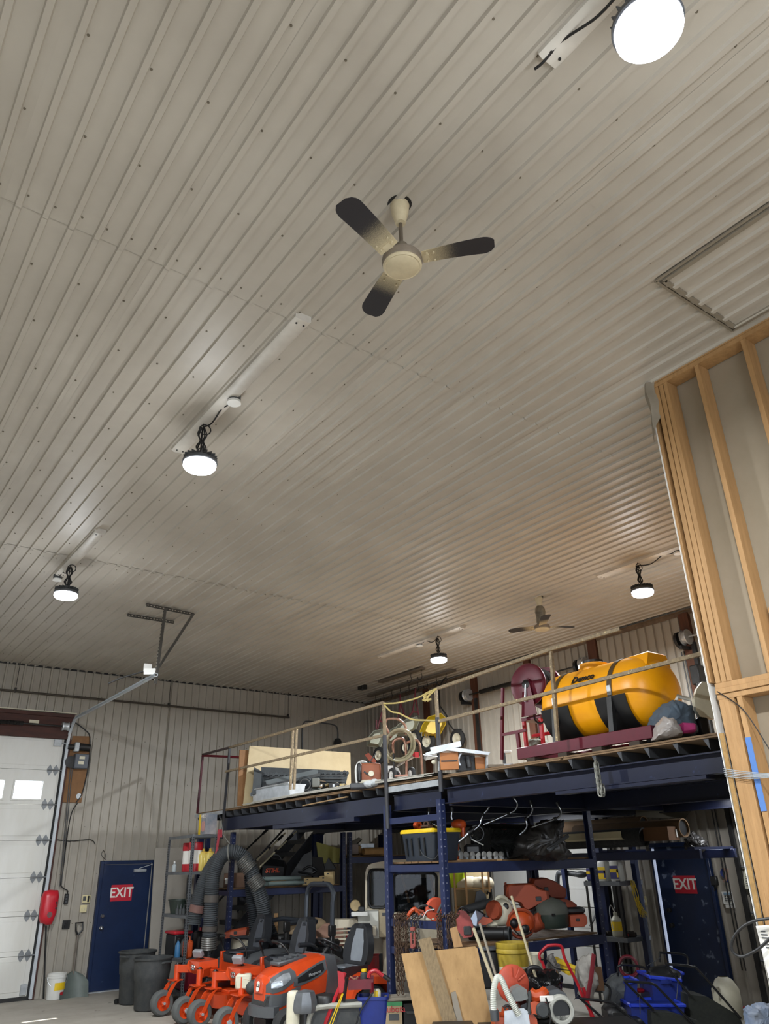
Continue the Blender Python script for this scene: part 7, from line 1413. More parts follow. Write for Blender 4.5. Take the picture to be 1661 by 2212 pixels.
spreader([(240, 770), (250, 690), (310, 620), (400, 600), (410, 700), (370, 790)], [[(390, 430), (360, 540), (345, 610)], [(365, 520), (420, 540)], [(335, 510), (332, 600)]], [(365, 870, .17)], GRH, MRH, 'grey hopper spreader at the left end of the hanging row', .15)
t = thing('orange_paddle', 'orange spreader deflector hanging low in the corner', 'deflector', y7(270, 920)); part(polyq(w0, [(787, 1628), (795, 1623), (812, 1640), (812, 1648), (796, 1640)], .06, .2), 'paddle', FADED, t); part(MB().tube([y7(260, 950, .2), y7(330, 850, .2)], .012, 6), 'rod', GREYP, t)
# ---------------------------------------------------------------- shelf with jugs by the side wall
js = thing('wire_jug_shelf', 'steel shelf with jugs beside the right exit door', 'shelf', (10.45, 8.35, 0))
J = lambda x, y, d=0: A(x, y, 'X', 10.2 + d)
for x in (10.2, 10.75):
    for y in (8.08, 8.72): part(MB().angle((x, y, 0), (x, y, 1.62), .045, .004, (1 if x < 10.5 else -1, 0, 0), (0, 1 if y < 8.4 else -1, 0)), 'post', STEEL, js)
for z in (.35, .86, 1.60): part(MB().box((10.475, 8.4, z), (.55, .68, .02)).box((10.2, 8.4, z - .02), (.012, .68, .06)).box((10.475, 8.07, z - .02), (.55, .012, .06)), 'shelf_board', GREYM, js)
part(MB().bar((10.2, 8.72, 1.0), (10.75, 8.72, 1.5), .04, .01), 'brace', STEEL, js)
def jug(x, y, z, label, body, lab, h=.3, m2=YELP):
    t = thing('fluid_jug', label, 'jug', (x, y, z), 0, 'plastic jugs on the side shelf'); part(MB().loft([[V(a * s, b * s, zz_) for a, b in rrect(.13, .19, .04, 3)] for s, zz_ in ((.95, 0), (1, .01), (1, h * .72), (.75, h * .86), (.35, h * .9), (.3, h * .97))]), 'jug_body', body, t, False); part(MB().lathe([(.024, h * .94), (.024, h), (0, h)], n=12), 'cap', WHITE, t, False)
    part(MB().box((-.067, 0, h * .34), (.004, .15, h * .5)), 'label_sticker', lab, t, False); part(MB().box((-.0695, 0, h * .4), (.004, .15, h * .12)).box((-.0695, -.06, h * .3), (.004, .03, h * .3)), 'label_stripe', m2, t, False); part(MB().tube([V(0, -.05, h * .84), V(0, -.075, h * .95), V(0, -.02, h * .97)], .012, 6), 'handle', body, t, False)
JW = mat('jug_grey', '#c4c4bc', .4, 0, '#a8a8a0', 6, .5); JP = mat('label_purple', '#2c2f6e', .5, 0, '#3a2a4a', 20, .6)
jug(10.3, 8.16, 1.61, 'grey jug with a purple and yellow label nearest the exit door', JW, JP, .36); jug(10.32, 8.42, 1.61, 'jug with a yellow label half behind the rack upright', JW, YELP, .33, JP); jug(10.3, 8.62, 1.61, 'dark jug with a small label farthest along the shelf', mat('dark_jug', '#2a2f4a', .5), JP, .3)
t = thing('spray_jug', 'clear sprayer with a yellow label on the lower shelf', 'jug', (10.3, 8.3, .87)); part(MB().lathe([(0, 0), (.07, 0), (.08, .02), (.08, .22), (.03, .28), (.03, .32), (0, .32)], n=16), 'jug_body', mat('pale_jug', '#b9b7a2', .4), t, False); part(MB().lathe([(.082, .08), (.082, .2)], n=16), 'label_sticker', YELP, t, False); part(MB().tube(spline([V(0, 0, .3), V(-.08, 0, .42), V(-.16, -.03, .3), V(-.15, -.05, .1)], 4), .006, 5), 'spray_tube', WHITE, t, False)
hz2 = MB()
for i in range(9): c = V(random.uniform(10.25, 10.65), random.uniform(8.12, 8.7), .9); hz2.box(c, (random.uniform(.06, .16), .06, .06), (0, 0, i), .01)
solo(hz2, 'small_parts', mat('dark_parts', '#22201f', .6, 0, '#3b2a26', 20, .8), 'jumble of small dark parts on the lower shelf', 'parts', kind='stuff')
solo(MB().ell(V(10.28, 8.14, .9), .035), 'red_ball_knob', mat('red_orange', '#d2402a', .4), 'small red-orange ball on the lower shelf edge', 'ball')
yr = MB()
for i in range(14): a = J(1362 + (i % 5) * 2, 1900 + i, -.03); yr.tube(spline([a, a + V(0, -.03 * (i % 3), -.15), a + V(-.01, -.05 - .01 * (i % 4), -.3), a + V(0, -.1 - .012 * (i % 5), -.42)], 4), .004, 4)
solo(yr, 'yellow_cord_bundle', mat('yellow_cord', '#c9ad2a', .7), 'bundle of yellow cord hanging from the shelf corner', 'cord')
solo(MB().tube(spline([V(10.5, 9.6, 1.0), V(10.45, 9.5, 1.66), V(10.42, 9.3, 1.72), V(10.4, 9.0, 1.70)], 5), .04, 10).ell(V(10.4, 8.95, 1.70), (.08, .12, .05)), 'bent_grey_pipe', GREYP, 'thick bent grey pipe rising behind the orange cases', 'pipe')
# shelf with a lime bucket seen behind the saws
bs_ = thing('back_shelf', 'wooden back shelf with bags behind the lower rack shelf', 'shelf', (9.3, 11.2, 0)); g0 = PL((9.0, 10.4, 1.5))
part(boxq(g0, 985, 1885, 1062, 1965, .02, .4), 'back_panel', PLYP, bs_)
for y in (1917, 1960): part(boxq(g0, 985, y, 1062, y + 4, .4, .0), 'shelf_board', PLY, bs_)
for x in (984, 1009, 1046, 1060): part(boxq(g0, x, 1880, x + 4, 2090, .04, -.02), 'upright', PINE, bs_)
t = thing('lime_bucket', 'lime green bucket on the back shelf', 'bucket', g0(991, 1917, .1)); part(MB().lathe([(0, 0), (.12, 0), (.145, .2), (.15, .2), (.15, .22), (.14, .22), (.11, .02), (0, .02)], g0(992, 1917, .15), n=20), 'bucket_body', mat('lime', '#b7d21e', .5), t); part(MB().tube(arc(g0(992, 1901, .15), .145, 0, PI, 8, HR, UZ * .5), .004, 5), 'bail', GALV, t)
for i, (x, w_) in enumerate(((1010, .22), (1040, .24))): solo(MB().ell(g0(x, 1909, .15), (w_, .16, .1), (0, 0, -.6), 16, 8, .8).crumple(.02, 7, i), 'cloth_bag', mat('pale_bag', '#c9bda2', .8), ('pale bag beside the lime bucket', 'pale bag with a tan top at the right of the back shelf')[i], 'bag')
t = thing('black_hand_tool', 'black handled tool standing before the back shelf', 'tool', l_(1050, 1955, .5)); part(polyq(l_, [(1034, 1960), (1038, 1930), (1048, 1926), (1058, 1935), (1064, 1955)], .1, .5), 'tool_body', BLACK, t); part(MB().tube([l_(1062, 1935, .5), l_(1064, 1930, .5), l_(1069, 1931, .5), l_(1068, 1946, .5)], .014, 8), 'handle', BLACK, t)
# ---------------------------------------------------------------- long stock on the blue beam over the exit door
ck_ = thing('stock_rack', 'blue beam rack carrying long pipes over the right exit door', 'rack', (9.9, 7.6, 0))
for x in (9.55, 10.35): part(MB().box((x, 7.75, 1.95), (.06, 3.1, .11), ch=.006), 'beam', RACKB, ck_)
for y in (6.3, 7.7, 9.2): part(MB().box((9.95, y, 2.02), (.9, .1, .03)), 'cross_tie', RACKB, ck_)
part(MB().box((10.35, 9.25, 1.0), (.07, .07, 2.0)), 'upright', RACKB, ck_); part(MB().box((9.55, 9.25, 1.0), (.07, .07, 2.0)), 'upright', RACKB, ck_); part(MB().box((10.6, 8.05, 1.25), (.08, .08, 2.5)), 'upright', RACKB, ck_)
K = lambda x, y, X: A(x, y, 'X', X)
def stock(name, label, e, L, prof, m_, cat='pipe', bore=None):
    t = thing(name, label, cat, e, 0); part(MB().lathe(prof(0, L), e, (0, 1, 0), 20), 'wall', m_, t)
    if bore: part(MB().lathe([(bore, .03), (0, .03)], e, (0, 1, 0), 16), 'bore', BLACK, t)
    return t
ring = lambda r, th: (lambda a, b: [(r, a), (r, b), (r - th, b), (r - th, a), (r, a)])
stock('cardboard_tube', 'large brown cardboard tube with an open end on the beam', K(1478, 1788, 9.9) + V(0, 0, .0), 1.9, ring(.12, .012), mat('dull_card', '#6f563a', .85, 0, '#584229', 5, .6), 'tube', .1); stock('cardboard_tube', 'brown cardboard tube at the back under the deck', K(1392, 1780, 10.2), 1.5, ring(.11, .012), MATS['dull_card'], 'tube', .09)
stock('steel_pipe', 'grey round pipe beside the cream gutter', K(1297, 1805, 9.5), 1.6, ring(.035, .005), GREYM, 'pipe', .03); stock('rubber_roll', 'rough black rubber roll lying beside the cream gutter', K(1392, 1808, 9.55), 1.7, ring(.12, .02), mat('rough_black', '#242526', .9, 0, '#3a3a38', 20, .8, bump=.6), 'roll', .09)
t = thing('cream_gutter', 'cream plastic gutter length at the front of the beam', 'gutter', K(1349, 1804, 9.45)); e = K(1349, 1804, 9.45); part(MB().prism([(-.07, .05), (-.075, .05), (-.075, -.03), (-.05, -.055), (.05, -.055), (.075, -.03), (.075, .05), (.07, .05), (.07, -.025), (.048, -.048), (-.048, -.048), (-.07, -.025)], e, (1, 0, 0), UZ, (0, 1.9, 0)), 'gutter_wall', mat('cream_gutter', '#c9bc94', .5), t)
t = thing('long_cardboard_box', 'long brown cardboard box on the beam', 'box', K(1440, 1812, 9.7)); part(MB().box(K(1455, 1800, 9.7) + V(0, .55, 0), (.25, 1.1, .17)), 'carton', mat('brown_carton2', '#6a4a2e', .8), t); part(MB().box(K(1455, 1800, 9.7) + V(.06, -.006, 0), (.03, .01, .1)), 'tape', PAPER, t)
solo(MB().cyl(K(1376, 1819, 9.5), K(1376, 1819, 9.5) + V(0, 1.6, 0), .015, n=8), 'thin_conduit', GREYM, 'thin grey conduit lowest on the beam', 'conduit')
heap(PL((9.9, 6.7, 2.0)), [(1490, 1810), (1505, 1800), (1530, 1822), (1533, 1832), (1515, 1842), (1492, 1835)], .3, 'dark plastic wrap hanging off the beam end', TARP, .05, 8, 'plastic_wrap', 'wrap', 4)
solo(polyq(PL((10.1, 7.6, 2.3)), [(1372, 1735), (1500, 1742), (1480, 1768), (1375, 1765)], .03), 'stained_panel', mat('stained_panel', '#5d584a', .8), 'stained panel under the deck behind the cardboard tubes', 'panel')
# ---------------------------------------------------------------- fittings on the side wall by the exit door
R_ = lambda x, y, d=.03: A(x, y, 'X', XW - d)
def rplate(name, label, cat, px, py, w_, h, m_, kids=(), th=.02):
    t = thing(name, label, cat, R_(px, py)); part(MB().box(R_(px, py, .03), (th, w_, h), ch=.004), 'cover', m_, t)
    for kn, dy, dz, kw, kh, km in kids: part(MB().box(R_(px, py, .03 + th / 2 + .004) + V(0, dy, dz), (.012, kw, kh), ch=.002), kn, km, t)
kp = [('display', 0, .055, .1, .03, mat('lcd', '#7f96a8', .3))] + [('key', .035 - .035 * (i % 3), .02 - .025 * (i // 3), .022, .014, GREYP) for i in range(9)]
rplate('alarm_keypad', 'white alarm keypad with a display right of the exit door', 'keypad', 1572, 1940, .15, .16, WHITE, kp, .03); rplate('keypad_cover', 'white flip cover plate below the alarm keypad', 'cover', 1577, 1955, .14, .08, WHITE)
rplate('wall_switch', 'ivory single switch left of the right exit door', 'switch', 1392, 1946, .08, .13, IV, (('toggle', 0, 0, .014, .04, WHITE),)); rplate('wall_outlet', 'pale outlet with a plugged cord below the single switch', 'outlet', 1393, 1982, .09, .13, mat('pale_outlet', '#a39c90', .6), (('plug', 0, -.03, .04, .04, BLACK),), .025)
solo(MB().tube(spline([R_(1391, 1989, .06), R_(1388, 2000, .05), R_(1392, 2020, .04), R_(1402, 2060, .04), R_(1408, 2110, .04)], 4), .006, 5), 'power_cord', BLACK, 'thin cord dangling from the outlet left of the exit door', 'cord')
t = thing('wall_bracket', 'black bracket with a strap on the wall beside the exit door', 'bracket', R_(1545, 1906)); part(MB().box(R_(1543, 1903, .05), (.06, .1, .12), ch=.01), 'bracket_body', BLACK, t); part(MB().tube(spline([R_(1546, 1910, .06), R_(1544, 1920, .06), R_(1541, 1928, .05)], 3), .012, 6), 'strap', BLACK, t)
t = thing('ribbon_magnet', 'blue and brown awareness ribbon stuck on the wall', 'ribbon', R_(1566, 1890)); part(MB().tube(spline([R_(1562, 1878, .035), R_(1558, 1886, .035), R_(1566, 1896, .035), R_(1573, 1905, .035)], 4), .02, 4, flat=.15), 'blue_half', mat('ribbon_blue', '#2c3a7a', .6), t); part(MB().tube(spline([R_(1562, 1878, .04), R_(1570, 1880, .04), R_(1570, 1892, .04), R_(1564, 1906, .04)], 4), .02, 4, flat=.15), 'brown_half', mat('ribbon_brown', '#9a7a6c', .6), t)
t = thing('white_notice_pad', 'white rounded paper pad stuck on the side door', 'paper', R_(1612, 1900)); part(MB().prism([(p.y, p.z) for p in (R_(x, y, .04) for x, y in ((1605, 1920), (1607, 1884), (1611, 1875), (1616, 1872), (1628, 1874), (1640, 1920)))], (XW - .04, 0, 0), (0, 1, 0), UZ, (-.01, 0, 0)), 'paper_sheet', mat('pad_paper', '#d6d3bc', .8), t)
ln = MB()
for i in range(7): ln.box(R_(1616 + i * .5, 1883 + 5 * i, .053), (.002, .1, .008))
part(ln, 'print_line', GREYP, t)
# paper sheet and hose at the partition
t = thing('taped_plan_sheet', 'white paper sheet fixed at the foot of the partition', 'paper', A(1650, 2090, 'X', 4.95)); part(MB().prism([(p.y, p.z) for p in (A(x, y, 'X', 4.95) for x, y in ((1633, 2000), (1700, 1996), (1720, 2120), (1661, 2112)))], (4.95, 0, 0), (0, 1, 0), UZ, (-.004, 0, 0)), 'paper_sheet', PAPER, t); sm = MB()
for i in range(6): sm.box(A(1648 + 3 * i, 2012 + 7 * i, 'X', 4.943), (.003, .03 + .01 * (i % 3), .006))
part(sm, 'pencil_line', GREYP, t)
P4 = lambda x, y: A(x, y, 'X', 4.9)
t = thing('air_hose_loop', 'black hose loop curling out from the partition', 'hose', P4(1600, 2050)); part(MB().tube(spline([P4(1720, 1975), P4(1661, 1984), P4(1630, 1989), P4(1603, 2003), P4(1585, 2025), P4(1580, 2047), P4(1588, 2061), P4(1605, 2066), P4(1628, 2056), P4(1650, 2040), P4(1690, 2000)], 5), .009, 8), 'hose_line', BLACK, t)
# ---------------------------------------------------------------- pile before the lower rack: saws on a cart
c_ = PL((6.15, 5.85, .9)); z6 = lambda x, y, d=0: c_(1060 + x / 6.92, 2060 + y / 6.92, d)
Rm = Matrix((HR, HD, UZ)).transposed()
t = thing('work_cart', 'dark low cart under the saws, mostly out of view', 'cart', V(6.3, 5.85, 0)); part(MB().box(V(6.35, 5.95, .48), (1.5, .8, .05), Rm), 'cart_top', STEEL, t)
for a, b in ((-.65, -.3), (.65, -.3), (-.65, .3), (.65, .3)): part(MB().box(V(6.35, 5.95, .23) + Rm @ V(a, b, 0), (.05, .05, .46)), 'leg', STEEL, t)
CZ = .51
t = thing('chop_saw', 'orange chop saw with a ribbed white dust hose', 'saw', z6(300, 950)); part(polyq(c_, [(1070, 2185), (1078, 2184), (1079, 2198), (1092, 2198), (1093, 2186), (1150, 2189), (1160, 2202), (1166, 2250), (1068, 2250)], .3), 'base_body', ORANGEP, t)
part(MB().prism([(-.15, -.25), (.12, -.25), (.1, .05), (.06, .08), (-.12, .06)], z6(400, 960, -.03), HR, UZ, HD * .02), 'grey_side_plate', GALV, t); part(MB().lathe([(0, .03), (.14, .03), (.165, .015), (.165, -.015), (.14, -.03), (0, -.03)], z6(400, 520, .3), HD * .95 - HR * .3, 32), 'blade_guard', mat('coral_guard', '#c9573f', .5, 0, '#a84633', 6, .6), t); gl = MB()
for i in range(5): a = .6 + .5 * i; c = z6(400, 520, .26); gl.bar(c + HR * math.cos(a) * .06 + UZ * math.sin(a) * .06, c + HR * math.cos(a) * .15 + UZ * math.sin(a) * .15, .006, .01)
part(gl, 'guard_rib', MATS['coral_guard'], t)
part(corr([z6(35, 830, -.05), z6(30, 600, -.05), z6(60, 420, -.03), z6(110, 350, 0), z6(165, 400, -.02), z6(230, 560, -.05), z6(320, 740, -.06), z6(410, 900, -.05)], .028, .014, .002), 'dust_hose', mat('white_hose', '#c9cbc0', .5, 0, '#a5a79c', 8, .4), t); part(MB().cyl(z6(40, 830, -.05), z6(55, 990, -.05), .04), 'hose_cuff', GREYP, t)
part(MB().tube(spline([z6(180, 800), z6(240, 770), z6(300, 800), z6(330, 870)], 4), .008, 6).tube(spline([z6(200, 830), z6(250, 800), z6(290, 840)], 4), .008, 6), 'cable', BLACK, t)
t = thing('grey_motor_saw', 'grey angular motor housing above the orange saw', 'motor', z6(430, 900)); part(MB().loft([[z6(x, y, 0) for x, y in ((290, 620), (330, 530), (450, 480), (540, 540), (560, 680), (460, 710), (340, 720))], [z6(x, y, .22) for x, y in ((310, 620), (345, 545), (450, 500), (530, 555), (545, 670), (460, 695), (350, 705))]]), 'motor_shell', mat('grey_shell', '#6a6c6a', .6, 0, '#8a8c88', 10, .6), t); part(polyq(c_, [(1125, 2173), (1140, 2166), (1141, 2188), (1126, 2190)], .2, .02), 'bellows', BLACK, t); part(MB().tube(spline([z6(570, 560, -.02), z6(580, 650, -.02), z6(565, 900, -.02)], 4), .016, 8), 'cord', DUST, t)
t = thing('orange_circular_saw', 'orange circular saw lying in the pile', 'saw', z6(700, 930)); part(MB().loft([[z6(x, y, -.05) for x, y in ((580, 720), (640, 700), (720, 720), (800, 790), (800, 880), (720, 910), (600, 880))], [z6(x, y, .15) for x, y in ((590, 730), (640, 710), (720, 730), (790, 795), (790, 875), (720, 900), (605, 875))]]), 'saw_body', ORANGEP, t); part(MB().lathe([(0, .02), (.05, .02), (.065, 0)], z6(760, 830, -.06), -HD, 20), 'motor_cap', DUST, t); part(MB().tube(spline([z6(605, 600, .05), z6(680, 640, .03), z6(780, 610, .03), z6(825, 580, .05)], 4), .05, 8), 'rear_handle', ORANGEP, t); part(boxq(c_, 1165, 2150, 1195, 2163, .03, -.04, .005), 'white_label', PAPER, t)
t = thing('red_cutoff_machine', 'red battery cutoff machine with a round open guard', 'saw', z6(980, 1000)); part(polyq(c_, [(1172, 2162), (1195, 2152), (1200, 2196), (1172, 2198)], .25, .05), 'red_body', mat('tool_red', '#a02a2a', .5, 0, '#7a1f22', 8, .6), t); part(polyq(c_, [(1180, 2142), (1205, 2137), (1222, 2146), (1228, 2158), (1200, 2160), (1182, 2156)], .25, .02), 'grey_top', GREYP, t); gp = z6(1050, 840, -.03)
part(MB().torus(gp, .1, .02, HD, 22, 6).lathe([(.1, .0), (.12, .0), (.13, .1), (.11, .1)], gp, HD, 24), 'guard_ring', mat('dusty_white', '#b5b5ac', .6), t); part(MB().lathe([(0, .03), (.1, .03)], gp, HD, 20), 'guard_dark', BLACK, t); part(polyq(c_, [(1196, 2196), (1232, 2192), (1234, 2208), (1200, 2214)], .2, .0), 'foot_plate', mat('dusty_white', '#b5b5ac', .6), t); part(MB().tube(spline([z6(800, 640, -.08), z6(840, 760, -.08), z6(870, 900, -.08), z6(860, 1040, -.08)], 4), .008, 6), 'cord', BLACK, t)
text('Milwaukee', .05, z6(850, 830, .02), HR + UZ * .25, UZ, TEXTW, t, 'lettering', shear=.2)
f_ = PL((7.1, 6.5, .7))
t = thing('yellow_pail', 'grimy yellow and white pail under the lower rack beam', 'pail', f_(1122, 2140, .2)); part(MB().lathe([(0, 0), (.15, 0), (.155, .02), (.165, .24)], f_(1120, 2148, .2), n=26), 'white_lower', CREAM, t); part(MB().lathe([(.165, .24), (.172, .36), (.182, .37), (.182, .4), (.175, .41), (.182, .42), (.182, .46), (.17, .47), (.16, .4)], f_(1120, 2148, .2), n=26), 'yellow_upper', mat('grimy_yellow', '#b39a2e', .6, 0, '#7a6a2a', 6, .7), t)
t = thing('grey_tub', 'dark storage bin with a grey lid under the rack', 'bin', f_(1072, 2140, .4)); part(boxq(f_, 1036, 2062, 1094, 2150, .5, .4, .02), 'bin_body', BLACK, t); part(boxq(f_, 1034, 2054, 1096, 2063, .54, .38, .01), 'lid', GREYP, t)
t = thing('white_pail', 'small dirty white pail behind the red handle', 'pail', f_(1166, 2130, .3)); part(MB().lathe([(0, 0), (.11, 0), (.125, .25), (.132, .26), (.125, .27), (.11, .02)], f_(1165, 2128, .3), n=22), 'pail_body', CREAM, t)
t = thing('red_cultivator', 'red looped cultivator handle with a control cable', 'cultivator', f_(1200, 2200)); part(MB().tube(spline([f_(1182, 2110), f_(1172, 2080), f_(1166, 2070), f_(1166, 2060), f_(1180, 2045), f_(1190, 2042), f_(1206, 2042), f_(1214, 2047), f_(1219, 2068), f_(1232, 2095), f_(1246, 2122), f_(1262, 2160), f_(1290, 2212)], 4), .016, 8), 'handle_loop', RED, t); part(MB().tube(spline([f_(1167, 2072, -.02), f_(1183, 2075, -.02), f_(1200, 2091, -.02), f_(1230, 2096, -.02)], 4), .006, 5), 'control_cable', BLACK, t); part(MB().tube([f_(1262, 2135, .05), f_(1300, 2260, .05)], .02, 8), 'lower_bar', RED, t); part(boxq(f_, 1240, 2215, 1300, 2300, .3, .1, .03), 'engine', BLACK, t)
heap(c_, [(1140, 2126), (1150, 2118), (1200, 2115), (1235, 2119), (1243, 2130), (1250, 2180), (1230, 2230), (1150, 2230)], .5, 'black garbage bag lining an open barrel behind the saws', mat('glossy_black', '#141516', .2, 0, '#1e1f20', 8, .5), .03, 10, 'garbage_bag', 'bag', 5, .5)
solo(MB().tube(spline([z6(690, 400, .5), z6(700, 330, .5), z6(760, 305, .5), z6(850, 315, .5), z6(880, 350, .5)], 4), .02, 8), 'rubber_hose_piece', BLACK, 'black curved piece of rubber hose on the garbage bag', 'hose')
heap(f_, [(1255, 2090), (1270, 2070), (1285, 2065), (1292, 2090), (1300, 2130), (1285, 2170), (1262, 2160)], .3, 'grey paper sack with a red stripe beside the rack upright', mat('grey_sack', '#a09c94', .8, 0, '#6a6864', 6, .7), .03, 7, 'paper_sack', 'sack', 4, .1)
solo(MB().tube([f_(1285, 2062, .05), f_(1278, 2110, .02), f_(1270, 2165, .05)], .035, 4, flat=.2), 'red_stripe_strap', mat('faded_red', '#a23a44', .6), 'red webbing strap over the grey paper sack', 'strap')
t = thing('yellow_tray', 'yellow plastic tray tipped behind the red handle', 'tray', f_(1235, 2115, .3)); part(polyq(f_, [(1210, 2082), (1225, 2080), (1268, 2100), (1265, 2115), (1240, 2115), (1212, 2098)], .3, .3), 'tray_body', YELP, t); part(polyq(f_, [(1212, 2086), (1268, 2106), (1267, 2109), (1212, 2089)], .01, .29), 'rim_line', mat('amber_rim', '#a8820e', .5), t)
heap(f_, [(1188, 2075), (1200, 2062), (1208, 2080), (1215, 2095), (1210, 2118), (1192, 2116)], .15, 'torn grey plastic wrapping on the pile', mat('grey_wrap', '#6e6a66', .5), .03, 12, 'plastic_wrap', 'wrap', 3, .1)
solo(boxq(f_, 1300, 2096, 1318, 2150, .05, .3).crumple(.004, 4), 'brown_board', mat('brown_board', '#6b4d34', .8), 'brown board standing between rack upright and shelf', 'board')
# ---------------------------------------------------------------- walk-behind mowers and blue bins
x_ = PL((8.3, 6.0, .6))
def pushmower(bar, legs, label, d=0, engine=None, bagpts=None):
    t = thing('push_mower', label, 'mower', x_(bar[0][0], 2230, d), 0, 'push mowers parked by the right exit door'); part(MB().tube(spline([x_(x, y, d) for x, y in bar], 5), .013, 8), 'handle_bar', mat('black_gloss', '#1b1c1e', .35), t)
    for a in legs: part(MB().tube([x_(*a[0], d), x_(*a[1], d)], .013, 8), 'handle_leg', mat('black_gloss', '#1b1c1e', .35), t)
    part(MB().tube([x_((legs[0][0][0] + legs[0][1][0]) / 2, (legs[0][0][1] + legs[0][1][1]) / 2, d - .02)] + [x_(legs[-1][1][0] - 30, legs[-1][1][1] + 8, d - .02)], .004, 5), 'control_cable', GREYP, t)
    if engine:
        x0, y0, x1, y1 = engine; part(boxq(x_, x0, y0, x1, y1, .35, d, .04), 'engine', BLACK, t); part(boxq(x_, x0 - 10, y1 - 4, x1 + 12, y1 + 30, .5, d - .05, .05), 'deck', ORANGEP, t)
    if bagpts: part(polyq(x_, bagpts, .45, d + .05).crumple(.01, 5), 'grass_bag', mat('grass_bag', '#232624', .85, 0, '#33362f', 30, .7), t)
    return t
pushmower([(1230, 2141), (1275, 2146), (1300, 2152), (1318, 2168), (1400, 2240)], [((1232, 2141), (1310, 2210))], 'push mower with a glossy black handle nearest the saws', -.5, (1290, 2160, 1330, 2195))
pushmower([(1245, 2119), (1290, 2121), (1308, 2126), (1318, 2138), (1316, 2160)], [((1246, 2119), (1270, 2150))], 'push mower whose handle crosses the red cultivator', 0)
pushmower([(1337, 2114), (1380, 2117), (1400, 2121), (1414, 2133), (1500, 2222)], [((1338, 2114), (1400, 2175))], 'push mower with its handle in front of the low blue bin', -.2, (1345, 2195, 1385, 2230), [(1398, 2180), (1440, 2182), (1500, 2200), (1520, 2240), (1400, 2240)])
pushmower([(1355, 2098), (1370, 2093), (1400, 2097), (1418, 2102), (1426, 2118)], [((1355, 2098), (1356, 2120))], 'push mower with a dull grey handle standing farthest back', .4)
pushmower([(1437, 2083), (1470, 2085), (1495, 2089), (1512, 2100), (1600, 2200)], [((1437, 2084), (1490, 2150))], 'push mower handle crossing the tall blue bin', .0, None, [(1490, 2150), (1530, 2155), (1600, 2195), (1620, 2240), (1500, 2240)])
pushmower([(1455, 2068), (1490, 2070), (1513, 2074), (1520, 2085), (1519, 2102)], [((1456, 2069), (1456, 2090))], 'push mower handle right before the scuffed exit door', .5)
def bluebin(outline, d, dep, label, inner=None):
    t = thing('blue_recycling_bin', label, 'bin', x_(sum(p[0] for p in outline) / len(outline), max(p[1] for p in outline), d), 0, 'blue recycling bins by the right exit door'); P = [x_(x, y, d) for x, y in outline]; part(MB().loft([P, [p + HD * dep for p in P]]), 'bin_shell', BLUEP, t); part(MB().tube([P[0] - HD * .01, P[1] - HD * .01], .02, 6).tube([P[1] - HD * .01, P[1] + HD * dep], .02, 6).tube([P[0], P[0] + HD * dep], .02, 6).tube([P[0] + HD * dep, P[1] + HD * dep], .02, 6), 'rim', mat('blue_rim', '#2a45cc', .4), t); return t
t = bluebin([(1423, 2119), (1490, 2126), (1505, 2212), (1440, 2230)], .3, .5, 'tall blue recycling bin stuffed with black bags'); part(MB().ell(x_(1462, 2120, .5), (.22, .2, .09)).crumple(.04, 7), 'black_contents', BLACK, t); part(MB().box(x_(1456, 2128, .27), (.12, .02, .04), Rm), 'grip', BLUEP, t)
t = bluebin([(1486, 2118), (1522, 2121), (1520, 2152), (1490, 2152)], .7, .35, 'blue bin with a white sticker against the exit door'); part(boxq(x_, 1513, 2126, 1517, 2133, .004, .68), 'white_sticker', PAPER, t)
bluebin([(1370, 2132), (1394, 2127), (1393, 2180), (1365, 2185)], .3, .3, 'narrow blue bin behind the push mower handle'); bluebin([(1362, 2172), (1478, 2172), (1478, 2240), (1370, 2240)], .0, .4, 'low wide blue bin in front of the others')
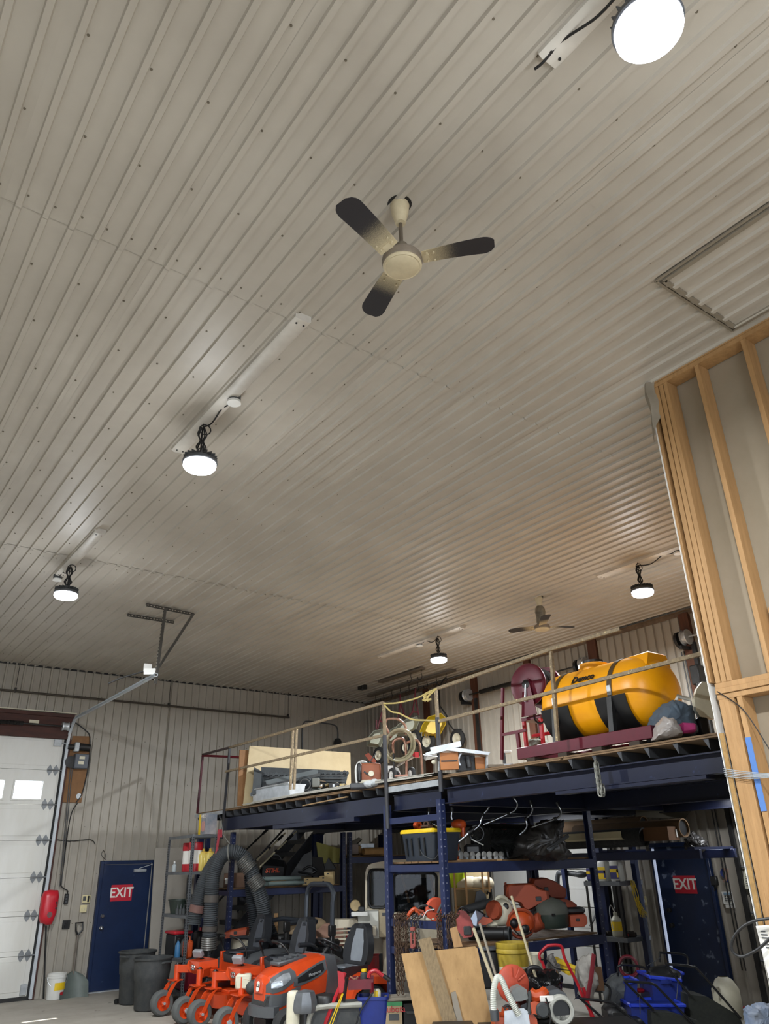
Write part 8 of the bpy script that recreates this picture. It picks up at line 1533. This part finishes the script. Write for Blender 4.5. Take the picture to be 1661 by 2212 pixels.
heap(x_, [(1330, 2150), (1345, 2120), (1368, 2116), (1385, 2140), (1380, 2190), (1335, 2200)], .3, 'grey fabric bag slumped behind the mower handle', mat('grey_fabric', '#55585a', .9), .03, 6, 'fabric_bag', 'bag', 4, .35)
t = thing('red_hose_reel', 'maroon coil of hose standing behind the blue bins', 'hose', x_(1405, 2120, .8)); rh = MB()
for i in range(5): rh.torus(x_(1402 + i, 2108, .8 + .02 * i), .11 - .012 * (i % 2), .012, HD + HR * .3, 22, 6)
part(rh, 'coil', DRED, t); part(boxq(x_, 1395, 2130, 1412, 2200, .1, .85), 'wood_post', mat('brown_board', '#6b4d34', .8), t); part(boxq(x_, 1410, 2154, 1430, 2164, .1, .6, .02), 'red_float', RED, t)
y_ = PL((9.6, 6.3, .4)); t = thing('portable_sprayer', 'cream pump sprayer with a yellow collar on the floor', 'sprayer', y_(1575, 2190)); part(MB().lathe([(0, 0), (.15, 0), (.16, .03), (.16, .3), (.1, .4), (.05, .43)], y_(1578, 2200), n=22), 'tank', CREAM, t); part(MB().torus(y_(1580, 2152), .06, .018, UZ, 16, 6), 'yellow_collar', YELP, t); part(MB().tube(spline([y_(1555, 2155), y_(1560, 2146), y_(1580, 2145), y_(1592, 2155), y_(1596, 2175)], 4), .016, 8), 'handle', CREAM, t); part(MB().cyl(y_(1582, 2152), y_(1584, 2175), .03), 'pump', BLACK, t); part(MB().bar(y_(1602, 2174, -.05), y_(1618, 2190, -.05), .03, .03), 'red_wand', RED, t)
heap(y_, [(1590, 2212), (1600, 2185), (1620, 2178), (1632, 2195), (1630, 2230), (1595, 2235)], .2, 'black debris bag at the right bottom', BLACK, .03, 10, 'debris_bag', 'bag', 3, -.4)
heap(PL((8.2, 5.0, .4)), [(1625, 2190), (1632, 2178), (1661, 2176), (1700, 2180), (1700, 2250), (1630, 2240)], .3, 'pale blue plastic sack at the lower right corner', mat('pale_blue_bag', '#93a6c4', .4, 0, '#b9bcc0', 6, .6), .03, 9, 'plastic_sack', 'sack', 4)
